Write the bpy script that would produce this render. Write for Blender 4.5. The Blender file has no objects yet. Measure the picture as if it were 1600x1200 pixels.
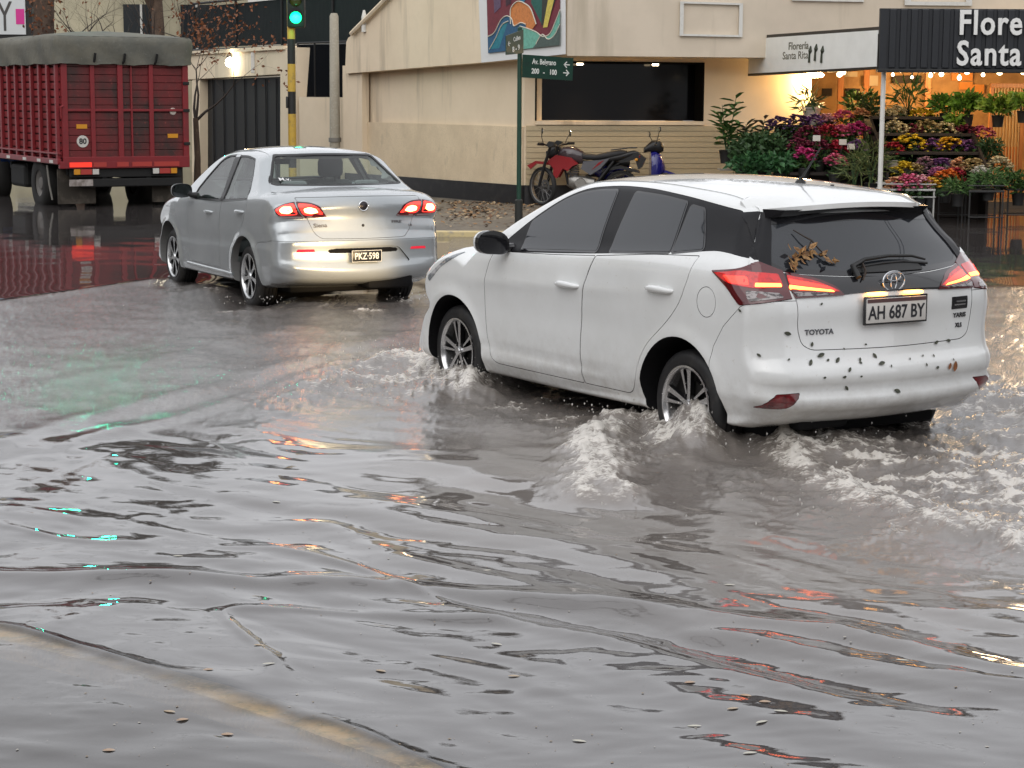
import bpy, bmesh, math, random
import numpy as np
from mathutils import Vector, Matrix, geometry
from mathutils.bvhtree import BVHTree
random.seed(7); RNG=np.random.RandomState(11)
SC=bpy.context.scene; COL=SC.collection
R=math.radians
# ------------------------------------------------ camera
cam=bpy.data.cameras.new('camera'); co=bpy.data.objects.new('camera',cam); COL.objects.link(co)
cam.sensor_width=36; cam.lens=36*3028/1600; cam.clip_start=.1; cam.clip_end=3000
co.location=(0,0,1.969)
co.rotation_euler=(Matrix.Rotation(R(90-8.489),4,'X')@Matrix.Rotation(R(.34),4,'Z')).to_euler()
SC.camera=co
# ------------------------------------------------ sky (overcast) and soft sun
w=bpy.data.worlds.new('World'); SC.world=w; w.use_nodes=True
nt=w.node_tree; bg=nt.nodes['Background']
sky=nt.nodes.new('ShaderNodeTexSky'); sky.sky_type='NISHITA'; sky.sun_disc=False
sky.sun_elevation=R(38); sky.sun_rotation=R(200); sky.dust_density=3; sky.air_density=1.2
hs=nt.nodes.new('ShaderNodeHueSaturation'); hs.inputs['Saturation'].default_value=.22
mx=nt.nodes.new('ShaderNodeMix'); mx.data_type='RGBA'; mx.inputs[0].default_value=.72
mx.inputs[7].default_value=(10.9,11.0,11.4,1)
nt.links.new(sky.outputs[0],hs.inputs['Color']); nt.links.new(hs.outputs[0],mx.inputs[6]); nt.links.new(mx.outputs[2],bg.inputs['Color'])
bg.inputs['Strength'].default_value=.10
sl=bpy.data.lights.new('sun','SUN'); sl.energy=.75; sl.angle=R(75); sl.color=(1,.97,.93)
so=bpy.data.objects.new('sun',sl); COL.objects.link(so)
so.rotation_euler=(R(90-38),0,R(-20))
SC.view_settings.view_transform='Standard'; SC.view_settings.look='None'
SC.view_settings.exposure=0.28; SC.view_settings.gamma=1
SC.cycles.max_bounces=8; SC.cycles.transparent_max_bounces=12; SC.cycles.caustics_reflective=False; SC.cycles.caustics_refractive=False
SC.cycles.use_denoising=True; SC.cycles.sample_clamp_indirect=6
# ------------------------------------------------ materials
MATS={}
def mat(name,col=(.5,.5,.5),rough=.5,metal=0,coat=0,emit=None,es=0,spec=.5,noise=None,bump=None,alpha=1,trans=0,ior=1.45,coatr=.03):
    """noise=(scale,col2,lo,hi[,stretch]) blends a second colour; bump=(scale,strength,dist)"""
    if name in MATS: return MATS[name]
    m=bpy.data.materials.new(name); m.use_nodes=True; n=m.node_tree; b=n.nodes['Principled BSDF']; I=b.inputs
    c=tuple(col)+(1,) if len(col)==3 else col
    I['Base Color'].default_value=c; I['Roughness'].default_value=rough; I['Metallic'].default_value=metal
    I['Coat Weight'].default_value=coat; I['Coat Roughness'].default_value=coatr; I['Specular IOR Level'].default_value=spec
    I['Transmission Weight'].default_value=trans; I['IOR'].default_value=ior; I['Alpha'].default_value=alpha
    if emit: I['Emission Color'].default_value=tuple(emit)+(1,); I['Emission Strength'].default_value=es
    if noise or bump: tc=n.nodes.new('ShaderNodeTexCoord')
    if noise:
        L=noise if isinstance(noise,list) else [noise]; prev=None
        for nz in L:
            mp=n.nodes.new('ShaderNodeMapping'); st=nz[4] if len(nz)>4 else (1,1,1); mp.inputs['Scale'].default_value=st
            t=n.nodes.new('ShaderNodeTexNoise'); t.inputs['Scale'].default_value=nz[0]; t.inputs['Detail'].default_value=6; t.inputs['Roughness'].default_value=.62
            r=n.nodes.new('ShaderNodeMapRange'); r.inputs[1].default_value=nz[2]; r.inputs[2].default_value=nz[3]
            x=n.nodes.new('ShaderNodeMix'); x.data_type='RGBA'; x.inputs[6].default_value=c; x.inputs[7].default_value=tuple(nz[1])+(1,)
            n.links.new(tc.outputs['Object'],mp.inputs[0]); n.links.new(mp.outputs[0],t.inputs[0]); n.links.new(t.outputs[0],r.inputs[0]); n.links.new(r.outputs[0],x.inputs[0])
            if prev: n.links.new(prev,x.inputs[6])
            prev=x.outputs[2]
        n.links.new(prev,I['Base Color'])
    if bump:
        t2=n.nodes.new('ShaderNodeTexNoise'); t2.inputs['Scale'].default_value=bump[0]; t2.inputs['Detail'].default_value=5
        bp=n.nodes.new('ShaderNodeBump'); bp.inputs['Strength'].default_value=bump[1]; bp.inputs['Distance'].default_value=bump[2] if len(bump)>2 else .01
        n.links.new(tc.outputs['Object'],t2.inputs[0]); n.links.new(t2.outputs[0],bp.inputs['Height']); n.links.new(bp.outputs[0],I['Normal'])
    MATS[name]=m; return m
# ------------------------------------------------ object helpers
def setp(o,label=None,cat=None,group=None,kind=None):
    if label: o['label']=label
    if cat: o['category']=cat
    if group: o['group']=group
    if kind: o['kind']=kind
    return o
def thing(name,label,cat,loc=(0,0,0),rz=0,group=None,parent=None):
    o=bpy.data.objects.new(name,None); COL.objects.link(o); o.location=loc; o.rotation_euler=(0,0,rz); o.empty_display_size=.1
    return setp(o,label,cat,group)
def link(name,me,parent=None,m=None,loc=None,rz=None):
    o=bpy.data.objects.new(name,me); COL.objects.link(o)
    if m: me.materials.clear(); [me.materials.append(x) for x in (m if isinstance(m,(list,tuple)) else [m])]
    if parent: o.parent=parent
    if loc is not None: o.location=loc
    if rz is not None: o.rotation_euler=(0,0,rz)
    return o
def copy_tree(o,parent=None):
    c=o.copy(); COL.objects.link(c)
    if parent: c.parent=parent
    for ch in list(o.children): copy_tree(ch,c)
    return c
class MB:
    """mesh collector"""
    def __init__(s): s.v=[]; s.f=[]; s.mi=[]; s.M=None; s.m=0
    def add(s,vs,fs):
        b=len(s.v)
        for p in vs:
            p=Vector(p); s.v.append(tuple(s.M@p) if s.M is not None else tuple(p))
        for f in fs: s.f.append([i+b for i in f]); s.mi.append(s.m)
        return s
    def box(s,x0,x1,y0,y1,z0,z1):
        return s.add([(x0,y0,z0),(x1,y0,z0),(x1,y1,z0),(x0,y1,z0),(x0,y0,z1),(x1,y0,z1),(x1,y1,z1),(x0,y1,z1)],[(0,3,2,1),(4,5,6,7),(0,1,5,4),(1,2,6,5),(2,3,7,6),(3,0,4,7)])
    def bbox(s,x0,x1,y0,y1,z0,z1,b=.01):
        """box with chamfered vertical+horizontal edges"""
        bm=bmesh.new(); bmesh.ops.create_cube(bm,size=1)
        for v in bm.verts: v.co=Vector(((x0+x1)/2+v.co.x*(x1-x0),(y0+y1)/2+v.co.y*(y1-y0),(z0+z1)/2+v.co.z*(z1-z0)))
        b=min(b,.45*min(abs(x1-x0),abs(y1-y0),abs(z1-z0)))
        bmesh.ops.bevel(bm,geom=list(bm.edges),offset=b,segments=2,affect='EDGES',profile=.5)
        bm.verts.index_update(); s.add([v.co for v in bm.verts],[[v.index for v in f.verts] for f in bm.faces]); bm.free(); return s
    def tube(s,pts,r,n=8,cap=True):
        """swept tube along pts, r scalar or list"""
        pts=[Vector(p) for p in pts]; k=len(pts); rr=r if isinstance(r,(list,tuple)) else [r]*k
        vs=[];fs=[]; up=None
        for i,p in enumerate(pts):
            t=(pts[min(i+1,k-1)]-pts[max(i-1,0)]).normalized()
            if up is None: up=Vector((0,0,1)) if abs(t.z)<.9 else Vector((1,0,0))
            a=t.cross(up); a=a.normalized() if a.length>1e-6 else Vector((1,0,0)); b=a.cross(t).normalized(); up=b
            for j in range(n):
                th=2*math.pi*j/n; vs.append(p+a*math.cos(th)*rr[i]+b*math.sin(th)*rr[i])
        for i in range(k-1):
            for j in range(n):
                q=(j+1)%n; fs.append((i*n+j,i*n+q,(i+1)*n+q,(i+1)*n+j))
        if cap: fs.append(list(range(n))[::-1]); fs.append([(k-1)*n+j for j in range(n)])
        return s.add(vs,fs)
    def lathe(s,prof,n=24,axis='Z',c=(0,0,0)):
        """profile [(r,h)] about axis through c"""
        vs=[];k=len(prof)
        for j in range(n):
            th=2*math.pi*j/n
            for r,h in prof:
                x,y=r*math.cos(th),r*math.sin(th)
                p={'Z':(x,y,h),'Y':(x,h,-y),'X':(h,x,y)}[axis]; vs.append((p[0]+c[0],p[1]+c[1],p[2]+c[2]))
        fs=[(j*k+i,((j+1)%n)*k+i,((j+1)%n)*k+i+1,j*k+i+1) for j in range(n) for i in range(k-1)]
        return s.add(vs,fs)
    def prism(s,poly,h0,h1,axis='Z'):
        """extrude 2D poly along axis: Z->(x,y), Y->(x,z), X->(y,z)"""
        n=len(poly); f={'Z':lambda a,b,h:(a,b,h),'Y':lambda a,b,h:(a,h,b),'X':lambda a,b,h:(h,a,b)}[axis]
        vs=[f(a,b,h0) for a,b in poly]+[f(a,b,h1) for a,b in poly]
        fs=[(i,(i+1)%n,(i+1)%n+n,i+n) for i in range(n)]+[list(range(n))[::-1],[i+n for i in range(n)]]
        return s.add(vs,fs)
    def build(s,name,m,parent=None,smooth=None,loc=None,rz=None,fix=True):
        me=bpy.data.meshes.new(name); me.from_pydata(s.v,[],s.f); 
        if fix:
            bm=bmesh.new(); bm.from_mesh(me); bmesh.ops.recalc_face_normals(bm,faces=bm.faces); bm.to_mesh(me); bm.free()
        o=link(name,me,parent,m,loc,rz)
        if isinstance(m,(list,tuple)) : 
            for p,i in zip(me.polygons,s.mi): p.material_index=i
        if smooth is not None: shade(me,smooth)
        return o
def shade(me,deg=40):
    for p in me.polygons: p.use_smooth=True
    me.set_sharp_from_angle(angle=R(deg))
def text_obj(txt,size,ext,m,parent=None,M=None,name='lettering',align='CENTER',bold=0,spacing=1,sx=1,shear=0):
    cu=bpy.data.curves.new('t','FONT'); cu.body=txt; cu.size=size; cu.extrude=ext; cu.align_x=align; cu.align_y='CENTER'; cu.offset=bold; cu.space_character=spacing; cu.shear=shear; cu.resolution_u=3
    t=bpy.data.objects.new('t',cu); COL.objects.link(t); bpy.context.view_layer.update()
    me=bpy.data.meshes.new_from_object(t.evaluated_get(bpy.context.evaluated_depsgraph_get())); bpy.data.objects.remove(t)
    me.transform((M or Matrix.Identity(4))@Matrix.Diagonal((sx,1,1,1)))
    me.materials.clear(); o=link(name,me,parent,m); return o
def basis(o,x,y):
    """matrix with text x axis, text up y, at o"""
    x=Vector(x).normalized(); y=Vector(y).normalized(); z=x.cross(y).normalized(); y=z.cross(x)
    return Matrix(((x.x,y.x,z.x,o[0]),(x.y,y.y,z.y,o[1]),(x.z,y.z,z.z,o[2]),(0,0,0,1)))
def spline(pts,n=8,closed=False):
    pts=[tuple(p) for p in pts]; k=len(pts); out=[]
    rng=range(k) if closed else range(k-1)
    g=lambda i: np.array(pts[i%k] if closed else pts[max(0,min(k-1,i))],float)
    for i in rng:
        p0,p1,p2,p3=g(i-1),g(i),g(i+1),g(i+2)
        for j in range(n):
            t=j/n; out.append(tuple(.5*((2*p1)+(-p0+p2)*t+(2*p0-5*p1+4*p2-p3)*t*t+(-p0+3*p1-3*p2+p3)*t**3)))
    if not closed: out.append(pts[-1])
    return out
def rpoly(pts,r=.02,n=4):
    """round the corners of polygon; pts may have own radius as 3rd value"""
    out=[];k=len(pts)
    for i in range(k):
        p=Vector(pts[i][:2]);a=Vector(pts[i-1][:2]);b=Vector(pts[(i+1)%k][:2]); rr=pts[i][2] if len(pts[i])>2 else r
        da,db=(a-p),(b-p); ra=min(rr,.45*da.length,.45*db.length)
        if ra<1e-4: out.append(tuple(p)); continue
        A=p+da.normalized()*ra;B=p+db.normalized()*ra
        for j in range(n+1):
            t=j/n; out.append(tuple(A*(1-t)**2+p*2*t*(1-t)+B*t*t))
    return out
# ------------------------------------------------ car shell library
def interp1(xs,ys):
    xs=np.array(xs,float);ys=np.array(ys,float)
    # monotone-ish cubic (PCHIP)
    h=np.diff(xs);d=np.diff(ys)/h; m=np.zeros(len(xs)); m[0]=d[0];m[-1]=d[-1]
    for i in range(1,len(xs)-1):
        if d[i-1]*d[i]>0:
            w1=2*h[i]+h[i-1];w2=h[i]+2*h[i-1]; m[i]=(w1+w2)/(w1/d[i-1]+w2/d[i])
    def f(x):
        x=np.clip(np.asarray(x,float),xs[0],xs[-1]); i=np.clip(np.searchsorted(xs,x)-1,0,len(h)-1); t=(x-xs[i])/h[i]
        return ys[i]*(1+2*t)*(1-t)**2+m[i]*h[i]*t*(1-t)**2+ys[i+1]*t*t*(3-2*t)+m[i+1]*h[i]*t*t*(t-1)
    return f
class Shell:
    def __init__(s,prof,K0,K1,Kz,W,nx=90,nfan=64,ns=34):
        """prof: closed list (x,z,crown,ry,rd[,sharp]) ; W(x,z) half width"""
        P=[]; k=len(prof)
        for i in range(k):
            p0,p1,p2,p3=[np.array(prof[(i+q)%k][:5],float) for q in (-1,0,1,2)]
            if len(prof[i])>5 and prof[i][5]: p0=p1
            if len(prof[(i+1)%k])>5 and prof[(i+1)%k][5]: p3=p2
            for j in range(12):
                t=j/12; q=.5*((2*p1)+(-p0+p2)*t+(2*p0-5*p1+4*p2-p3)*t*t+(-p0+3*p1-3*p2+p3)*t**3); P.append(q)
        P=np.array(P); s.P=P
        rays=[]
        xs=np.linspace(K0,K1,nx)
        rays+=[(x,Kz,0,1) for x in xs]
        rays+=[(K1,Kz,math.sin(a),math.cos(a)) for a in np.linspace(0,math.pi,nfan+2)[1:-1]]
        rays+=[(x,Kz,0,-1) for x in xs[::-1]]
        rays+=[(K0,Kz,-math.sin(a),-math.cos(a)) for a in np.linspace(0,math.pi,nfan+2)[1:-1]]
        A=P;B=np.roll(P,-1,0); E=(B-A)
        lam=np.concatenate([np.linspace(0,1,13)]); ph=np.radians(np.linspace(0,90,9))[1:]
        nring=len(lam)+len(ph)+ns-1
        V=[];
        for (kx,kz,dx,dz) in rays:
            # ray-segment
            den=dx*E[:,1]-dz*E[:,0]; ax=A[:,0]-kx; az=A[:,1]-kz
            with np.errstate(all='ignore'):
                t=(ax*E[:,1]-az*E[:,0])/den; u=(ax*dz-az*dx)/den
            ok=(t>.02)&(u>=-1e-9)&(u<=1+1e-9); idx=np.where(ok)[0]; i=idx[np.argmax(t[idx])]
            q=A[i]+E[i]*u[i]; px,pz,c,ry,rd=q; L=math.hypot(px-kx,pz-kz); D=np.array([-dx,-dz])
            rd=min(rd,.4*L); We=float(W(px+D[0]*(c+rd),pz+D[1]*(c+rd))); Wr=We-ry
            row=[]
            for l in lam: y=l*Wr; d=c*l*l; row.append((px+D[0]*d,y,pz+D[1]*d))
            for a in ph:
                y=Wr+ry*math.sin(a); d=c*(y/Wr)**2+rd*(1-math.cos(a)); d=min(d,.9*L)
                X,Z=px+D[0]*d,pz+D[1]*d; row.append((X,float(W(X,Z))-ry*(1-math.sin(a)),Z))
            d0=min(c*(We/Wr)**2+rd,.9*L)
            for j in range(1,ns):
                d=d0+(L-d0)*j/(ns-1); X,Z=px+D[0]*d,pz+D[1]*d; row.append((X,float(W(X,Z)),Z))
            V.append(row)
        n=len(V);m=len(V[0]); s.n=n
        verts=[];faces=[]
        for r in V: verts+=[tuple(p) for p in r]
        o=len(verts); verts+=[(x,-y,z) for (x,y,z) in verts]
        for i in range(n):
            i2=(i+1)%n
            for j in range(m-1):
                a,b,c_,d_=i*m+j,i2*m+j,i2*m+j+1,i*m+j+1
                faces.append((a,b,c_,d_)); faces.append((a+o,d_+o,c_+o,b+o))
        me=bpy.data.meshes.new('hull'); me.from_pydata(verts,[],faces)
        bm=bmesh.new(); bm.from_mesh(me); bmesh.ops.remove_doubles(bm,verts=bm.verts,dist=2e-4)
        bmesh.ops.dissolve_degenerate(bm,dist=1e-5,edges=bm.edges)
        bmesh.ops.holes_fill(bm,edges=[e for e in bm.edges if e.is_boundary],sides=8)
        bmesh.ops.recalc_face_normals(bm,faces=bm.faces)
        bmesh.ops.triangulate(bm,faces=bm.faces)
        bm.to_mesh(me); s.me=me
        s.open=sum(1 for e in bm.edges if not e.is_manifold)
        s.bvh=BVHTree.FromBMesh(bm); bm.normal_update(); bm.verts.ensure_lookup_table(); bm.faces.ensure_lookup_table()
        s.vn=[v.normal.copy() for v in bm.verts]; s.vc=[v.co.copy() for v in bm.verts]; s.ft=[[v.index for v in f.verts] for f in bm.faces]
        bm.free()
    def normal_at(s,p,fi):
        a,b,c=s.ft[fi]; 
        A,B,C=s.vc[a],s.vc[b],s.vc[c]
        v0,v1,v2=B-A,C-A,p-A; d00=v0.dot(v0);d01=v0.dot(v1);d11=v1.dot(v1);d20=v2.dot(v0);d21=v2.dot(v1); den=d00*d11-d01*d01
        if abs(den)<1e-14: return s.vn[a]
        v=(d11*d20-d01*d21)/den; w=(d00*d21-d01*d20)/den; u=1-v-w
        return (s.vn[a]*u+s.vn[b]*v+s.vn[c]*w).normalized()
    def hit(s,u,v,view):
        if view=='L': o,d=Vector((u,3,v)),Vector((0,-1,0))
        elif view=='Rt': o,d=Vector((u,-3,v)),Vector((0,1,0))
        elif view=='B': o,d=Vector((-4,u,v)),Vector((1,0,0))
        elif view=='F': o,d=Vector((6,u,v)),Vector((-1,0,0))
        elif view=='T': o,d=Vector((u,v,4)),Vector((0,0,-1))
        else: # oblique: (origin axis frame) view=('O',ang): rear-left direction; u=lateral coordinate, v=z
            a=view[1]; d=Vector((math.cos(a),math.sin(a),0)); r=Vector((math.sin(a),-math.cos(a),0)); o=r*u+Vector((0,0,v))-d*5
        p,n,fi,_=s.bvh.ray_cast(o,d)
        if p is None:
            p,n,fi,_=s.bvh.find_nearest(o+d*(3.9 if view in('B','F') else 2.2))
        return p,s.normal_at(p,fi)
    def patch(s,poly,view,o1=0.0,o0=-.012,step=.03,edge=.015,push=None):
        """solid slab following the shell. returns (verts,faces,topcount)"""
        # resample boundary
        B=[];k=len(poly)
        for i in range(k):
            a=Vector(poly[i][:2]);b=Vector(poly[(i+1)%k][:2]); n=max(1,int(round((b-a).length/edge)))
            for j in range(n): B.append(a+(b-a)*j/n)
        nb=len(B); xs=[p.x for p in B];ys=[p.y for p in B]; I=[]
        x=min(xs)+step*.5
        def inside(px,py):
            c=False;j=nb-1
            for i in range(nb):
                if (ys[i]>py)!=(ys[j]>py) and px<(xs[j]-xs[i])*(py-ys[i])/(ys[j]-ys[i])+xs[i]: c=not c
                j=i
            return c
        arr=np.array([(p.x,p.y) for p in B])
        while x<max(xs):
            y=min(ys)+step*.5
            while y<max(ys):
                if inside(x,y) and np.min(np.hypot(arr[:,0]-x,arr[:,1]-y))>step*.45: I.append(Vector((x,y)))
                y+=step
            x+=step
        vs,_,fs,_,_,_=geometry.delaunay_2d_cdt(B+I,[],[list(range(nb))],1,1e-6)
        top=[];bot=[];N=[]
        for p in vs:
            h,n=s.hit(p.x,p.y,view)
            f1=o1 if not callable(o1) else o1(p.x,p.y)
            top.append(h+n*f1); bot.append(h+n*o0)
            N.append(n)
        nv=len(vs); F=[list(f) for f in fs]+[[i+nv for i in f][::-1] for f in fs]
        cnt={}
        for f in fs:
            for i in range(len(f)):
                e=(f[i],f[(i+1)%len(f)]); cnt[e]=1
        for (a,b) in list(cnt):
            if (b,a) not in cnt: F.append([b,a,a+nv,b+nv])
        return top+bot,F,len(fs),nv,N
    def part(s,name,poly,view,m,parent,o1=0,o0=-.012,step=.03,edge=.015,nrm=True):
        V,F,nt_,nv,N=s.patch(poly,view,o1,o0,step,edge)
        me=bpy.data.meshes.new(name); me.from_pydata([tuple(v) for v in V],[],F); 
        bm=bmesh.new(); bm.from_mesh(me); bmesh.ops.recalc_face_normals(bm,faces=bm.faces); bm.to_mesh(me); bm.free()
        ob=link(name,me,parent,m); shade(me,35)
        if nrm:
            cn=[]
            for p in me.polygons:
                for li in p.loop_indices:
                    vi=me.loops[li].vertex_index
                    if p.index<nt_ and p.normal.dot(N[vi%nv])>.7: cn.append(tuple(N[vi]))
                    else: cn.append(tuple(p.normal))
            me.normals_split_custom_set(cn)
        return ob
    def cutter(s,poly,view,out=.04,depth=.012,step=.05,edge=.02):
        V,F,_,_,_=s.patch(poly,view,out,-depth,step,edge); return V,F
    def fixnormals(s,me):
        cn=[]; me.update(); 
        for p in me.polygons: p.use_smooth=True
        cache={}
        for p in me.polygons:
            pn=p.normal
            for li in p.loop_indices:
                vi=me.loops[li].vertex_index
                if vi not in cache:
                    c=me.vertices[vi].co; q,n,fi,d=s.bvh.find_nearest(c)
                    cache[vi]=s.normal_at(q,fi) if (q is not None and d<3e-4) else None
                h=cache[vi]; cn.append(tuple(h) if (h is not None and pn.dot(h)>.75) else tuple(pn))
        me.normals_split_custom_set(cn)
def offset_poly(poly,d):
    """inset polygon by d (positive = shrink)"""
    n=len(poly); A=sum(poly[i][0]*poly[(i+1)%n][1]-poly[(i+1)%n][0]*poly[i][1] for i in range(n)); sg=1 if A>0 else -1; out=[]
    for i in range(n):
        p=Vector(poly[i][:2]);a=Vector(poly[i-1][:2]);b=Vector(poly[(i+1)%n][:2])
        t1=(p-a).normalized();t2=(b-p).normalized(); n1=Vector((-t1.y,t1.x))*sg;n2=Vector((-t2.y,t2.x))*sg
        m=(n1+n2); l=m.length
        m=m/l if l>1e-6 else n1
        out.append(tuple(p+m*min(d/max(.35,m.dot(n1)),3*abs(d)) if d>0 else p+m*max(d/max(.35,m.dot(n1)),-3*abs(d))))
    return out
def solid(V,F,name='cut'):
    me=bpy.data.meshes.new(name); me.from_pydata([tuple(v) for v in V],[],F)
    bm=bmesh.new(); bm.from_mesh(me); bmesh.ops.recalc_face_normals(bm,faces=bm.faces); bm.to_mesh(me); bm.free()
    o=bpy.data.objects.new(name,me); COL.objects.link(o); return o
def merged(list_):
    V=[];F=[]
    for v,f in list_:
        b=len(V); V+=list(v); F+=[[i+b for i in q] for q in f]
    return V,F
def mesh_vol(me):
    bm=bmesh.new(); bm.from_mesh(me); v=bm.calc_volume(); bm.free(); return v
def boolean(ob,cut,op='DIFFERENCE',keep=False):
    v0=mesh_vol(ob.data); vc=abs(mesh_vol(cut.data)); best=None
    for k,sol in enumerate(('EXACT','MANIFOLD','EXACT','EXACT','FLOAT')):
        if k in (2,3):
            for v in cut.data.vertices: v.co+=Vector((.00037,.00021,-.00029))*(1 if k==2 else -2)
        md=ob.modifiers.new('b','BOOLEAN'); md.object=cut; md.operation=op; md.solver=sol
        if k==3: md.use_self=True
        dg=bpy.context.evaluated_depsgraph_get(); dg.update()
        me=bpy.data.meshes.new_from_object(ob.evaluated_get(dg)); ob.modifiers.clear(); v1=mesh_vol(me)
        ok=len(me.polygons)>200 and ((v0-vc*1.05-1e-4<=v1<=v0+1e-4) if op=='DIFFERENCE' else (0<v1<=min(v0,vc)+1e-4))
        if ok: ob.data=me; best=1; break
    if not best: print('BOOLEAN FAILED',ob.name,op)
    if not keep: bpy.data.objects.remove(cut)
    return ob
def arch_pts(cx,cz,r,a0=-30,a1=210,n=24,sx=1):
    return [(cx+r*sx*math.cos(R(a0+(a1-a0)*i/n)),cz+r*math.sin(R(a0+(a1-a0)*i/n))) for i in range(n+1)]
def mirror_poly(p): return [(-a,b) for a,b in p]
# ------------------------------------------------ white hatchback (shell)
def hatch_shell():
    # x, z, crown, ry, rd[,sharp]
    prof=[(-.54,.25,.02,.10,.05),(-.64,.27,.05,.12,.08),(-.735,.335,.06,.14,.12,1),(-.788,.365,.06,.14,.12,1),(-.792,.425,.06,.14,.12,1),(-.764,.450,.06,.14,.12,1),(-.796,.50,.06,.14,.13,1),(-.797,.54,.06,.14,.13),(-.787,.578,.06,.14,.13,1),
      (-.762,.60,.06,.14,.13,1),(-.750,.70,.07,.14,.14),(-.745,.80,.07,.14,.14),(-.755,.875,.08,.13,.13,1),(-.750,.93,.08,.13,.13),(-.735,1.0,.09,.12,.11,1),(-.70,1.035,.11,.10,.10,1),
      (-.61,1.13,.12,.08,.08),(-.50,1.27,.11,.08,.07),(-.41,1.385,.10,.08,.06),(-.36,1.44,.07,.09,.06,1),
      (-.1,1.480,.045,.09,.045),(.3,1.506,.04,.09,.04),(.7,1.515,.035,.09,.04),(1.1,1.506,.035,.08,.04),(1.38,1.475,.035,.08,.04),
      (1.7,1.372,.055,.07,.035),(2.05,1.222,.08,.07,.035),(2.36,1.06,.11,.10,.05,1),(2.55,1.03,.05,.12,.05),(2.8,.975,.05,.14,.06),(3.03,.895,.07,.18,.09),
      (3.22,.79,.13,.22,.12),(3.32,.66,.18,.24,.16),(3.36,.48,.20,.24,.18),(3.34,.30,.20,.24,.18),(3.22,.20,.12,.2,.1),(2.9,.19,.02,.08,.04),(1.2,.19,.02,.06,.03),(-.3,.22,.02,.08,.04)]
    base=interp1([.18,.24,.31,.42,.55,.68,.80,.90,.97,1.02,1.10,1.20,1.32,1.42,1.50],
                 [.785,.815,.842,.846,.848,.853,.854,.846,.828,.794,.757,.706,.640,.580,.535])
    planL=interp1([-.8,-.6,-.3,.1,.6,1.6,2.4,2.8,3.1,3.4],[.955,.985,1.0,1.006,1.008,1.008,1.003,.992,.955,.87])
    planU=interp1([-.8,-.5,-.2,.3,1.0,1.6,2.1,2.5],[.88,.91,.945,.99,1.012,1.01,1.0,.99])
    belt=interp1([-.7,0,.6,1.2,2.2,3.2],[.13,.12,.095,.06,.02,-.03])
    def W(x,z):
        x=np.asarray(x,float); zz=z-belt(x); k=np.clip((zz-.9)/.25,0,1); k=k*k*(3-2*k)
        b=base(zz)
        w=b*(planL(x)*(1-k)+planU(x)*k)
        # shoulder swage along the doors, arch lips
        f=np.clip((x-.1)/.8,0,1)*np.clip((2.6-x)/.8,0,1); f=f*f*(3-2*f)
        w=w+.006*f*np.exp(-((z-(.86-.05*(x-1)))/.035)**2)-.006*f*np.exp(-((z-.68)/.09)**2)-.008*f*np.exp(-((z-.40)/.03)**2)
        w=w+.004*f*np.exp(-((z-.30)/.04)**2)
        for cx,h in ((0,.012),(2.55,.014)):
            r=np.hypot(x-cx,(z-.30)); w=w+h*np.exp(-((r-.385)/.05)**2)
        return w
    return Shell(prof,0.05,2.75,.60,W,nx=100,nfan=80,ns=40)
HS=hatch_shell()
HPOS=(1.63,10.83,0); HRZ=R(120.88)
# ------------------------------------------------ generic car builder
class Car:
    def __init__(s,S,name,label,cat,pos,rz,paint,group=None):
        s.S=S; s.root=thing(name,label,cat,pos,rz,group); s.paint=paint
        s.black=mat('cavity_black',(.008,.008,.009),.8,spec=.2)
        s.cuts=[]   # pockets in the body
        s.bcuts=[]
    def both(s,fn):
        a=fn; return a
    def pocket(s,poly,view,depth=.014,out=.04,sides=True,list_=None):
        V,F=s.S.cutter(poly,view,out,depth); L=s.cuts if list_ is None else list_
        L.append((V,F))
        if sides: L.append(([Vector((v.x,-v.y,v.z)) for v in V],[f[::-1] for f in F]))
    def part(s,name,poly,view,m,o1=0,o0=-.012,sides=True,parent=None,step=.03,edge=.015,label=None):
        a=s.S.part(name,poly,view,m,parent or s.root,o1,o0,step,edge); r=[a]
        if sides:
            me=a.data.copy(); nr=[Vector(c.vector) for c in me.corner_normals]
            me.transform(Matrix.Diagonal((1,-1,1,1))); me.flip_normals()
            # recompute custom normals for mirrored copy
            cn=[]
            for p in me.polygons:
                for li in p.loop_indices:
                    vi=me.loops[li].vertex_index; c=me.vertices[vi].co; q,n,fi,d=s.S.bvh.find_nearest(c)
                    h=s.S.normal_at(q,fi); cn.append(tuple(h) if (abs(d-abs(o1))<2e-3 and p.normal.dot(h)>.7) else tuple(p.normal))
            me.normals_split_custom_set(cn)
            r.append(link(name,me,(parent if isinstance(parent,bpy.types.Object) else s.root),None))
        if label:
            for x in r: x['label']=label
        return r
    def wells(s,wheels,r,yin,L):
        for (cx,cz) in wheels:
            pts=[(cx+r*.98,-.1)]+arch_pts(cx,cz,r,-12,192,30)+[(cx-r*.98,-.1)]
            for sg in (1,-1):
                mb=MB().prism(pts,sg*yin,sg*1.3,'Y'); L.append((mb.v,mb.f))
    def cut(s,me_obj,L):
        for i in range(len(L)):
            V,F=L[i]; c=solid(V,F); boolean(me_obj,c)
        return me_obj
    def finish(s,ob,mats,well=None):
        me=ob.data; me.materials.clear(); [me.materials.append(m) for m in mats]
        bad=0
        for p in me.polygons:
            q,n,fi,d=s.S.bvh.find_nearest(p.center); p.material_index=0 if (d<8e-4 and p.normal.dot(n)>.7) else 1
        s.S.fixnormals(me)
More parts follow.
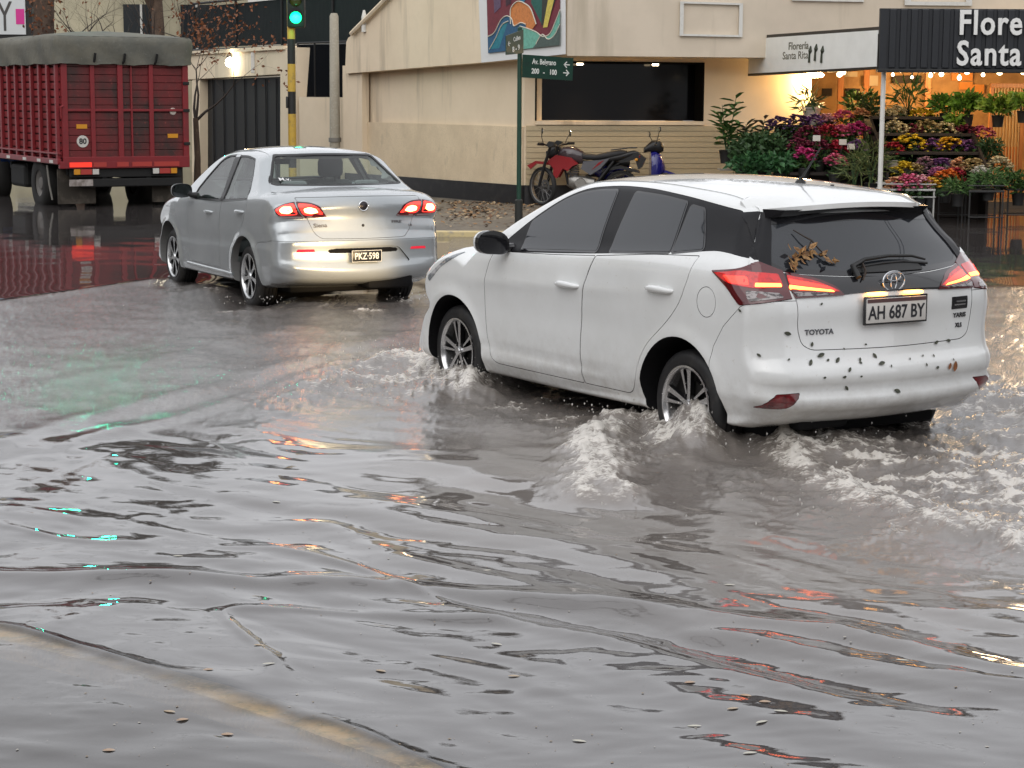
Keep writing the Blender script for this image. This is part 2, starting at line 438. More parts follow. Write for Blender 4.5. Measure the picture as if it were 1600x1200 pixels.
def car_wheel(parent,x,y,R_,rim,width,spokes,sg,mrim,steer=0):
    """spokes(mb) draws in the wheel plane: (x,z), facing +Y"""
    tyre=mat('tyre_rubber',(.014,.014,.015),.55,bump=(180,.25,.002),noise=(9,(.035,.033,.03),.5,.7))
    w=width/2; mb=MB()
    pr=[(rim-.004,-w+.01),(rim+.01,-w),(R_-.035,-w-.004),(R_-.012,-w+.012)]
    for i,h in enumerate((-.62,-.58,-.2,-.16,.16,.2,.58,.62)): pr.append((R_-(.007 if i in(1,2,5,6) and False else .0)-(.002 if abs(h)>.5 else 0),h*w*1.2))
    # tread grooves
    pr=pr[:4]+[(R_-.003,-w*.72),(R_,-w*.45),(R_-.009,-w*.43),(R_-.009,-w*.35),(R_,-w*.33),(R_,-w*.05),(R_-.009,-w*.04),(R_-.009,w*.04),(R_,w*.05),(R_,w*.33),(R_-.009,w*.35),(R_-.009,w*.43),(R_,w*.45),(R_-.003,w*.72),(R_-.012,w-.012),(R_-.035,w+.004),(rim+.01,w),(rim-.004,w-.01)]
    mb.lathe(pr,64,'Y'); t=mb.build('wheel',tyre,parent,50); t.location=(x,y,R_)
    if sg<0: t.rotation_euler=(0,0,math.pi)
    if steer: t.rotation_euler.z+=steer
    dark=mat('rim_dark',(.012,.012,.013),.35,metal=.3)
    m2=MB(); 
    m2.lathe([(rim+.004,w+.001),(rim+.006,w+.006),(rim-.004,w+.008),(rim-.014,w-.002),(rim-.02,w-.03),(rim-.028,-w+.02)],64,'Y')
    lip=m2.build('rim',mrim,t,50)
    m3=MB(); m3.lathe([(rim-.018,w-.06),(rim-.03,w-.07),(.05,w-.065),(.001,w-.06)],48,'Y'); m3.lathe([(.13,w-.055),(.13,w-.05),(.03,w-.05)],36,'Y'); m3.build('brake_disc',mat('disc_metal',(.014,.013,.012),.6,metal=.3),t,50)
    sp=MB(); sp.m=0; spokes(sp,rim,w); sp.build('spokes',[mrim,dark],lip,35)
    return t
def spoke_slab(sp,poly,y0,y1,dish):
    """poly in (x,z); front y raised at centre by dish fn(r)"""
    n=len(poly); V=[(a,y1+dish(math.hypot(a,b)),b) for a,b in poly]+[(a,y0+dish(math.hypot(a,b)),b) for a,b in poly]
    sp.m=0; sp.add(V[:n],[list(range(n))])
    sp.m=1; sp.add(V,[(i,(i+1)%n,(i+1)%n+n,i+n) for i in range(n)]+[[i+n for i in range(n)][::-1]])
def spokes_hatch(sp,rim,w):
    for k in range(5):
        a0=R(90+72*k+6)
        def tr(pl,da):
            c,s_=math.cos(a0+da),math.sin(a0+da); return [(r*c-t*s_,r*s_+t*c) for r,t in pl]
        e=rim-.004
        wide=[(.028,-.013),(.10,-.014),(e-.04,-.022),(e,-.040),(e,.012),(e-.03,.008),(.10,.011),(.028,.013)]
        nar=[(.062,-.007),(.10,-.007),(e-.03,-.008),(e,-.010),(e,.024),(e-.03,.013),(.10,.007),(.062,.005)]
        spoke_slab(sp,tr(wide,0),w-.035,w-.006,lambda r:-.010*(1-r/rim)); spoke_slab(sp,tr(nar,R(-24)),w-.035,w-.008,lambda r:-.012*(1-r/rim))
    sp.m=0; sp.lathe([(.001,w+.002),(.026,w+.001),(.03,w-.006),(.032,w-.03)],24,'Y')
    sp.m=1
    for k in range(5):
        a=R(90+72*k+38); sp.lathe([(.001,w-.014),(.009,w-.014),(.009,w-.03)],10,'Y',(.057*math.cos(a),0,.057*math.sin(a)))
    sp.lathe([(.062,w-.03),(.06,w-.022),(.03,w-.02)],24,'Y')
def spokes_sedan(sp,rim,w):
    for k in range(7):
        a0=R(90+360/7*k)
        c,s_=math.cos(a0),math.sin(a0); e=rim-.002
        pl=[(.03,-.017),(.08,-.014),(.13,-.018),(e,-.045),(e,.045),(.13,.018),(.08,.014),(.03,.017)]
        spoke_slab(sp,[(r*c-t*s_,r*s_+t*c) for r,t in pl],w-.04,w-.004,lambda r:-.006*(1-r/rim))
    sp.m=0; sp.lathe([(.001,w+.004),(.03,w+.003),(.036,w-.004),(.04,w-.03)],24,'Y')
def emblem_oval(M,m,parent,a=.075,b=.052,t=.006):
    mb=MB()
    def ring(cx,cy,ra,rb,t,z0=0.006):
        pts=[(cx+ra*math.cos(2*math.pi*i/28),cy+rb*math.sin(2*math.pi*i/28),z0) for i in range(29)]
        mb.tube(pts,t,6,cap=False)
    ring(0,0,a,b,t); ring(0,b*.45,a*.62,b*.42,t*.8); ring(0,-b*.08,a*.26,b*.80,t*.8)
    mb.v=[tuple(M@Vector(v)) for v in mb.v]; return mb.build('emblem',m,parent,60)
# ------------------------------------------------ white hatchback
def make_hatch():
    white=mat('white_car_paint',(.76,.775,.775),.22,coat=1,coatr=.02,noise=[(1.3,(.68,.69,.68),.4,.7),(34,(.50,.47,.42),.64,.84)])
    nt_=white.node_tree; bs=nt_.nodes['Principled BSDF']; lk=bs.inputs['Base Color'].links[0].from_socket
    tcn=nt_.nodes.new('ShaderNodeTexCoord'); sx_=nt_.nodes.new('ShaderNodeSeparateXYZ'); nz=nt_.nodes.new('ShaderNodeTexNoise'); nz.inputs['Scale'].default_value=9; nz.inputs['Detail'].default_value=8; nz.inputs['Roughness'].default_value=.75
    m1=nt_.nodes.new('ShaderNodeMapRange'); m1.inputs[1].default_value=.62; m1.inputs[2].default_value=.22; m1.inputs[3].default_value=0; m1.inputs[4].default_value=.42; m2=nt_.nodes.new('ShaderNodeMapRange'); m2.inputs[1].default_value=.42; m2.inputs[2].default_value=.68; mm_=nt_.nodes.new('ShaderNodeMath'); mm_.operation='MULTIPLY'; mxd=nt_.nodes.new('ShaderNodeMix'); mxd.data_type='RGBA'; mxd.inputs[7].default_value=(.30,.26,.21,1)
    nt_.links.new(tcn.outputs['Object'],sx_.inputs[0]); nt_.links.new(tcn.outputs['Object'],nz.inputs[0]); nt_.links.new(sx_.outputs[2],m1.inputs[0]); nt_.links.new(nz.outputs[0],m2.inputs[0]); nt_.links.new(m1.outputs[0],mm_.inputs[0]); nt_.links.new(m2.outputs[0],mm_.inputs[1]); nt_.links.new(mm_.outputs[0],mxd.inputs[0]); nt_.links.new(lk,mxd.inputs[6]); nt_.links.new(mxd.outputs[2],bs.inputs['Base Color'])
    blk=mat('gloss_black_trim',(.010,.010,.012),.10,coat=.6); glass=mat('tinted_car_glass',(.022,.025,.03),.03,metal=.0,spec=.5,ior=1.62)
    satin=mat('satin_black_frame',(.012,.012,.014),.42,spec=.25)
    C=Car(HS,'hatchback','white five door hatchback with tinted windows driving away through the flood, nearest car','car',HPOS,HRZ,white)
    S=HS; root=C.root
    hull=link('body',HS.me.copy(),root); hull.matrix_parent_inverse=Matrix.Identity(4)
    body=hull; body.parent=None; 
    bump=link('bumper',HS.me.copy())
    bp=[(-.285,.58),(-.305,.665),(-.39,.78),(-.525,.895),(-.60,.93),(-1.2,.93),(-1.2,.1),(-.29,.1)]
    mb=MB().prism(bp,-1.2,1.2,'Y'); boolean(body,solid(mb.v,mb.f))
    mb=MB().prism(offset_poly(bp,.003),-1.2,1.2,'Y'); boolean(bump,solid(mb.v,mb.f),'INTERSECT')
    # side polygons
    band=rpoly([(2.00,1.015,.01),(1.93,1.075),(1.70,1.235,.2),(1.48,1.355,.2),(1.26,1.425,.2),(.95,1.452,.2),(.6,1.450,.2),(.2,1.420,.2),(-.05,1.392,.1),(-.24,1.368,.02),(-.32,1.315,.05),(-.41,1.215,.05),(-.49,1.125,.015),(-.35,1.150,.04),(-.21,1.158,.05),(0,1.137,.1),(.3,1.115,.1),(.85,1.068,.1),(1.3,1.038,.1),(1.8,1.01,.1)],.02)
    fgl=rpoly([(1.70,1.036),(1.71,1.195),(1.486,1.325,.1),(1.30,1.388,.1),(1.1,1.412,.05),(.93,1.420,.02),(.875,1.082)],.012)
    rgl=rpoly([(.735,1.090),(.735,1.418),(.45,1.408,.08),(.215,1.386),(.172,1.126)],.012)
    qgl=rpoly([(.150,1.127),(.163,1.372),(.045,1.358),(-.09,1.158)],.014)
    dF=rpoly([(2.00,1.000,.01),(2.04,.93,.03),(2.085,.80,.1),(2.088,.66,.2),(2.065,.48,.1),(2.02,.335,.05),(1.96,.30,.05),(.975,.302,.015),(.985,.55,.2),(.955,.84,.2),(.86,1.055,.01),(1.3,1.028,.1)],.01)
    dR=rpoly([(.85,1.055,.01),(.945,.84,.2),(.975,.55,.2),(.965,.302,.015),(.50,.302,.05),(.405,.40,.05),(.375,.50,.1),(.30,.61,.1),(.10,.76,.12),(-.01,.87,.1),(-.07,1.00,.1),(-.10,1.122,.01),(.3,1.103,.1)],.01)
    C.pocket(band,'L',.010); C.pocket(offset_poly(dF,-.004),'L',.012); C.pocket(offset_poly(dR,-.004),'L',.012)
    fc=(-.245,.893); fuel=[(fc[0]+.082*math.cos(2*math.pi*i/36),fc[1]+.082*math.sin(2*math.pi*i/36)) for i in range(36)]
    C.pocket(fuel,'L',.008,sides=False)
    O=('O',R(-45))
    lampF=rpoly([(-.409,1.062,.012),(-.238,1.086,.03),(-.165,1.118,.03),(-.150,1.120,.01),(-.028,1.073,.006),(.038,.938,.006),(-.233,.900,.012),(-.31,.985,.03)],.01)
    lampG=rpoly([(-.020,1.066,.006),(.140,1.034,.05),(.245,.992,.03),(.290,.946,.012),(.048,.938,.006)],.01)
    gate=rpoly([(.605,.90,.01),(.60,.78,.1),(.575,.70,.04),(.52,.672,.03),(0,.662,.3),(-.52,.672,.03),(-.575,.70,.04),(-.60,.78,.1),(-.605,.90,.01),(-.62,1.03,.02),(0,1.035,.3),(.62,1.03,.02)],.02)
    rgw=rpoly([(.585,1.345,.03),(.66,1.21,.1),(.690,1.12,.03),(.60,1.060,.08),(.3,1.040,.2),(0,1.034,.3),(-.3,1.040,.2),(-.60,1.060,.08),(-.690,1.12,.03),(-.66,1.21,.1),(-.585,1.345,.03),(0,1.36,.3)],.03)
    C.pocket(rgw,'B',.012,sides=False)
    C.pocket(lampF,O,.02)
    W=[]; C.wells([(.0,.31),(2.50,.31)],.372,.50,W)
    C.cut(body,W); C.cut(body,C.cuts)
    reflp=rpoly([(-.80,.36),(-.80,.36),(-.75,.44)],.01)
    refl=rpoly([(.795,.372,.01),(.765,.425,.03),(.735,.452,.01),(.60,.455,.012),(.655,.385,.03),(.70,.368,.02)],.01)
    bl=[]; bl.append(W[0]); bl.append(W[1])
    V,F=S.cutter(offset_poly(gate,-.004),'B',.06,.014); bl.append((V,F))
    for q,vw in ((lampF,O),(lampG,O),(refl,'B')):
        V,F=S.cutter(q,vw,.04,.018); bl.append((V,F)); bl.append(([Vector((v.x,-v.y,v.z)) for v in V],[f[::-1] for f in F]))
    C.cut(bump,bl)
    # gate pocket in the body as well
    V,F=S.cutter(offset_poly(gate,-.004),'B',.06,.013); C.cut(body,[(V,F)])
    body.parent=root; bump.parent=root
    C.finish(body,[white,C.black]); C.finish(bump,[white,C.black])
    # panels
    d1=C.part('door',dF,'L',white); d2=C.part('door',dR,'L',white)
    C.part('fuel_flap',offset_poly(fuel,.0035),'L',white,sides=False,o0=-.007)
    g=C.part('tailgate',gate,'B',white,sides=False)[0]
    bandp=C.part('window_frame',offset_poly(band,.002),'L',satin,o1=-.001,o0=-.009)
    for q in (fgl,rgl,qgl):
        C.part('seal',offset_poly(q,-.012),'L',blk,o1=.0012,o0=-.008)
        C.part('window',q,'L',glass,o1=.0035,o0=-.008)
    rw=C.part('rear_window',offset_poly(rgw,.003),'B',glass,o1=-.002,o0=-.011,sides=False)[0]
    rwf=C.part('rear_window_border',rpoly([(.62,1.30),(.69,1.12),(.60,1.058),(0,1.032),(-.60,1.058),(-.69,1.12),(-.62,1.30),(-.655,1.21),(-.66,1.13),(-.585,1.082),(0,1.058),(.585,1.082),(.66,1.13),(.655,1.21)],.01),'B',blk,o1=-.0005,o0=-.01,sides=False)
    top=C.part('rear_window_border',rpoly([(.60,1.30),(.592,1.352),(0,1.372),(-.592,1.352),(-.60,1.30),(0,1.318)],.02),'B',blk,o1=-.0003,o0=-.01,sides=False)
    garn=rpoly([(.66,1.075,.01),(.58,1.055),(.3,1.036,.1),(0,1.030,.2),(-.3,1.036,.1),(-.58,1.055),(-.66,1.075,.01),(-.62,.955,.01),(-.36,.948,.02),(-.25,.955,.05),(0,.958,.1),(.25,.955,.05),(.36,.948,.02),(.62,.955,.01)],.02)
    C.part('tailgate_garnish',garn,'B',blk,o1=.004,o0=-.01,sides=False)
    # lamps
    red=mat('lamp_red_lens',(.34,.008,.010),.08,coat=1,emit=(1,.02,.02),es=.30,noise=(30,(.10,.003,.004),.45,.6))
    dred=mat('lamp_dark_red',(.085,.005,.008),.08,coat=1)
    clear=mat('lamp_clear_lens',(.30,.27,.27),.06,coat=1,noise=(25,(.03,.02,.02),.45,.55,(1,1,3)))
    lit=mat('lamp_red_lit',(.6,.02,.01),.2,emit=(1,.03,.015),es=2.4,coat=1)
    bar=mat('lamp_bar_lit',(.8,.1,.02),.3,emit=(1,.18,.035),es=8)
    P1=C.part('taillight',offset_poly(lampF,.002),O,dred,o1=.006,o0=-.014)
    P2=C.part('taillight',offset_poly(lampG,.002),O,dred,o1=.009,o0=-.014)
    up1=rpoly([(-.385,1.052),(-.24,1.073,.03),(-.05,1.055),(-.015,.995),(-.14,.985,.05),(-.30,1.005,.05)],.008)
    up2=rpoly([(-.008,1.048),(.13,1.02,.05),(.23,.984,.03),(.262,.966),(.020,.985)],.006)
    C.part('lamp_lens',up1,O,red,o1=.008,o0=0,parent=P1[0]); C.part('lamp_lens',up2,O,red,o1=.011,o0=0,parent=P2[0])
    C.part('lamp_lens',rpoly([(-.33,1.045),(-.20,1.045,.03),(-.185,1.00),(-.29,1.01)],.01),O,lit,o1=.009,o0=0,parent=P1[0])
    C.part('lamp_lens',rpoly([(.0,1.030),(.20,.992,.03),(.24,.972),(.02,1.000)],.006),O,lit,o1=.012,o0=0,parent=P2[0])
    C.part('light_bar',rpoly([(-.155,1.012),(-.03,1.008),(-.022,.992),(-.155,.994)],.005),O,bar,o1=.010,o0=0,parent=P1[0])
    C.part('light_bar',rpoly([(.012,.998),(.22,.974),(.235,.966),(.018,.984)],.004),O,bar,o1=.013,o0=0,parent=P2[0])
    C.part('lamp_lens',rpoly([(-.20,.976),(-.03,.966),(-.005,.945),(-.17,.925),(-.19,.94)],.008),O,clear,o1=.008,o0=0,parent=P1[0])
    C.part('lamp_lens',rpoly([(.035,.968),(.20,.962),(.23,.952),(.055,.948)],.005),O,clear,o1=.012,o0=0,parent=P2[0])
    C.part('reflector',offset_poly(refl,.002),'B',mat('reflector_red',(.16,.008,.012),.15,coat=1,noise=(20,(.08,.004,.006),.4,.6)),o1=.001,o0=-.01)
    # spoiler
    xs=[(-.16,1.482),(-.27,1.462),(-.38,1.440),(-.485,1.412)]; V=[];F=[];n=23
    for sidez in (0,1):
        for (x,z) in xs:
            for j in range(n):
                t=-1+2*j/(n-1); yw=.585 if x>-.2 else .60
                zz=z-.034*t*t-.010*abs(t)**8; xx=-.16+(x+.16)*(1-.72*abs(t)**4)
                if x>-.2: p,nn=S.hit(xx,t*min(yw,.555),'T'); zz=p.z+.002-(.02 if abs(t)>.95 else 0)
                V.append((xx,t*yw,zz-(.026 if sidez and x<-.2 else .004 if sidez else 0)))
    for sz in (0,1):
        for i in range(3):
            for j in range(n-1):
                a=sz*4*n+i*n+j; f=(a,a+1,a+n+1,a+n); F.append(f if sz==0 else f[::-1])
    for i in range(3): F.append((i*n,(i+1)*n,4*n+(i+1)*n,4*n+i*n)); F.append((i*n+n-1,4*n+i*n+n-1,4*n+(i+1)*n+n-1,(i+1)*n+n-1))
    for j in range(n-1): a=3*n+j; F.append((a,a+1,4*n+a+1,4*n+a)); F.append((j,4*n+j,4*n+j+1,j+1))
    mb=MB(); mb.add(V,F); mb.build('spoiler',white,root,35)
    cor=rpoly([(-.285,1.356),(-.235,1.305),(-.195,1.212),(-.152,1.120),(-.085,1.082),(-.095,1.15),(-.105,1.25),(-.125,1.355),(-.175,1.366)],.01)
    C.part('pillar_trim',cor,O,satin,o1=.0045,o0=-.010,step=.012,edge=.010)
    mb=MB(); mb.add([(-.33,.56,1.38),(-.33,-.56,1.38),(-.445,-.5,1.378),(-.445,.5,1.378),(-.35,.57,1.33),(-.35,-.57,1.33),(-.405,-.5,1.345),(-.405,.5,1.345)],[(0,1,2,3),(7,6,5,4),(0,4,5,1),(1,5,6,2),(2,6,7,3),(3,7,4,0)]); mb.build('brake_light_housing',blk,root,30)
    # emblem, wiper, plate
    chrome=mat('chrome',(.75,.76,.78),.12,metal=1)
    p,nn=S.hit(0,1.005,'B'); T=basis(p+nn*.010,(0,-1,0),(nn.cross(Vector((0,-1,0)))*-1)); 
    T=basis(p+nn*.008,(0,-1,0),(0,0,1)); emblem_oval(T,chrome,root)
    ww=mat('wiper_black',(.012,.012,.012),.45)
    mb=MB(); hp=[]
    for (y,z) in [(.22,1.02),(.215,1.075),(.12,1.105),(-.05,1.118),(-.22,1.112),(-.31,1.09)]:
        q,n2=S.hit(y,z,'B'); hp.append(q+n2*.022)
    mb.tube(hp,[.016,.015,.011,.009,.008,.006],8); 
    bl_=[]
    for (y,z) in [(.20,1.075),(0,1.092),(-.15,1.095),(-.33,1.078)]:
        q,n2=S.hit(y,z,'B'); bl_.append(q+n2*.008)
    mb.tube(bl_,.007,6); mb.build('wiper',ww,root,50)
    cowl=rpoly([(.235,1.052,.02),(.20,1.085,.03),(0,1.100,.1),(-.25,1.092,.03),(-.28,1.052,.02)],.02)
    C.part('wiper_cowl',cowl,'B',ww,o1=.006,o0=-.005,sides=False)
    # licence plate
    pm=mat('plate_white',(.62,.60,.57),.35); pt=mat('plate_ink',(.02,.02,.025),.5); 
    px=-.775; pr=Vector((px,.012,.862)); pl=MB(); pl.bbox(px-.006,px+.004,-.20,.214,.797,.927,.004); po=pl.build('licence_plate',pm,root,30)
    fr=MB(); fr.bbox(px-.002,px+.012,-.212,.226,.787,.937,.005); fr.build('plate_holder',blk,po,30)
    st=MB(); st.box(px-.0072,px-.0055,-.196,.21,.904,.924); st.build('plate_stripe',mat('plate_stripe',(.10,.05,.05),.4),po)
    text_obj('AH 687 BY',.100,.0008,pt,po,basis((px-.0075,.008,.848),(0,-1,0),(0,0,1)),bold=.0016,sx=.84)
    for y in (.13,-.12):
        mb=MB(); mb.bbox(-.785,-.74,y-.055,y+.055,.940,.957,.006); mb.build('plate_lamp',mat('plate_lamp_lit',(.9,.5,.2),.4,emit=(1,.42,.08),es=7),root,30)
    def dec(t,y,z,sz,m,sx=1,b=.0006):
        p,nn=S.hit(y,z,'B'); yy=nn.cross(Vector((0,-1,0))); yy=yy if yy.z>0 else -yy; xx=yy.cross(nn); return text_obj(t,sz,.001,m,g,basis(p+nn*.0035,xx,yy),bold=b,sx=sx)
    dk=mat('badge_chrome_dark',(.12,.12,.13),.2,metal=.9)
    dec('TOYOTA',.475,.762,.038,dk,1.1,.001); dec('YARIS',-.505,.80,.034,dk,1.2,.001); dec('XLS',-.50,.745,.032,dk,1,.001)
    p,nn=S.hit(-.50,.865,'B'); C.part('badge',rpoly([(-.435,.835),(-.435,.902),(-.565,.902),(-.565,.835)],.004),'B',blk,o1=.003,o0=-.004,sides=False)
    C.part('badge_stripe',rpoly([(-.455,.855),(-.455,.862),(-.545,.862),(-.545,.855)],.002),'B',chrome,o1=.004,o0=0,sides=False); C.part('badge_stripe',rpoly([(-.47,.872),(-.47,.880),(-.55,.880),(-.55,.872)],.002),'B',chrome,o1=.004,o0=0,sides=False)
    # front lamp sliver
    hl=rpoly([(2.86,.775,.02),(2.62,.905,.03),(2.47,.960,.01),(2.50,.925),(2.68,.85,.03),(2.84,.74,.02)],.01)
    C.part('headlight',hl,'L',mat('headlight_glass',(.16,.18,.20),.05,coat=1,noise=(14,(.5,.5,.52),.45,.6)),o1=.004,o0=-.004)
    for sg in (1,-1):
        mb=MB(); mb.lathe([(.001,0),(.06,0),(.065,-.02)],16,'X',(3.30,sg*.56,.62)); mb.build('headlight_lens',mat('headlight_lit',(1,.9,.8),.3,emit=(1,.8,.5),es=6),root)
        L=bpy.data.lights.new('headlight_beam','SPOT'); L.energy=420; L.color=(1,.72,.38); L.spot_size=R(17); L.spot_blend=.8; L.shadow_soft_size=.06
        lo=bpy.data.objects.new('headlight_beam',L); COL.objects.link(lo); lo.parent=root; lo.location=(3.40,sg*.56,.62); tg_=(Matrix.Translation(HPOS)@Matrix.Rotation(HRZ,4,'Z')).inverted()@(Matrix.Translation((-1.747,18.238,0))@Matrix.Rotation(R(116.68),4,'Z')@Vector((-.97,.18,.50))); lo.rotation_euler=(tg_-Vector(lo.location)).to_track_quat('-Z','Y').to_euler()
    # mirrors
    for sg in (1,-1):
        c=Vector((1.86,sg*.955,1.072)); mb=MB(); V=[];F=[];n=20;k=9
        for i in range(k):
            t=i/(k-1); x=.075*math.sin(t*math.pi/2)**1.0; sc=math.cos(t*math.pi/2)**.55 if i<k-1 else .02
            for j in range(n):
                a=2*math.pi*j/n; ca,sa=math.cos(a),math.sin(a)
                V.append((c.x+x-.02,c.y+sg*.115*sc*abs(ca)**.75*(1 if ca>0 else -1),c.z+.075*sc*abs(sa)**.8*(1 if sa>0 else -1)-(.02 if ca<0 else 0)*abs(ca)*sc))
        for i in range(k-1):
            for j in range(n): q=(j+1)%n; F.append((i*n+j,i*n+q,(i+1)*n+q,(i+1)*n+j))
        mb.add(V,F); mr=mb.build('mirror',white,root,60)
        mb=MB(); ring=[Vector(v) for v in V[:n]]; r2=[(v.x-.035,c.y+(v.y-c.y)*.97,c.z+(v.z-c.z)*.97) for v in ring]; r3=[(v.x-.030,c.y+(v.y-c.y)*.86,c.z+(v.z-c.z)*.86) for v in ring]
        b=[tuple(v) for v in ring]+r2+r3
        mb.add(b,[(i,(i+1)%n,(i+1)%n+n,i+n) for i in range(n)]+[(i+n,(i+1)%n+n,(i+1)%n+2*n,i+2*n) for i in range(n)]+[[i+2*n for i in range(n)]]); mb.build('mirror_shell',blk,mr,40)
        mb=MB(); mb.tube([(1.83,sg*.80,1.035),(1.845,sg*.86,1.03),(1.85,sg*.90,1.045)],[.03,.026,.028],8); mb.build('mirror_arm',blk,mr,50)
    # handles
    for (x0,x1,z) in ((1.225,.985,.868),(.295,.055,.922)):
        for sg in (1,-1):
            p,nn=S.hit((x0+x1)/2,z,'L'); y=p.y; mb=MB(); pts=[];rr=[]
            for i in range(13):
                t=i/12; x=x0+(x1-x0)*t; q,_=S.hit(x,z-.004*t,'L'); pts.append((x,sg*(q.y+.036*min(1,math.sin(math.pi*t)**.5*1.05)-.006),z+.006*math.sin(math.pi*t))); rr.append(.011+.008*math.sin(math.pi*t)**.6)
            mb.tube(pts,rr,10); h=mb.build('door_handle',white,root,60)
            mb=MB(); mb.lathe([(.001,0),(.03,.0),(.045,.004),(.001,.004)],20,'Y',((x0+x1)/2,sg*(y+.0015),z-.012)); 
    # antenna
    q,n2=S.hit(.05,0,'T'); mb=MB(); mb.lathe([(.032,0),(.028,.010),(.016,.022),(.008,.03),(.001,.034)],16,'Z',(q.x,q.y,q.z-.002)); mb.tube([(q.x-.005,0,q.z+.02),(q.x-.06,0,q.z+.08),(q.x-.13,0,q.z+.16),(q.x-.165,0,q.z+.20)],[.006,.005,.0042,.004],8); mb.build('antenna',ww,root,60)
    mb=MB(); mb.lathe([(.012,0),(.010,.006),(.001,.007)],10,'Z',(-.08,-.12,S.hit(-.08,-.12,'T')[0].z)); mb.build('washer_nozzle',ww,root,60)
    mr=mat('machined_rim',(.62,.62,.63),.22,metal=.85)
    for x in (0,2.55):
        for sg in (1,-1): car_wheel(root,x,sg*.700,.303,.212,.19,spokes_hatch,sg,mr)
    # underbody
    mb=MB(); mb.bbox(-.45,3.1,-.60,.60,.17,.42,.03); mb.tube([(0,-.7,.3),(0,.7,.3)],.04); mb.bbox(-.60,-.5,.15,.5,.22,.36,.03); mb.build('underbody',C.black,root,30)
    return root
make_hatch()
# ------------------------------------------------ silver sedan (shell)
def sedan_shell():
    prof=[(-.62,.24,.03,.10,.05),(-.80,.265,.06,.14,.10),(-.905,.30,.08,.16,.14,1),(-.945,.345,.09,.17,.15),(-.965,.42,.065,.145,.13,1),(-.935,.445,.065,.145,.13,1),(-.925,.58,.07,.145,.13),(-.935,.625,.07,.145,.13,1),(-.930,.69,.07,.145,.13,1),
      (-.905,.71,.08,.135,.11,1),(-.890,.80,.08,.135,.11),(-.880,.90,.10,.14,.12),(-.900,.945,.10,.12,.10,1),(-.890,1.02,.10,.12,.08),(-.855,1.065,.10,.10,.06,1),
      (-.65,1.105,.05,.12,.05),(-.40,1.128,.05,.10,.05,1),(-.20,1.258,.07,.09,.05),(.0,1.375,.06,.09,.045),(.13,1.435,.04,.09,.04),
      (.40,1.462,.035,.10,.04),(.8,1.468,.035,.10,.04),(1.15,1.452,.04,.10,.04),(1.40,1.40,.05,.09,.04),(1.75,1.25,.08,.08,.04),(2.10,1.065,.11,.10,.05,1),
      (2.3,1.00,.05,.14,.06),(2.6,.955,.05,.16,.08),(2.88,.88,.08,.18,.1),(3.08,.77,.13,.22,.12),(3.16,.62,.18,.24,.16),(3.19,.46,.20,.24,.18),(3.17,.30,.2,.24,.18),(3.05,.20,.12,.2,.1),(2.8,.18,.02,.08,.04),(1.2,.18,.02,.06,.03),(-.3,.20,.02,.08,.04)]
    base=interp1([.16,.22,.30,.42,.50,.55,.68,.80,.90,.965,1.01,1.10,1.22,1.34,1.42,1.48],
                 [.76,.785,.806,.815,.818,.812,.819,.818,.808,.792,.765,.722,.662,.600,.550,.50])
    planL=interp1([-1,-.8,-.5,-.1,.4,1.4,2.2,2.6,2.95,3.2],[.97,.985,.998,1.0,1.005,1.006,1.0,.985,.955,.91])
    planU=interp1([-1,-.6,-.3,.2,.9,1.5,2.0,2.4],[.98,.975,.975,.985,1.01,1.005,.985,.97])
    belt=interp1([-.9,-.4,0,.6,1.2,2.0,3.1],[.09,.08,.055,.025,.0,-.02,-.05])
    def W(x,z):
        x=np.asarray(x,float); zz=z-belt(x); k=np.clip((zz-.9)/.25,0,1); k=k*k*(3-2*k)
        w=base(zz)*(planL(x)*(1-k)+planU(x)*k)
        f=np.clip((x-.1)/.7,0,1)*np.clip((2.45-x)/.7,0,1)
        w=w+.006*f*np.exp(-((z-.30)/.05)**2)
        for cx,h in ((0,.016),(2.373,.016)):
            r=np.hypot(x-cx,(z-.29)); w=w+h*np.exp(-((r-.375)/.045)**2)
        return w
    return Shell(prof,0.0,2.6,.60,W,nx=90,nfan=80,ns=36)
SS=sedan_shell()
SPOS=(-1.747,18.238,0); SRZ=R(116.68)

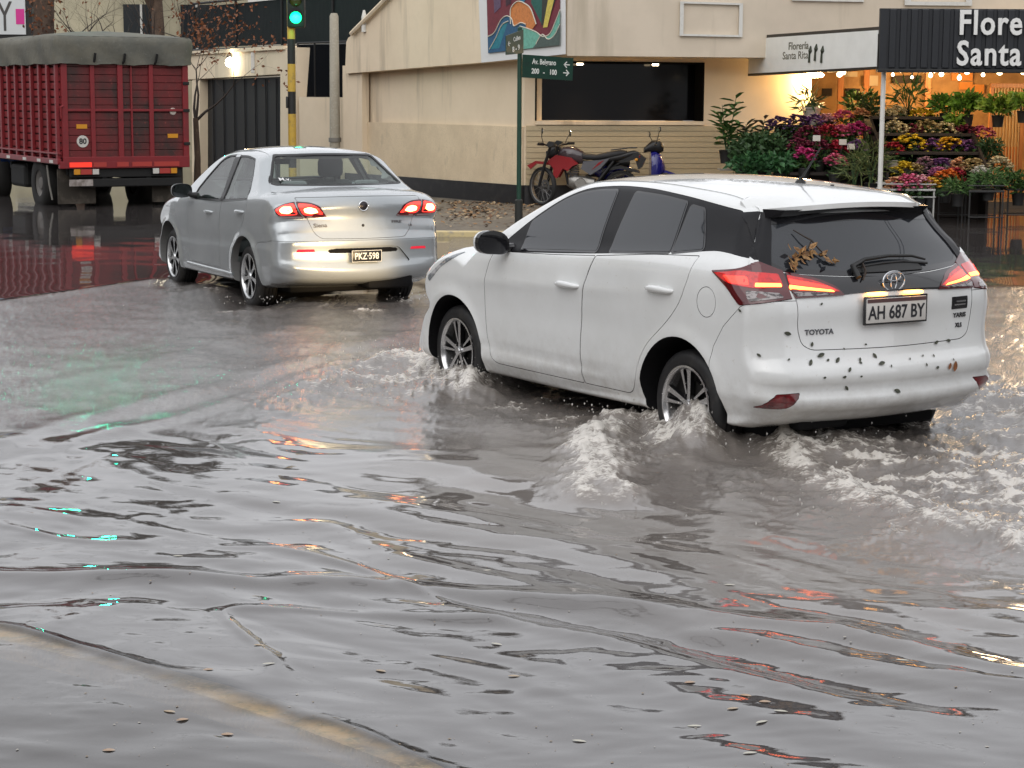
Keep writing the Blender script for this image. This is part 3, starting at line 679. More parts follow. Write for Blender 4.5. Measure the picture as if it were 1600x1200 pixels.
def make_sedan():
    silver=mat('silver_car_paint',(.43,.46,.475),.26,metal=.40,coat=1,coatr=.03,noise=[(1.1,(.34,.37,.385),.4,.7),(400,(.45,.47,.48),.5,.7)])
    blk=mat('satin_black_rubber',(.012,.012,.013),.4)
    tg=MATS.get('thin_glass')
    if not tg:
        tg=bpy.data.materials.new('thin_glass'); tg.use_nodes=True; n=tg.node_tree; n.nodes.clear(); o=n.nodes.new('ShaderNodeOutputMaterial')
        t=n.nodes.new('ShaderNodeBsdfTransparent'); t.inputs[0].default_value=(.93,.98,.96,1); g=n.nodes.new('ShaderNodeBsdfGlossy'); g.inputs['Roughness'].default_value=.02
        f=n.nodes.new('ShaderNodeFresnel'); f.inputs[0].default_value=1.6; m=n.nodes.new('ShaderNodeMixShader')
        ge=n.nodes.new('ShaderNodeNewGeometry'); mu=n.nodes.new('ShaderNodeMath'); mu.operation='SUBTRACT'; mu.use_clamp=True; n.links.new(f.outputs[0],mu.inputs[0]); n.links.new(ge.outputs['Backfacing'],mu.inputs[1]); n.links.new(mu.outputs[0],m.inputs[0]); n.links.new(t.outputs[0],m.inputs[1]); n.links.new(g.outputs[0],m.inputs[2]); n.links.new(m.outputs[0],o.inputs[0]); MATS['thin_glass']=tg
    S=SS; C=Car(S,'sedan','silver four door sedan with glowing red tail lamps ahead of the white car','car',SPOS,SRZ,silver); root=C.root
    body=link('body',S.me.copy()); bump=link('bumper',S.me.copy())
    bp=[(-.31,.60),(-.36,.635),(-.60,.655),(-.70,.672),(-1.3,.672),(-1.3,.1),(-.30,.1)]
    mb=MB().prism(bp,-1.2,1.2,'Y'); boolean(body,solid(mb.v,mb.f))
    mb=MB().prism(offset_poly(bp,.003),-1.2,1.2,'Y'); boolean(bump,solid(mb.v,mb.f),'INTERSECT')
    # hollow cabin
    V=[];F=[];st=[-.36,-.2,0,.2,.5,.9,1.3,1.5,1.7,1.9]; zr=[.40,.62,.85,.95,1.05,1.15,1.25,1.35,1.42]; m=len(zr)
    for x in st:
        rz=S.hit(x,0,'T')[0].z-.05
        row=[]
        for z in zr:
            z=min(z,rz); y=abs(S.hit(x,max(z,.5),'L')[0].y)-.055; row.append((x,max(.3,y if z<rz-.02 else y-.06),z-(.0 if z<rz else .0)))
        # keep heights strictly increasing
        for i in range(1,m):
            if row[i][2]<=row[i-1][2]+.004: row[i]=(x,row[i-1][1]*.93,row[i-1][2]+.004)
        V+=row+[(a,-b,c) for a,b,c in row[::-1]]
    k=2*m
    for i in range(len(st)-1):
        for j in range(k): q=(j+1)%k; F.append((i*k+j,i*k+q,(i+1)*k+q,(i+1)*k+j))
    F.append(list(range(k))[::-1]); F.append([(len(st)-1)*k+j for j in range(k)])
    cabV,cabF=V,F
    fg=rpoly([(1.60,.925),(1.57,1.04),(1.42,1.175,.1),(1.225,1.325,.1),(1.08,1.375,.1),(.86,1.388),(.70,.955)],.015)
    rg=rpoly([(.645,.958),(.73,1.384),(.50,1.388,.1),(.27,1.365),(.12,1.22,.1),(-.04,1.005)],.02)
    rw=rpoly([(.485,1.408,.03),(.655,1.155,.03),(.61,1.137,.03),(0,1.132,.2),(-.61,1.137,.03),(-.655,1.155,.03),(-.485,1.408,.03),(0,1.418,.3)],.02)
    ws=rpoly([(.52,1.395,.04),(.68,1.12,.03),(0,1.085,.2),(-.68,1.12,.03),(-.52,1.395,.04),(0,1.412,.2)],.02)
    dF=rpoly([(1.72,.925),(1.74,.60,.2),(1.70,.36,.05),(1.64,.315,.04),(.73,.315,.02),(.745,.62,.2),(.675,.945)],.012)
    dR=rpoly([(.665,.945),(.735,.62,.2),(.72,.315,.02),(.44,.315,.04),(.36,.42,.1),(.27,.57,.1),(.12,.70,.12),(.0,.83,.1),(-.05,.95,.1),(-.055,1.0)],.012)
    O=('O',R(-45))
    lF=rpoly([(-.040,.955,.02),(.045,1.000,.04),(.128,1.018,.01),(.20,.868,.01),(.06,.868,.02),(-.01,.90,.03)],.012)
    lG=rpoly([(.136,1.019,.01),(.26,1.012,.05),(.335,.975,.03),(.372,.875,.012),(.208,.868,.01)],.012)
    lid=rpoly([(.60,1.048,.02),(.515,.885,.05),(.46,.745,.04),(.40,.692,.03),(0,.686,.3),(-.40,.692,.03),(-.46,.745,.04),(-.515,.885,.05),(-.60,1.048,.02),(0,1.060,.3)],.02)
    rf=rpoly([(.62,.598,.008),(.47,.598,.008),(.46,.574,.008),(.63,.574,.008)],.008)
    W=[]; C.wells([(.0,.30),(2.373,.30)],.368,.48,W)
    C.cut(body,W)
    frames=rpoly([(1.70,.918),(1.66,1.04),(1.44,1.20,.1),(1.22,1.36,.1),(1.06,1.405,.1),(.80,1.418,.2),(.45,1.415,.2),(.23,1.385,.05),(.09,1.24,.1),(-.075,.995),(.3,.965,.2),(.9,.94,.2)],.02)
    dcut=[]; C.pocket(offset_poly(dF,-.004),'L',.012,list_=dcut); C.pocket(offset_poly(dR,-.004),'L',.012,list_=dcut); C.cut(body,dcut)
    lc=[]; C.pocket(lF,O,.02,list_=lc); C.pocket(lG,O,.02,list_=lc); C.cut(body,lc)
    V,F=S.cutter(offset_poly(lid,-.004),'B',.05,.013); C.cut(body,[(V,F)])
    C.cut(body,[([Vector(v) for v in cabV],cabF)])
    wc=[]; C.pocket(fg,'L',.10,list_=wc); C.pocket(rg,'L',.10,list_=wc)
    V,F=S.cutter(rw,'B',.05,.11); wc.append((V,F)); V,F=S.cutter(ws,'F',.05,.11); wc.append((V,F))
    C.cut(body,wc)
    bl=[W[0],W[1]]; C.pocket(rf,'B',.012,list_=bl); 
    pw=rpoly([(.345,.60,.03),(.27,.615,.05),(-.27,.615,.05),(-.345,.60,.05),(-.46,.47,.03),(.46,.47,.03)],.03)
    V,F=S.cutter(pw,'B',.05,.018); bl.append((V,F)); C.cut(bump,bl)
    body.parent=root; bump.parent=root
    C.finish(body,[silver,mat('cabin_grey',(.20,.20,.195),.85)]); C.finish(bump,[silver,C.black])
    C.part('plate_recess',pw,'B',silver,o1=-.0165,o0=-.03,sides=False,parent=bump)
    C.part('door',dF,'L',silver); C.part('door',dR,'L',silver); lo=C.part('boot_lid',lid,'B',silver,sides=False)[0]
    for q in (fg,rg):
        C.part('window',offset_poly(q,.002),'L',tg,o1=-.006,o0=-.009)
    def frame(name,q,view,t,m,sides,par=None):
        """ring of rubber round an opening"""
        n=len(q); inn=offset_poly(q,.016); 
        for sg in ((1,-1) if sides else (1,)):
            Vv=[];Ff=[]
            for ring,o in ((q,.0015),(inn,-.001),(inn,-.016),(q,-.016)):
                for p in ring:
                    h,nn=S.hit(p[0],p[1],view); P=h+nn*o; Vv.append((P.x,P.y*sg,P.z))
            for a in range(4):
                b=(a+1)%4
                for i in range(n): j=(i+1)%n; Ff.append((a*n+i,a*n+j,b*n+j,b*n+i))
            mb=MB(); mb.add(Vv,Ff); mb.build(name,m,root,35)
    frame('window_seal',fg,'L',.01,blk,True); frame('window_seal',rg,'L',.01,blk,True); frame('rear_window_seal',rw,'B',.01,blk,False); frame('windscreen_seal',ws,'F',.01,blk,False)
    pil=rpoly([(.875,1.392),(.72,1.388),(.64,.955),(.705,.952)],.004); C.part('pillar_trim',pil,'L',blk,o1=.001,o0=-.004)
    C.part('rear_window',offset_poly(rw,.003),'B',tg,o1=-.006,o0=-.009,sides=False); C.part('windscreen',offset_poly(ws,.003),'F',tg,o1=-.006,o0=-.009,sides=False)
    # interior
    sm=mat('seat_fabric',(.16,.165,.17),.9)
    def seat(y,x,w=.25,hr=True):
        mb=MB(); mb.bbox(x-.05,x+.48,y-w,y+w,.42,.60,.05); mb.M=Matrix.Translation((x,y,.55))@Matrix.Rotation(R(-14),4,'Y'); mb.bbox(-.07,.07,-w,w,0,.60,.06); mb.M=None
        if hr: mb.M=Matrix.Translation((x-.17,y,1.16)); mb.bbox(-.05,.05,-.13,.13,0,.19,.045); mb.M=None; mb.tube([(x-.16,y-.05,1.08),(x-.17,y-.05,1.2)],.008); mb.tube([(x-.16,y+.05,1.08),(x-.17,y+.05,1.2)],.008)
        mb.build('seat',sm,root,40)
    seat(.36,1.0); seat(-.36,1.0)
    mb=MB(); mb.bbox(.1,.55,-.62,.62,.42,.58,.05); mb.M=Matrix.Translation((.08,0,.55))@Matrix.Rotation(R(-20),4,'Y'); mb.bbox(-.06,.06,-.62,.62,0,.52,.05); mb.M=None
    for y in (.36,-.36): mb.bbox(-.14,-.05,y-.13,y+.13,1.03,1.17,.04)
    mb.build('rear_bench',sm,root,40)
    mb=MB(); mb.bbox(1.62,1.95,-.66,.66,.72,.96,.06); mb.build('dashboard',mat('dashboard_plastic',(.04,.042,.045),.6),root,40)
    mb=MB(); mb.bbox(-.40,-.10,-.6,.6,1.02,1.05,.01); mb.build('parcel_shelf',mat('dashboard_plastic'),root,40)
    mb=MB(); mb.M=Matrix.Translation((1.50,.36,.93))@Matrix.Rotation(R(62),4,'Y'); mb.tube([(.18*math.cos(2*math.pi*i/24),.18*math.sin(2*math.pi*i/24),0) for i in range(25)],.014,8,False); mb.box(-.17,.17,-.02,.02,-.01,.01); mb.M=None; mb.build('steering_wheel',blk,root,50)
    mb=MB(); mb.bbox(1.30,1.33,-.12,.12,1.27,1.33,.02); mb.build('inner_mirror',blk,root,40)
    p,nn=S.hit(.50,1.19,'B'); text_obj('M.v.',.07,.0006,mat('sticker_white',(.8,.8,.8),.5),root,basis(p+nn*.002,(0,-1,0),nn.cross(Vector((0,-1,0)))*(-1 if nn.cross(Vector((0,-1,0))).z<0 else 1)),'sticker',bold=.001)
    # lamps
    dred=mat('lamp_dark_red2',(.10,.004,.005),.08,coat=1); lit=mat('lamp_red_lit2',(.7,.02,.01),.2,emit=(1,.03,.02),es=2.2,coat=1)
    hot=mat('lamp_hot',(1,.5,.2),.3,emit=(1,.36,.10),es=12); rim_=mat('lamp_grey_rim',(.30,.22,.22),.2,coat=1)
    A=C.part('taillight',offset_poly(lF,.002),O,dred,o1=.006,o0=-.014); B=C.part('taillight',offset_poly(lG,.002),O,dred,o1=.006,o0=-.014)
    def disc(cx,cz,rx,rz,n=22): return [(cx+rx*math.cos(2*math.pi*i/n),cz+rz*math.sin(2*math.pi*i/n)) for i in range(n)]
    C.part('lamp_lens',rpoly([(-.025,.945),(.04,.985,.03),(.125,1.003,.02),(.165,.905,.03),(.02,.898,.03)],.02),O,lit,o1=.008,o0=0,parent=A[0]); C.part('lamp_bulb',rpoly([(.015,.945),(.045,.972),(.105,.975),(.125,.935),(.09,.915),(.03,.920)],.012),O,hot,o1=.010,o0=0,parent=A[0])
    C.part('lamp_lens',rpoly([(.155,1.000,.02),(.25,.995,.04),(.315,.968,.03),(.35,.905,.02),(.205,.898,.02)],.02),O,lit,o1=.008,o0=0,parent=B[0]); C.part('lamp_bulb',rpoly([(.205,.955),(.25,.968),(.295,.955),(.315,.925),(.26,.912),(.215,.925)],.012),O,hot,o1=.010,o0=0,parent=B[0])
    C.part('lamp_lens',rpoly([(.0,.893),(.185,.888),(.193,.873),(.05,.873)],.006),O,rim_,o1=.0085,o0=0,parent=A[0]); C.part('lamp_lens',rpoly([(.215,.888),(.36,.892),(.366,.880),(.213,.873)],.006),O,rim_,o1=.0085,o0=0,parent=B[0])
    C.part('reflector',offset_poly(rf,.001),'B',mat('reflector_glow',(.5,.01,.03),.15,emit=(1,.02,.05),es=.5,coat=1),o1=.001,o0=-.01)  # bumper reflectors are no lamps; emission stands in for returned light
    # plate
    chrome=MATS['chrome']; pk=mat('plate_black',(.015,.015,.016),.35)
    px=-.972; mb=MB(); mb.bbox(px-.004,px+.004,-.147,.147,.475,.585,.004); po=mb.build('licence_plate',pk,root,30)
    wt=mat('plate_letter_white',(.75,.74,.7),.5); text_obj('PKZ·598',.082,.0006,wt,po,basis((px-.0048,0,.528),(0,-1,0),(0,0,1)),bold=.0015,sx=.80)
    mb=MB(); 
    for (y0,y1,z0,z1) in ((-.144,.144,.478,.482),(-.144,.144,.578,.582),(-.144,-.140,.482,.578),(.140,.144,.482,.578)): mb.box(px-.0052,px-.0035,y0,y1,z0,z1)
    mb.build('plate_border',wt,po)
    p,nn=S.hit(0,.975,'B'); mb=MB(); mb.lathe([(.001,-.008),(.036,-.006),(.040,-.003)],28,'X',(p.x-.002,0,.975)); mb.build('emblem',mat('emblem_dark',(.05,.045,.05),.25,metal=.6),root,50)
    mb=MB(); mb.tube([(p.x-.006,.043*math.cos(2*math.pi*i/28),.975+.043*math.sin(2*math.pi*i/28)) for i in range(29)],.006,8,False); mb.build('emblem_ring',chrome,root,60)
    mb=MB(); q,_=S.hit(0,.80,'B'); mb.lathe([(.001,-.004),(.012,-.004),(.014,.003)],14,'X',(q.x-.001,0,.80)); mb.build('boot_lock',blk,root,40)
    def dec(t,y,z,sz,m,sx=1):
        p,nn=S.hit(y,z,'B'); yy=nn.cross(Vector((0,-1,0))); yy=yy if yy.z>0 else -yy; text_obj(t,sz,.001,m,lo,basis(p+nn*.003,yy.cross(nn),yy),bold=.0008,sx=sx)
    dk=mat('badge_grey',(.12,.11,.11),.3,metal=.6)
    dec('Siena',.40,.805,.05,dk,1.2); dec('FIRE',-.335,.825,.030,dk,1.9); dec('1.4',-.475,.79,.028,dk,1.1)
    # mirrors, handles
    for sg in (1,-1):
        c=Vector((1.545,sg*.93,1.015)); V=[];F=[];n=20;k=8
        for i in range(k):
            t=i/(k-1); sc=math.cos(t*math.pi/2)**.5 if i<k-1 else .02
            for j in range(n):
                a=2*math.pi*j/n; ca,sa=math.cos(a),math.sin(a); V.append((c.x+.09*math.sin(t*math.pi/2),c.y+sg*.105*sc*abs(ca)**.7*(1 if ca>0 else -1),c.z+.07*sc*abs(sa)**.75*(1 if sa>0 else -1)))
        for i in range(k-1):
            for j in range(n): q=(j+1)%n; F.append((i*n+j,i*n+q,(i+1)*n+q,(i+1)*n+j))
        mb=MB(); mb.add(V,F); mr=mb.build('mirror',mat('mirror_cover_grey',(.30,.31,.32),.4,coat=.3),root,60)
        ring=[Vector(v) for v in V[:n]]; r2=[(v.x-.015,c.y+(v.y-c.y)*.98,c.z+(v.z-c.z)*.98) for v in ring]; r3=[(v.x-.012,c.y+(v.y-c.y)*.90,c.z+(v.z-c.z)*.90) for v in ring]
        mb=MB(); mb.add([tuple(v) for v in ring]+r2+r3,[(i,(i+1)%n,(i+1)%n+n,i+n) for i in range(n)]+[(i+n,(i+1)%n+n,(i+1)%n+2*n,i+2*n) for i in range(n)]); mb.build('mirror_shell',blk,mr,40)
        mb=MB(); mb.add([(a-.001,b,c_) for a,b,c_ in r3],[list(range(n))]); mb.build('mirror_glass',mat('mirror_glass',(.30,.32,.34),.05,metal=1),mr)
        mb=MB(); mb.tube([(1.53,sg*.78,.965),(1.54,sg*.83,.97),(1.55,sg*.86,.99)],[.035,.028,.03],8); mb.build('mirror_arm',blk,mr,50)
        for (x0,x1,z) in ((1.13,.92,.835),(.22,.01,.885)):
            pts=[];rr=[]
            for i in range(11):
                t=i/10; x=x0+(x1-x0)*t; q,_=S.hit(x,z,'L'); pts.append((x,sg*(q.y+.032*min(1,1.05*math.sin(math.pi*t)**.5)-.006),z)); rr.append(.010+.008*math.sin(math.pi*t)**.6)
            mb=MB(); mb.tube(pts,rr,10); mb.build('door_handle',silver,root,60)
    mr_=mat('silver_rim',(.60,.61,.62),.25,metal=.8)
    for x in (0,2.373):
        for sg in (1,-1): car_wheel(root,x,sg*.68,.293,.205,.19,spokes_sedan,sg,mr_)
    mb=MB(); mb.bbox(-.5,2.9,-.56,.56,.17,.42,.03); mb.tube([(0,-.68,.29),(0,.68,.29)],.04); mb.bbox(-.88,-.55,-.5,-.05,.22,.38,.04); mb.build('underbody',C.black,root,30)
    for sg in (1,-1):
        mb=MB(); pts=[]
        for x in (1.75,1.2,.6,.36): q,_=S.hit(x,.275,'L'); pts.append((x,sg*(q.y+.003),.285))
        mb.tube(pts,.016,8); mb.build('sill_strip',silver,root,50)
make_sedan()
# ------------------------------------------------ placement helpers (photo pixel + distance -> world point)
_P=R(8.489);_R=R(.34);_c,_s=math.cos(_P),math.sin(_P)
_fw=Vector((0,_c,-_s));_up=Vector((0,_s,_c));_rt=Vector((1,0,0)); _r2=_rt*math.cos(_R)+_up*math.sin(_R);_u2=_up*math.cos(_R)-_rt*math.sin(_R)
CO=Vector((0,0,1.969))
def ray(u,v): return _fw+_r2*((u-800)/3028)-_u2*((v-600)/3028)
def PD(u,v,d): r=ray(u,v); return CO+r*(d/r.y)
def PZ(u,v,z): r=ray(u,v); return CO+r*((z-CO.z)/r.z)
def PL(u,v,p0,p1,off=0):
    """point on the vertical plane through p0,p1 (xy), moved off metres towards the camera side"""
    p0=Vector((p0[0],p0[1],0));p1=Vector((p1[0],p1[1],0)); d=(p1-p0).normalized(); n=Vector((d.y,-d.x,0)); 
    if n.y>0: n=-n
    r=ray(u,v); t=((p0+n*off-CO).dot(n))/r.dot(n); return CO+r*t
def pnoise(x,y,seed=0,n=256):
    rs=np.random.RandomState(seed); g=rs.rand(n,n); xi=np.floor(x).astype(int);yi=np.floor(y).astype(int); fx=x-xi;fy=y-yi
    fx=fx*fx*fx*(fx*(fx*6-15)+10);fy=fy*fy*fy*(fy*(fy*6-15)+10); a=xi%n;b=yi%n;a1=(a+1)%n;b1=(b+1)%n
    return (g[a,b]*(1-fx)+g[a1,b]*fx)*(1-fy)+(g[a,b1]*(1-fx)+g[a1,b1]*fx)*fy
def fbm(x,y,seed=0,o=4,l=2.03,g=.5):
    s=0;a=1;t=0
    for i in range(o):
        c,sn=math.cos(.6*i),math.sin(.6*i); s=s+a*(pnoise((x*c-y*sn)*l**i+7.3*i,(x*sn+y*c)*l**i+3.1*i,seed+i)-.5); t+=a; a*=g
    return s/t*2
# ------------------------------------------------ ground, pavement
asph=mat('asphalt_wet',(.045,.045,.047),.5,noise=[(30,(.07,.068,.065),.4,.7),(1.2,(.03,.03,.03),.45,.6)],bump=(60,.3,.01))
g=MB().add([(-400,-20,-.02),(400,-20,-.02),(400,900,-.02),(-400,900,-.02)],[(0,1,2,3)]).build('road',asph); setp(g,kind='structure')
pav=mat('pavement_wet',(.13,.11,.09),.45,noise=[(2.2,(.20,.17,.13),.45,.6),(14,(.07,.055,.045),.52,.62),(60,(.24,.19,.13),.6,.7)],bump=(40,.3,.01))
kl,kr=-3.95,3.9
m=MB().box(kl,kr,26.02,45,-.01,.15); o=m.build('pavement',pav); setp(o,kind='structure')
kerbm=mat('kerb_yellow_paint',(.62,.50,.26),.5,noise=(8,(.38,.33,.25),.5,.65))
m=MB(); m.bbox(kl,kr,25.86,26.0,-.01,.165,.015); o=m.build('kerb',kerbm); setp(o,kind='structure')
# submerged yellow-painted kerb in the foreground
ks=[PZ(u,v,.055) for u,v in ((-180,925),(20,992),(180,1035),(330,1078),(480,1125),(640,1190),(800,1275))]
m=MB(); V=[];F=[]
for i,p in enumerate(ks):
    t=(ks[min(i+1,len(ks)-1)]-ks[max(i-1,0)]).normalized(); n=Vector((-t.y,t.x,0)); w=.060+.014*math.sin(i*2.1)
    for q,z in ((n*w,.058),(n*-w,.058),(n*-w*1.5,-.02),(n*w*1.5,-.02)): V.append((p.x+q.x,p.y+q.y,z))
for i in range(len(ks)-1):
    for j in range(4): k=(j+1)%4; F.append((i*4+j,i*4+k,(i+1)*4+k,(i+1)*4+j))
F.append((3,2,1,0)); F.append(tuple((len(ks)-1)*4+j for j in range(4)))
m.add(V,F); o=m.build('kerb',mat('kerb_drowned',(.74,.54,.29),.7,noise=[(5,(.26,.20,.14),.44,.62),(16,(.40,.36,.22),.5,.68),(60,(.80,.62,.36),.5,.7)])); setp(o,kind='structure')
m=MB(); m.add([(-30,-2,.0),(-30,4.4,.0),(-2.6,7.45,.0),(-1.1,6.42,.0),(-.3,5.62,.0),(1,3.9,.0),(2,-2,.0)],[tuple(range(7))]); o=m.build('verge_slab',mat('drowned_slab',(.13,.125,.12),.7,noise=(6,(.07,.07,.07),.4,.7))); setp(o,kind='structure')
# ------------------------------------------------ water
WZ=.09
def build_water():
    ys=[3.6]
    while ys[-1]<60: ys.append(ys[-1]+max(.010,ys[-1]**2/(3028*1.85)*2.0))
    ys=np.array(ys); tt=np.concatenate([np.linspace(-.95,-.31,170)[:-1],np.linspace(-.31,.31,690),np.linspace(.31,.95,170)[1:]]); nx=len(tt); globals()['TT_']=tt; X=np.outer(ys,tt); Y=np.outer(ys,np.ones(nx))
    def poly_dist(px):
        pts=[PZ(u,v,WZ) for u,v in px]; D=np.full(X.shape,1e9); S=np.zeros(X.shape); side=np.zeros(X.shape); acc=0
        L=sum((pts[i+1]-pts[i]).length for i in range(len(pts)-1))
        for i in range(len(pts)-1):
            a,b=pts[i],pts[i+1]; ex,ey=b.x-a.x,b.y-a.y; l2=ex*ex+ey*ey; t=np.clip(((X-a.x)*ex+(Y-a.y)*ey)/l2,0,1); dx=X-a.x-t*ex;dy=Y-a.y-t*ey; d=np.hypot(dx,dy)
            m=d<D; D=np.where(m,d,D); S=np.where(m,(acc+t*math.sqrt(l2))/L,S); side=np.where(m,np.sign(ex*(Y-a.y)-ey*(X-a.x)),side); acc+=math.sqrt(l2)
        return D,S,side
    def blob(u,v,ru,rv): 
        p=PZ(u,v,WZ); q=PZ(u+ru,v,WZ); r=PZ(u,v-rv,WZ); return np.exp(-((X-p.x)/(q.x-p.x))**2-((Y-p.y)/max(.05,(r.y-p.y)))**2)
    H=np.zeros(X.shape); foam=np.zeros(X.shape); turb=np.zeros(X.shape)
    wx=X+.25*fbm(X*.7,Y*.7,31,2); wy=Y+.25*fbm(X*.7,Y*.7,47,2)
    for (gu,gv,ga,gb,gk) in ((95,960,70,30,1.2),(100,1065,150,55,.8),(130,560,120,50,.8)):
        H+=gk*.0012*blob(gu,gv,ga,gb)*fbm(X*22,Y*16,int(gu+gv),3,2.1,.6)
    # swell with long crests, strongest in the mid foreground
    amp=np.clip((Y-4.6)/1.6,0.15,1)*np.exp(-np.clip(Y-10,0,99)/5.0)
    sl=np.clip((X+.25*(Y-6)+1.6)/1.6,0,1); cr=wx*.62+wy*.78; al=wx*.78-wy*.62; cl=wx*.80-wy*.45; a2=wx*.45+wy*.80
    H+=amp*(sl*.040*fbm(al*.55,cr*2.0,3,3,2.1,.42)+(1-sl)*.026*fbm(a2*.55,cl*1.9,4,3,2.1,.42)+.010*fbm(wx*.6,wy*1.9,6,3,2.1,.42))
    H+=amp*.0045*fbm(al*1.6,cr*4.6,9,3,2.0,.5)
    H+=.0022*fbm(wx*5+wy*1.3,wy*11,13,2)*np.clip((12-Y)/5,0,1)+.00035*fbm(X*26,Y*30,14,2)*np.clip((9-Y)/3,0,1)*np.clip(.3+2*fbm(X*.8,Y*1.4,15,2),0,1)
    # sharper ridges running to lower right
    r=np.abs(fbm(al*.32,cr*1.1,77,2)); H+=amp*.009*np.exp(-(r/.05)**2)*np.clip((9.6-Y)/2,0,1)
    # calm pool at far left / right (mirror): only tiny ripples
    D,S,sd=poly_dist([(-400,520),(0,472),(130,455),(262,434),(420,470),(660,455)])
    far=np.clip((Y-np.interp(X,[-8,-4.6,-3.55,-2.5,-.8],[15.5,17.3,19.8,17.6,18.5]))/.25,0,1)
    far_r=np.clip((Y-19.25)/.3,0,1)*(X>1.5)
    calm=np.clip(np.where(X<-.8,far,0)+far_r,0,1)
    chop=(1-calm)*np.clip((Y-10.4)/1.6,0,1)
    chop=np.maximum(chop,np.clip((Y-(8.6+(X-1.2)*-.45))/.5,0,1)*(X>1.0)*(1-calm))
    H+=chop*.008*fbm(X*5.5,Y*4,21,3)*np.clip(13/Y,.3,1)+chop*.006*fbm(X*1.6,Y*1.8,23,2)
    H+=calm*.0022*fbm(X*2.5,Y*7,25,3)
    turb=np.maximum(turb,chop*.6)
    e=np.exp(-(D/.12)**2)*(1-.6*S); H+=.018*e; foam=np.maximum(foam,.28*e*np.clip((fbm(X*6,Y*4,5,2)+.35),0,1))
    # secondary wake ridges of the sedan
    for px,a,wd in (([(640,520),(430,580),(200,640),(0,690),(-200,730)],.030,.16),([(560,560),(330,640),(60,700),(-100,725)],.022,.12),([(420,520),(200,575),(0,610)],.014,.14),([(470,800),(620,870),(900,930),(1250,1010),(1600,1080)],.016,.10),([(-50,895),(300,900),(640,915),(1000,950),(1300,985),(1650,1070)],.026,.09),([(700,950),(1000,1010),(1250,1075),(1600,1140)],.014,.08)):
        d,s,_=poly_dist(px); H+=a*np.exp(-(d/wd)**2)*np.sin(np.pi*np.clip(s*.9+.08,0,1))**.5*(1+.4*fbm(X*1.5,Y*1.5,int(a*1e4),2))
    # hatch bow wave
    d,s,sd=poly_dist([(770,600),(700,572),(650,566),(570,580),(500,606),(430,640),(398,668),(392,700)]); k=np.clip(1-.95*s,0,1)
    n1=fbm(X*4,Y*3,61,4,2.1,.6)
    H+=(.085*k*np.exp(-(d/.22)**2)*(1+.9*n1)); foam=np.maximum(foam,k*np.exp(-(d/.19)**2)*np.clip(.62+1.6*n1,0,1))
    b=blob(640,590,120,32); H+=.02*b*fbm(X*7,Y*5,63,3); foam=np.maximum(foam,b*np.clip(.40+1.8*fbm(X*5,Y*6,65,4,2.1,.65),0,1)); turb=np.maximum(turb,b)
    b=blob(820,640,170,40); foam=np.maximum(foam,b*np.clip(.02+1.6*fbm(X*5,Y*7,67,4,2.1,.65),0,1)*.8); turb=np.maximum(turb,b*.9)
    # front wheel splash
    b=blob(728,610,50,15); H+=.13*b*(1+.8*fbm(X*8,Y*7,68,3)); foam=np.maximum(foam,b*np.clip(.85+fbm(X*9,Y*8,69,3),0,1))
    b=blob(1100,697,40,15); H+=.15*b*(1+.7*fbm(X*9,Y*9,70,3)); foam=np.maximum(foam,b*np.clip(.7+fbm(X*10,Y*9,72,3),0,1.1))
    b=blob(640,575,95,20); H+=.045*b*(1+fbm(X*5,Y*5,66,3)); foam=np.maximum(foam,b*np.clip(.45+1.5*fbm(X*6,Y*5,64,4,2.1,.6),0,1))
    # rear wheel wave: left face
    d,s,sd=poly_dist([(1090,705),(1060,680),(1015,662),(960,668),(930,695),(925,730),(945,775)]); n2=fbm(X*5,Y*4,71,4,2.1,.6)
    env=np.exp(-(d/.17)**2); H+=.10*env*(1-.5*s)*(1+.7*n2); foam=np.maximum(foam,env*np.clip(.72+1.6*n2,0,1))
    b=blob(1030,695,90,34); H+=.035*b*(1+1.0*fbm(X*5,Y*5,73,3)); foam=np.maximum(foam,b*np.clip(.30+1.6*fbm(X*6,Y*7,75,4,2.1,.62),0,1)); turb=np.maximum(turb,b)
    # wake behind the rear wheel to the right
    d,s,sd=poly_dist([(1170,700),(1215,705),(1260,735),(1330,775),(1440,812),(1600,850),(1800,890)]); n3=fbm(X*5,Y*4.2,81,4,2.1,.6)
    env=np.exp(-(d/(.13+.05*s))**2); H+=.050*env*(1-.45*s)*(1+.8*n3); foam=np.maximum(foam,env*np.clip(.75+1.6*n3,0,1)*(1-.25*s))
    b=blob(1260,690,110,26); H+=.10*b*(1+.7*fbm(X*5,Y*5,83,3)); foam=np.maximum(foam,b*np.clip(.45+1.7*fbm(X*6,Y*7,85,4,2.1,.62),0,1)); turb=np.maximum(turb,b)
    b=np.clip(blob(1480,740,260,75)*1.3,0,1); H+=.030*b*fbm(X*4.5,Y*4.5,87,4,2.1,.6); foam=np.maximum(foam,b*np.clip(.28+2.0*fbm(X*5+.8*Y,Y*8,89,4,2.1,.66),0,1)); turb=np.maximum(turb,b)
    b=np.clip(blob(1570,640,110,45)*1.2,0,1); H+=.07*b*(.8+1.2*fbm(X*4,Y*4,91,3)); foam=np.maximum(foam,b*np.clip(.45+1.7*fbm(X*6,Y*6,93,4,2.1,.62),0,1)); turb=np.maximum(turb,b)
    b=np.clip(blob(1600,520,60,90)*1.2,0,1); foam=np.maximum(foam,b*np.clip(-.25+1.6*fbm(X*9,Y*5,95,3),0,1)*.7)
    # sedan wheels
    H-=.07*np.clip(blob(398,466,46,16)*1.3,0,1)+.05*np.clip(blob(282,438,34,12)*1.3,0,1)+.05*blob(640,462,40,12)
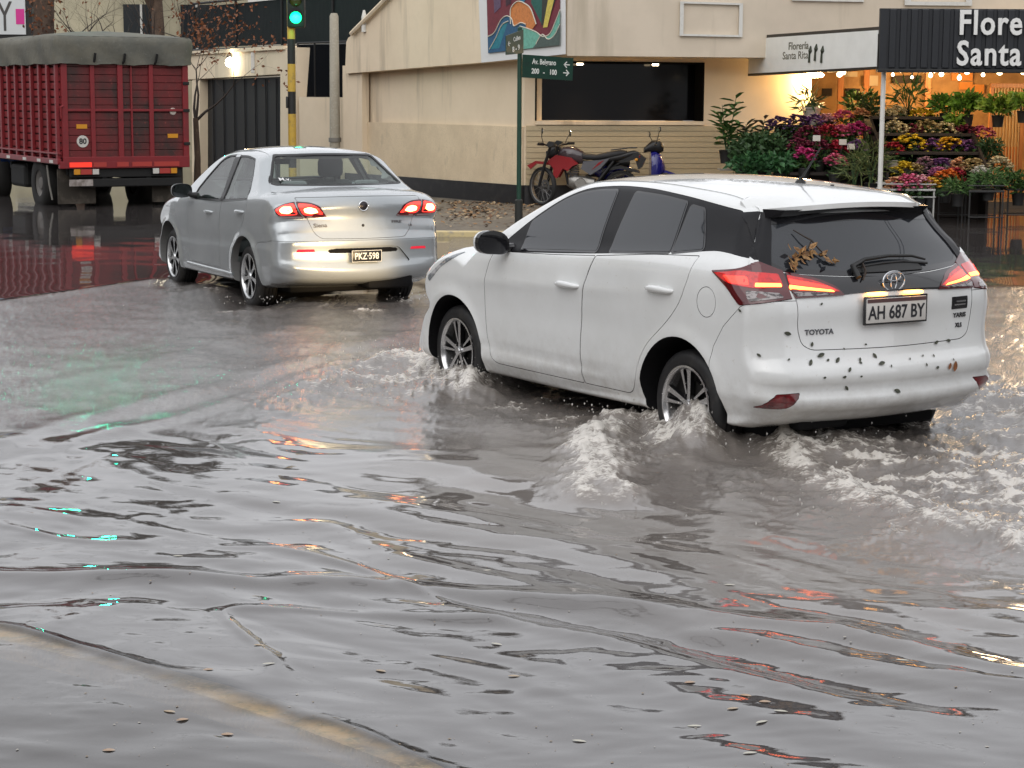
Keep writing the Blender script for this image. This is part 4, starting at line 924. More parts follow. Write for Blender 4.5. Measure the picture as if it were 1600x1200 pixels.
    for (u,v,ru,rv,a) in ((265,448,34,7,.015),(370,484,50,9,.02),(330,452,70,8,.02),(470,480,60,9,.02),(640,468,40,9,.04),(560,486,100,8,.015)):
        b=blob(u,v,ru,rv); H+=a*b*(1+fbm(X*5,Y*4,int(u),3)); foam=np.maximum(foam,b*np.clip(.15+1.5*fbm(X*6,Y*4,int(u)+1,4),0,1)*.8)
    turb=np.clip(np.maximum(turb,foam),0,1)
    ff=np.clip(foam*1.6,0,1); def_=lambda fx,fy,sd: (1-np.abs(fbm(X*fx,Y*fy,sd,3,2.1,.55))*2.2)
    rg=np.clip(def_(7,6,201),-1,1)**3; rg2=np.clip(def_(15,12,207),-1,1)**3
    H+=ff*(.015*rg+.007*rg2)+turb*(.005*rg2+.008*rg)
    foam=np.clip(foam*(.75+.55*np.clip(rg,0,1)+.35*np.clip(rg2,0,1)),0,1.3); foam=np.maximum(foam,turb*.55*np.clip(rg*rg2*1.6-.25,0,1))
    # muddy water between wake lines
    mud=np.clip(blob(880,720,330,90)*1.1,0,1)+np.clip(blob(1350,880,330,90)*1.0,0,1)+np.clip(blob(1560,480,120,60),0,1)*.6+blob(560,510,200,36)*.5; mud=np.clip(mud,0,1)
    mid=(Y>9)&(Y<24); 
    # keep water out of the pavement and out of the cars (hollow under the hatch)
    kd,_,_=poly_dist([(-180,925),(20,992),(180,1035),(330,1078),(480,1125),(640,1190),(800,1275)]); clear=.88*np.exp(-(kd/.10)**2.4)*np.clip(.85+1.0*fbm(X*5,Y*5,301,4),.15,1.1)
    clear=np.maximum(clear,.30*np.clip((np.interp(X,[-2.6,-1.88,-1.02,-.3,.3],[3.4,2.68,1.98,1.2,.2])-(Y-4.4))/.7,0,1))
    clear=clear*(1-foam)
    Z=WZ+H
    nY,nX=X.shape; V=np.stack([X,Y,Z],-1).reshape(-1,3); idx=np.arange(nY*nX).reshape(nY,nX)
    F=np.stack([idx[:-1,:-1],idx[:-1,1:],idx[1:,1:],idx[1:,:-1]],-1).reshape(-1,4)
    # drop faces fully inside the pavement
    cx=V[F].mean(1); keep=~((cx[:,0]>kl+.05)&(cx[:,0]<kr-.05)&(cx[:,1]>26.1)); F=F[keep]
    me=bpy.data.meshes.new('water'); me.vertices.add(len(V)); me.vertices.foreach_set('co',V.ravel()); me.loops.add(F.size); me.loops.foreach_set('vertex_index',F.ravel().astype(np.int32)); me.polygons.add(len(F)); me.polygons.foreach_set('loop_start',np.arange(0,F.size,4,dtype=np.int32)); me.polygons.foreach_set('loop_total',np.full(len(F),4,dtype=np.int32)); me.update(calc_edges=True)
    me.polygons.foreach_set('use_smooth',[True]*len(F))
    for nm,a in (('foam',foam),('turb',turb),('mud',mud),('clear',clear)):
        at=me.attributes.new(nm,'FLOAT','POINT'); at.data.foreach_set('value',a.ravel().astype(np.float32))
    return me,(X,Y,Z,foam)
def water_mat():
    m=bpy.data.materials.new('flood_water'); m.use_nodes=True; n=m.node_tree; N=n.nodes; L=n.links; b=N['Principled BSDF']; out=N['Material Output']
    def at(nm): a=N.new('ShaderNodeAttribute'); a.attribute_name=nm; return a.outputs['Fac']
    def mixc(f,a,c):
        x=N.new('ShaderNodeMix'); x.data_type='RGBA'; L.new(f,x.inputs[0])
        for s_,v in ((6,a),(7,c)):
            if isinstance(v,tuple): x.inputs[s_].default_value=v+(1,)
            else: L.new(v,x.inputs[s_])
        return x.outputs[2]
    def mth(op,a,c=None,clamp=False):
        x=N.new('ShaderNodeMath'); x.operation=op; x.use_clamp=clamp
        for i,v in enumerate((a,c)):
            if v is None: continue
            if isinstance(v,(int,float)): x.inputs[i].default_value=v
            else: L.new(v,x.inputs[i])
        return x.outputs[0]
    tc=N.new('ShaderNodeTexCoord')
    def noise(s,d=5,st=(1,1,1),r=.6):
        mp=N.new('ShaderNodeMapping'); mp.inputs['Scale'].default_value=st; t=N.new('ShaderNodeTexNoise'); t.inputs['Scale'].default_value=s; t.inputs['Detail'].default_value=d; t.inputs['Roughness'].default_value=r; L.new(tc.outputs['Object'],mp.inputs[0]); L.new(mp.outputs[0],t.inputs[0]); return t.outputs[0]
    foam,turb,mud,clear=at('foam'),at('turb'),at('mud'),at('clear')
    c=mixc(mth('MULTIPLY',turb,.8),(.072,.065,.063),(.205,.185,.170)); c=mixc(mud,c,(.20,.178,.162))
    c=mixc(mth('MULTIPLY',mth('SUBTRACT',noise(1.1,4),.45,True),1.2,True),c,(.048,.042,.040))
    fn=mth('ADD',mth('MULTIPLY',foam,1.45),mth('MULTIPLY',mth('SUBTRACT',noise(24,7,(.8,2.0,1.2),.72),.54),3.6)); fm=mth('MULTIPLY',mth('SUBTRACT',fn,.52,True),1.7,True)
    fm=mth('MULTIPLY',fm,mth('MULTIPLY',foam,4,True))
    c=mixc(mth('MULTIPLY',foam,.9,True),c,(.24,.205,.172)); c=mixc(fm,c,(.62,.585,.535)); L.new(c,b.inputs['Base Color'])
    r=mth('ADD',.02,mth('MULTIPLY',turb,.12)); r=mth('ADD',r,mth('MULTIPLY',fm,.22)); L.new(r,b.inputs['Roughness']); b.inputs['IOR'].default_value=1.9
    bp=N.new('ShaderNodeBump'); bp.inputs['Distance'].default_value=.010; L.new(mth('ADD',.03,mth('MULTIPLY',turb,.6),True),bp.inputs['Strength']); L.new(noise(13,4,(1,1.8,1)),bp.inputs['Height'])
    b2=N.new('ShaderNodeBump'); b2.inputs['Distance'].default_value=.006; L.new(mth('MULTIPLY',turb,.9,True),b2.inputs['Strength']); L.new(noise(60,5,(1,1.6,1)),b2.inputs['Height']); L.new(bp.outputs[0],b2.inputs['Normal']); L.new(b2.outputs[0],b.inputs['Normal'])
    tr=N.new('ShaderNodeBsdfTransparent'); tr.inputs[0].default_value=(.96,.92,.84,1); gl=N.new('ShaderNodeBsdfGlossy'); gl.inputs['Roughness'].default_value=.04; fr=N.new('ShaderNodeFresnel'); fr.inputs[0].default_value=1.33
    mg=N.new('ShaderNodeMixShader'); L.new(fr.outputs[0],mg.inputs[0]); L.new(tr.outputs[0],mg.inputs[1]); L.new(gl.outputs[0],mg.inputs[2])
    mm=N.new('ShaderNodeMixShader'); L.new(mth('MULTIPLY',clear,.95,True),mm.inputs[0]); L.new(b.outputs[0],mm.inputs[1]); L.new(mg.outputs[0],mm.inputs[2]); L.new(mm.outputs[0],out.inputs['Surface'])
    return m
wme,WGRID=build_water(); WM=water_mat()
wo=link('water',wme,None,WM); setp(wo,kind='structure')
# wide water sheet around the detailed area
m=MB()
for a in ([(-120,3.6,WZ-.004),(-3.40,3.6,WZ-.004),(-56.9,60,WZ-.004),(-120,60,WZ-.004)],[(3.40,3.6,WZ-.004),(120,3.6,WZ-.004),(120,60,WZ-.004),(56.9,60,WZ-.004)],[(-120,-20,WZ-.004),(120,-20,WZ-.004),(120,3.6,WZ-.004),(-120,3.6,WZ-.004)],[(-120,60,WZ-.004),(120,60,WZ-.004),(120,75,WZ-.004),(-120,75,WZ-.004)]): m.add(a,[(0,1,2,3)])
o=m.build('water',WM); setp(o,kind='structure')
def spray():
    rs=np.random.RandomState(5); V=[];F=[]
    base=[(0,0,1),(.9,0,.2),(-.2,.9,.1),(-.6,-.6,.1),(.1,.1,-1)]; bf=[(0,1,2),(0,2,3),(0,3,1),(4,2,1),(4,3,2),(4,1,3)]
    for (u,v,z0,n,sx,sz) in ((1102,695,.10,260,.12,.14),(1010,670,.12,240,.25,.10),(730,605,.10,200,.12,.09),(650,566,.10,180,.3,.06),(1250,690,.12,160,.3,.09),(1560,645,.10,120,.3,.10),(1400,790,.10,120,.6,.05),(402,474,.1,40,.15,.05),(645,468,.1,30,.15,.05),(500,605,.1,70,.35,.05)):
        p=PZ(u,v,WZ+.02)
        for i in range(n):
            q=Vector((p.x+rs.randn()*sx,p.y+rs.randn()*sx*.8,p.z+abs(rs.randn())*sz)); r=.0025+.006*rs.rand()**2.5; b=len(V)
            for t in base: V.append((q.x+t[0]*r,q.y+t[1]*r,q.z+t[2]*r*1.2))
            F+= [[k+b for k in f] for f in bf]
    mb=MB(); mb.add(V,F); o=mb.build('water_spray',mat('spray_water',(.62,.60,.57),.15,spec=.8),None,60); setp(o,kind='stuff')
spray()

def flecks():
    rs=np.random.RandomState(9); mb=MB()
    for i in range(420):
        u=rs.rand()*1600; v=760+rs.rand()**.8*440; p=PZ(u,v,WZ+.004); X_,Y_,Z_,_=WGRID
        a=min(len(Y_)-1,int(np.searchsorted(Y_[:,0],p.y))); j=int(np.clip(np.searchsorted(TT_,p.x/Y_[a,0]),0,X_.shape[1]-1)); z=Z_[a,j]+.0015; s_=.0015+.0045*rs.rand()**3; an=rs.rand()*6.3; c,sn=math.cos(an)*s_,math.sin(an)*s_; k=.5+rs.rand()
        mb.m=rs.randint(2); mb.add([(p.x+c,p.y+sn,z),(p.x-sn*k,p.y+c*k,z+.001),(p.x-c,p.y-sn,z),(p.x+sn*k,p.y-c*k,z+.0005)],[(0,1,2,3)])
    o=mb.build('floating_debris',[mat('fleck_pale',(.42,.39,.34),.6),mat('fleck_brown',(.26,.20,.14),.7)]); setp(o,kind='stuff')
flecks()
# ------------------------------------------------ corner building
BE=(.76,.635,.47)
beige=mat('beige_render',BE,.85,noise=[(1.1,(.71,.59,.43),.42,.62),(7,(.73,.61,.45),.5,.7),(.7,(.47,.39,.285),.58,.72,(2.2,2.2,.25))],bump=(90,.15,.004))
beige2=mat('beige_render_dirty',(.71,.58,.405),.85,noise=[(1.6,(.60,.48,.33),.42,.66),(4,(.45,.37,.26),.60,.76,(1.5,1.5,.5)),(40,(.58,.47,.32),.5,.7)],bump=(90,.2,.004))
blackstone=mat('plinth_black',(.018,.018,.02),.35,noise=(6,(.035,.034,.033),.5,.7))
whitep=mat('white_paint_trim',(.66,.65,.61),.6,noise=(9,(.56,.55,.51),.5,.7))
L0=(-3.17,37.64); CN=(.18,32.65); R1=(5.12,33.75)
def V2(p,z): return (p[0],p[1],z)
def wallslab(mb,p0,p1,z0,z1,th,off=0):
    d=Vector((p1[0]-p0[0],p1[1]-p0[1])).normalized(); n=Vector((d.y,-d.x)); n=-n if n.y>0 else n
    a=Vector(p0)+n*off;b=Vector(p1)+n*off; c=b-n*th;e=a-n*th
    z0=z0 if isinstance(z0,tuple) else (z0,z0); z1=z1 if isinstance(z1,tuple) else (z1,z1)
    mb.add([(a.x,a.y,z0[0]),(b.x,b.y,z0[1]),(c.x,c.y,z0[1]),(e.x,e.y,z0[0]),(a.x,a.y,z1[0]),(b.x,b.y,z1[1]),(c.x,c.y,z1[1]),(e.x,e.y,z1[0])],[(0,3,2,1),(4,5,6,7),(0,1,5,4),(1,2,6,5),(2,3,7,6),(3,0,4,7)])
bd=thing('corner_building','beige rendered corner building with black plinth, mural and dark recessed window behind the motorcycles','building',(0.18,34.5,.15))
off=Vector((-.18,-34.5,-.15))
def bpart(mb,name,m,parent=bd,smooth=None):
    mb.v=[(v[0]+off.x,v[1]+off.y,v[2]+off.z) for v in mb.v]; return mb.build(name,m,parent,smooth)
# left lower wall
mb=MB(); wallslab(mb,L0,CN,.15,2.62,.35); bpart(mb,'wall',beige)
mb=MB(); a=PL(573,189,L0,CN,.04); wallslab(mb,(a.x,a.y),CN,.47,a.z-.02,.05,.045); bpart(mb,'wall_band',beige2)
mb=MB(); b0=PL(543,200,L0,CN,.1); b1=PL(573,200,L0,CN,.1); wallslab(mb,(b0.x,b0.y),(b1.x,b1.y),.47,2.5,.15,.10); bpart(mb,'pilaster',beige)
mb=MB(); wallslab(mb,(b0.x,b0.y),(CN[0]+.02,CN[1]-.03),.15,.47,.1,.07); bpart(mb,'plinth',blackstone)
# upper-left mass with sloping parapet
px=[(539,115),(541,66),(544,59),(553,53),(572,34),(604,2),(660,-50),(740,-110),(800,-165),(886,-165),(886,86),(820,92),(750,98)]
fr=[PL(u,v,L0,CN,.28) for u,v in px]; dd=Vector((CN[0]-L0[0],CN[1]-L0[1],0)).normalized(); back=Vector((-dd.y,dd.x,0)); back=back if back.y>0 else -back
n=len(fr); mb=MB(); mb.add([tuple(p) for p in fr]+[tuple(p+back*2.4) for p in fr],[tuple(range(n)),tuple(range(2*n-1,n-1,-1))]+[(i,(i+1)%n,(i+1)%n+n,i+n) for i in range(n)]); bpart(mb,'upper_wall',beige)
# coping along the slope
mb=MB(); cp=[fr[i]+back*.1-back*.16 for i in range(3,9)]; mb.tube(cp,.045,6); bpart(mb,'coping',beige)
# right facade: wall around the recessed window
def RF(u,v,off=0): return PL(u,v,CN,R1,off)
wl,wr=836,1100; zt=RF(960,96).z; zb=RF(960,190.3).z; A=RF(wl,150);B=RF(wr,150)
mb=MB(); wallslab(mb,CN,(A.x,A.y),.15,2.7,.6); wallslab(mb,(B.x,B.y),R1,.15,2.7,.6); wallslab(mb,(A.x,A.y),(B.x,B.y),.15,zb,.6,-.002); wallslab(mb,(A.x,A.y),(B.x,B.y),zt,2.7,.6,-.002); bpart(mb,'wall',beige)
siding=mat('pale_siding',(.50,.41,.26),.7,noise=(12,(.44,.36,.23),.45,.65,(1,1,8)))
mb=MB(); k=11
for i in range(k):
    z0=.47+(zb-.06-.47)*i/k; z1=.47+(zb-.06-.47)*(i+1)/k-.008; wallslab(mb,(CN[0]+.03,CN[1]),(R1[0]-.35,R1[1]-.08),z0,z1,.03,.03)
bpart(mb,'siding',siding)
mb=MB(); wallslab(mb,(A.x,A.y),(B.x,B.y),zb-.05,zb+.012,.5,.06); bpart(mb,'window_sill',beige)
mb=MB(); wallslab(mb,CN,(R1[0],R1[1]),.15,.47,.1,.05); bpart(mb,'plinth',blackstone)
bg_=mat('black_glass',(.004,.004,.005),.10,spec=.15); mb=MB(); wallslab(mb,(A.x,A.y),(B.x,B.y),zb+.02,zt-.01,.03,-.42); bpart(mb,'window',bg_)
mb=MB(); 
dW=Vector((B.x-A.x,B.y-A.y)).normalized()*.03
for (P0,P1) in (((A.x,A.y),(A.x+dW.x,A.y+dW.y)),((B.x-dW.x,B.y-dW.y),(B.x,B.y))): wallslab(mb,P0,P1,zb+.013,zt-.003,.43,.004)
wallslab(mb,(A.x+dW.x,A.y+dW.y),(B.x-dW.x,B.y-dW.y),zt-.03,zt-.004,.40,-.01); bpart(mb,'window_reveal',mat('reveal_black',(.004,.004,.004),.8,spec=.1))
warm=mat('lamp_warm_lit',(1,.8,.5),.4,emit=(1,.78,.5),es=14)
for u in (906,1024):
    p=RF(u,105,-.18); mb=MB(); mb.lathe([(.001,0),(.05,0),(.055,.012),(.055,.03),(.001,.03)],18,'Z',(p.x,p.y,zt-.062)); bpart(mb,'downlight',warm,bd)
    L=bpy.data.lights.new('downlight_lamp','SPOT'); L.energy=26; L.color=(1,.70,.36); L.spot_size=R(70); L.spot_blend=.7; L.shadow_soft_size=.05; lo=bpy.data.objects.new('downlight_lamp',L); COL.objects.link(lo); lo.parent=bd; lo.location=(p.x+off.x,p.y+off.y-.02,zt-.075+off.z)
    L=bpy.data.lights.new('wall_washer_lamp','SPOT'); L.energy=38; L.color=(1,.66,.32); L.spot_size=R(100); L.spot_blend=1; L.shadow_soft_size=.05; lo=bpy.data.objects.new('wall_washer_lamp',L); COL.objects.link(lo); lo.parent=bd; q=RF(u,105,.24); lo.location=(q.x+off.x,q.y+off.y,2.50+off.z)
# upper right mass, overhanging
U0=PL(886,90,L0,CN,.28); U1=RF(1395,100,.35)
mb=MB(); p0=Vector((U0.x,U0.y));p1=Vector((9.5,34.9))
mb.add([(p0.x,p0.y,2.585),(p1.x,p1.y,2.63),(p1.x,p1.y+4,2.63),(p0.x,p0.y+4,2.585),(p0.x,p0.y,5.1),(p1.x,p1.y,5.1),(p1.x,p1.y+4,5.1),(p0.x,p0.y+4,5.1)],[(0,3,2,1),(4,5,6,7),(0,1,5,4),(1,2,6,5),(2,3,7,6),(3,0,4,7)]); bpart(mb,'upper_wall',mat('beige_render_upper',(.66,.57,.455),.85,noise=[(1.4,(.615,.53,.42),.42,.62),(.8,(.50,.43,.33),.58,.72,(2.2,2.2,.25))],bump=(90,.15,.004)))
def UF(u,v,o=0): return PL(u,v,(p0.x,p0.y),(p1.x,p1.y),o)
def frame4(name,c,w,o,fn,m,th=.05):
    """rectangular moulding through pixel corners c (4)"""
    q=[fn(u,v,o) for u,v in c]; cen=sum(q,Vector())/4; qi=[p+(cen-p).normalized()*w*1.35 for p in q]
    nb=Vector((0,1,0))*th; V=[tuple(p) for p in q]+[tuple(p) for p in qi]+[tuple(p+nb) for p in q]+[tuple(p+nb) for p in qi]; F=[]
    for i in range(4):
        j=(i+1)%4; F+=[(i,j,j+4,i+4),(i+8,i+12,j+12,j+8),(i,i+8,j+8,j),(i+4,j+4,j+12,i+12)]
    mb=MB(); mb.add(V,F); return bpart(mb,name,m,bd,None)
frame4('wall_moulding',[(1063,2),(1161,5),(1160,58),(1062,56)],.055,.05,UF,whitep)
frame4('wall_moulding',[(1236,-60),(1351,-58),(1350,3),(1238,1)],.055,.05,UF,whitep)
frame4('wall_moulding',[(1414,-60),(1520,-58),(1519,9),(1414,8)],.10,.06,UF,whitep)
# pipe on the parapet, intercom
mb=MB(); a=PL(569,50,L0,CN,.3); mb.tube([a,a+Vector((0,0,.28)),a+Vector((0,0,.40))],[.05,.05,.02],10); bpart(mb,'vent_pipe',whitep,bd,50)
mb=MB(); a=PL(563,198,L0,CN,.12);b=PL(563,226,L0,CN,.12); mb.bbox(a.x-.045,a.x+.045,a.y-.06,a.y,b.z,a.z,.02); bpart(mb,'meter_box',mat('box_grey',(.10,.10,.10),.4),bd,30)
mb=MB(); mb.bbox(a.x-.03,a.x+.03,a.y-.066,a.y-.055,b.z+.05,a.z-.05,.004); bpart(mb,'meter_cover',mat('box_light',(.3,.3,.28),.4),bd,30)
# mural
mo=thing('mural','bright abstract wave mural in a white frame on the corner of the beige building','mural',tuple(PL(815,60,L0,CN,.30)))
def ML(a,b,o): # a,b in 0..1 -> point on panel: a along, b up
    q0=PL(752,98,L0,CN,.30+o); q1=PL(884,84.5,L0,CN,.30+o); return Vector((q0.x+(q1.x-q0.x)*a,q0.y+(q1.y-q0.y)*a,q0.z+(q1.z-q0.z)*a+b*1.75))-Vector(mo.location)
def mural_poly(pts,o,m,name,th=.004):
    n=len(pts); f=[ML(a,b,o) for a,b in pts]; bk=[ML(a,b,o-th) for a,b in pts]; 
    tri=geometry.tessellate_polygon([[Vector((a,b,0)) for a,b in pts]]); mb=MB(); mb.add([tuple(p) for p in f]+[tuple(p) for p in bk],[tuple(t) for t in tri]+[tuple(i+n for i in t[::-1]) for t in tri]+[(i,(i+1)%n,(i+1)%n+n,i+n) for i in range(n)]); return mb.build(name,m,mo)
mural_poly([(0,0),(1,0),(.985,1),(-.06,1)],.04,mat('mural_frame_white',(.68,.68,.68),.5),'frame',.05)
pc=lambda nm,c: mat('mural_'+nm,c,.55,noise=(22,tuple(x*.75 for x in c),.45,.65))
# picture area a .075...925, b .09..1
mural_poly([(.085,.085),(.93,.085),(.93,.98),(.05,.98)],.052,pc('maroon',(.17,.025,.04)),'panel',.01)
mural_poly([(.16,.45),(.24,.50),(.22,.98),(.12,.98)],.058,pc('purple',(.12,.07,.13)),'panel_shape'); mural_poly([(.30,.50),(.36,.52),(.40,.98),(.30,.98)],.058,pc('dark',(.05,.015,.03)),'panel_shape')
mural_poly([(.42,.60),(.50,.50),(.62,.62),(.66,.98),(.45,.98)],.059,pc('teal_blue',(.02,.17,.30)),'panel_shape'); mural_poly([(.60,.50),(.72,.30),(.78,.98),(.63,.98)],.0595,pc('green_dark',(.02,.11,.09)),'panel_shape')
mural_poly([(.72,.28),(.80,.30),(.93,.62),(.93,.98),(.74,.98)],.060,pc('black_dots',(.035,.035,.03)),'panel_shape'); mural_poly([(.74,.26),(.79,.26),(.93,.72),(.93,.98),(.90,.98)],.062,pc('yellow',(.62,.50,.10)),'panel_shape')
hump=spline([(.36,.33),(.36,.47),(.44,.53),(.53,.50),(.60,.44),(.66,.30)],6)+[(.55,.20),(.42,.24)]; mural_poly(hump,.064,pc('orange',(.60,.21,.06)),'panel_shape')
wv=[(.085,.085)]+[(.08,.24)]+spline([(.08,.24),(.16,.27),(.24,.38),(.31,.41),(.37,.38),(.40,.31),(.48,.33),(.54,.31)],6)+[(.54,.085)]; mural_poly(wv,.066,pc('blue',(.03,.10,.20)),'panel_shape')
wv2=spline([(.10,.12),(.18,.22),(.25,.33),(.33,.36)],6)+[(.22,.12)]; mural_poly(wv2,.068,pc('teal',(.03,.20,.26)),'panel_shape')
tq=[(.47,.085)]+spline([(.47,.30),(.56,.27),(.66,.23),(.74,.18),(.82,.20),(.88,.30),(.93,.40)],6)+[(.93,.085)]; mural_poly(tq,.070,pc('aqua',(.16,.42,.33)),'panel_shape')
tri_=[(.62,.085)]+spline([(.66,.12),(.73,.20),(.80,.15),(.87,.18),(.93,.27)],6)+[(.93,.085)]; mural_poly(tri_,.074,pc('grey_green',(.08,.11,.10)),'panel_shape')
wl_=mat('mural_line',(.60,.57,.48),.5)
for c in (wv[2:-1],hump[:-2],tq[1:-1],tri_[1:-1],wv2[:-1]):
    mb=MB(); mb.tube([ML(a,b,.073) for a,b in c],.010,5); mb.build('painted_line',wl_,mo)
# ------------------------------------------------ low wall, dark glass, gate, terrace screen on the left
dg=mat('dark_screen',(.006,.009,.010),.6,spec=.2,noise=(3,(.011,.014,.015),.4,.7,(6,6,1))); rail=mat('rail_black',(.012,.012,.012),.4)
W0=(-4.35,39.3)
lw=MB(); wallslab(lw,W0,L0,.15,1.90,.3,-.05); o=lw.build('low_wall',beige); setp(o,'plain beige low wall between the traffic light and the corner building','wall')
t=thing('glass_partition','black glazed screen standing on the low beige wall','screen',(-3.8,39.2,0)); 
mb=MB(); a=PD(466,150,39.5);b=PD(546,150,38.6);c=PD(466,70,39.5)
for i in range(3):
    q0=a+(b-a)*i/3;q1=a+(b-a)*(i+1)/3; mb=MB(); mb.box(q0.x+3.8+.015,q1.x+3.8-.015,q0.y-39.2,q0.y-39.2+.04,a.z-.12,c.z); mb.build('pane',mat('dark_pane',(.006,.007,.009),.12,spec=.2),t)
mb=MB(); 
for i in range(4): q=a+(b-a)*i/3; mb.tube([(q.x+3.8,q.y-39.2,a.z-.1),(q.x+3.8,q.y-39.2,c.z+.03)],.02,6)
mb.tube([(a.x+3.8,a.y-39.2,c.z+.03),(b.x+3.8,b.y-39.2,c.z+.05)],.022,6); mb.build('frame',rail,t)
# gate wall
G1=(-4.45,39.65); G0=(-7.9,47.2)
def GF(u,v,o=0): return PL(u,v,G0,G1,o)
t=thing('gate_wall','beige gateway with deep lintel around the black sliding gate','gateway',(-6,43,0)); gof=Vector((6,-43,0))
def gpart(mb,name,m,sm=None,par=None): mb.v=[(v[0]+6,v[1]-43,v[2]) for v in mb.v]; return mb.build(name,m,par or t,sm)
def gslab(mb,c,th=.4,o=0):
    q=[GF(u,v,o) for u,v in c]; d=(Vector((G1[0]-G0[0],G1[1]-G0[1],0))).normalized(); bk=Vector((-d.y,d.x,0)); bk=bk if bk.y>0 else -bk
    mb.add([tuple(p) for p in q]+[tuple(p+bk*th) for p in q],[(0,1,2,3),(7,6,5,4)]+[(i,(i+1)%4,(i+1)%4+4,i+4) for i in range(4)])
mb=MB(); gslab(mb,[(230,128),(441,115.5),(441,78),(230,88)],.5,.02); gslab(mb,[(300,300),(312,300),(312,123),(300,124)],.5,0); gslab(mb,[(438,300),(463,300),(463,74),(438,75)],.5,.03); gpart(mb,'wall',beige)
mb=MB(); gslab(mb,[(230,90),(442,77),(442,71),(230,84)],.6,.08); gpart(mb,'coping',beige)
gt=thing('sliding_gate','tall black metal gate with vertical ribs behind the red truck','gate',(-6,43,0))
mb=MB(); gslab(mb,[(312,290),(438,290),(438,120),(312,125)],.05,-.2); gpart(mb,'panel',mat('gate_black',(.007,.008,.010),.5,spec=.25,noise=(3,(.012,.013,.015),.4,.7,(8,8,.6))),None,gt)
for k in range(8):
    u=316+k*16.5; a=GF(u,123.5,-.18);b=GF(u,292,-.18); mb=MB(); mb.box(a.x-.010,a.x+.010,a.y-.012,a.y+.01,b.z,a.z); gpart(mb,'rib',mat('gate_black'),None,gt)
a=GF(359,97,.1); t2=thing('wall_lamp','glowing warm bulkhead lamp above the black gate','lamp',tuple(a)); mb=MB(); mb.lathe([(.001,-.11),(.07,-.09),(.10,-.02),(.08,.06),(.03,.10),(.001,.11)],16,'Z'); mb.build('bulb',mat('bulb_white_lit',(1,.95,.8),.4,emit=(1,.92,.72),es=22),t2,60)
mb=MB(); mb.bbox(-.05,.05,.02,.2,.08,.14,.01); mb.build('bracket',rail,t2); L=bpy.data.lights.new('bulb_light','POINT'); L.energy=22; L.color=(1,.85,.6); L.shadow_soft_size=.1; lo=bpy.data.objects.new('bulb_light',L); COL.objects.link(lo); lo.parent=t2; lo.location=(0,-.16,0)
mb=MB(); a=GF(395,82,.06);b=GF(395,114,.06); mb.bbox(a.x-.04,a.x+.04,a.y-.03,a.y,b.z,a.z,.005); o=mb.build('number_plaque',whitep); setp(o,'narrow white vertical plaque on the gate lintel','plaque')
# terrace screen above the gate (dark mesh on railings) 
t=thing('terrace_screen','long dark netting on railings above the gate lintel, behind the green light','screen',(-5,42,0))
def tq_(c,d0,d1,th,mb):
    q=[PD(u,v,d0 if i in(0,3) else d1) for i,(u,v) in enumerate(c)]; mb.add([(p.x+5,p.y-42,p.z) for p in q]+[(p.x+5,p.y-42+th,p.z) for p in q],[(0,1,2,3),(7,6,5,4)]+[(i,(i+1)%4,(i+1)%4+4,i+4) for i in range(4)])
us=[302,368,440,520,650]
for i in range(4):
    a,b=us[i],us[i+1]; f=lambda u:(u-302)/348
    mb=MB(); tq_([(a+1,75-15*f(a)),(b-1,75-15*f(b)),(b-1,12-34*f(b)),(a+1,12-34*f(a))],47-6*f(a),47-6*f(b),.03,mb); mb.build('netting',dg,t)
    mb=MB(); p=PD(a,-20,47-6*f(a));q=PD(a,82-15*f(a),47-6*f(a)); mb.tube([(p.x+5,p.y-42,q.z),(p.x+5,p.y-42,PD(a,4-34*f(a),47-6*f(a)).z)],.035,6); mb.build('post',rail,t)
mb=MB(); p=PD(302,6,47);q=PD(650,-28,41); mb.tube([(p.x+5,p.y-42,p.z),(q.x+5,q.y-42,q.z)],.03,6); p=PD(302,79,47);q=PD(650,64,41); mb.tube([(p.x+5,p.y-42,p.z),(q.x+5,q.y-42,q.z)],.035,6); mb.build('rail',rail,t)
# houses behind
pale=mat('pale_render',(.50,.46,.38),.85,noise=[(1.2,(.42,.38,.30),.42,.62),(.6,(.34,.31,.26),.58,.7,(2,2,.3))])
def house(label,x0,x1,y,h,m,wins,name='house'):
    t=thing(name,label,'house',((x0+x1)/2,y,0)); cx=(x0+x1)/2
    mb=MB(); mb.box(x0-cx,x1-cx,0,6,0,h); mb.build('wall',m,t)
    mb=MB(); mb.box(x0-cx-.1,x1-cx+.1,-.12,6,h,h+.14); mb.build('coping',whitep,t)
    for (a,b,c,d) in wins:
        mb=MB(); mb.box(a-cx,b-cx,-.05,.02,c,d); w_=mb.build('window',mat('far_window',(.03,.035,.04),.1),t); mb=MB(); mb.box(a-cx-.06,b-cx+.06,-.09,0,c-.08,c); mb.box((a+b)/2-cx-.03,(a+b)/2-cx+.03,-.07,-.045,c,d); mb.build('window_frame',whitep,w_)
house('pale yellow house front seen through the bare branches',-15.4,-6.9,55,5.2,mat('yellow_render',(.52,.47,.33),.85,noise=(2,(.42,.38,.27),.4,.65)),[(-14.0,-12.6,1.4,2.8),(-10.9,-9.9,3.0,4.4),(-9.3,-8.4,3.0,4.4)])
house('long cream house wall behind the terrace netting',-6.5,2.5,49,4.2,pale,[(-4.8,-3.8,1.2,2.3)])
house('grey rendered house far left beyond the billboard',-27,-16,58,4.8,mat('grey_render',(.34,.33,.31),.85,noise=(2,(.26,.25,.24),.4,.65)),[(-21,-19.8,1.5,3),(-18.6,-17.4,1.5,3)])
house('low beige house beyond the flower shop',9.7,22,38,4.6,beige,[(12,13.4,1.2,2.6),(16,17.4,1.2,2.6)])
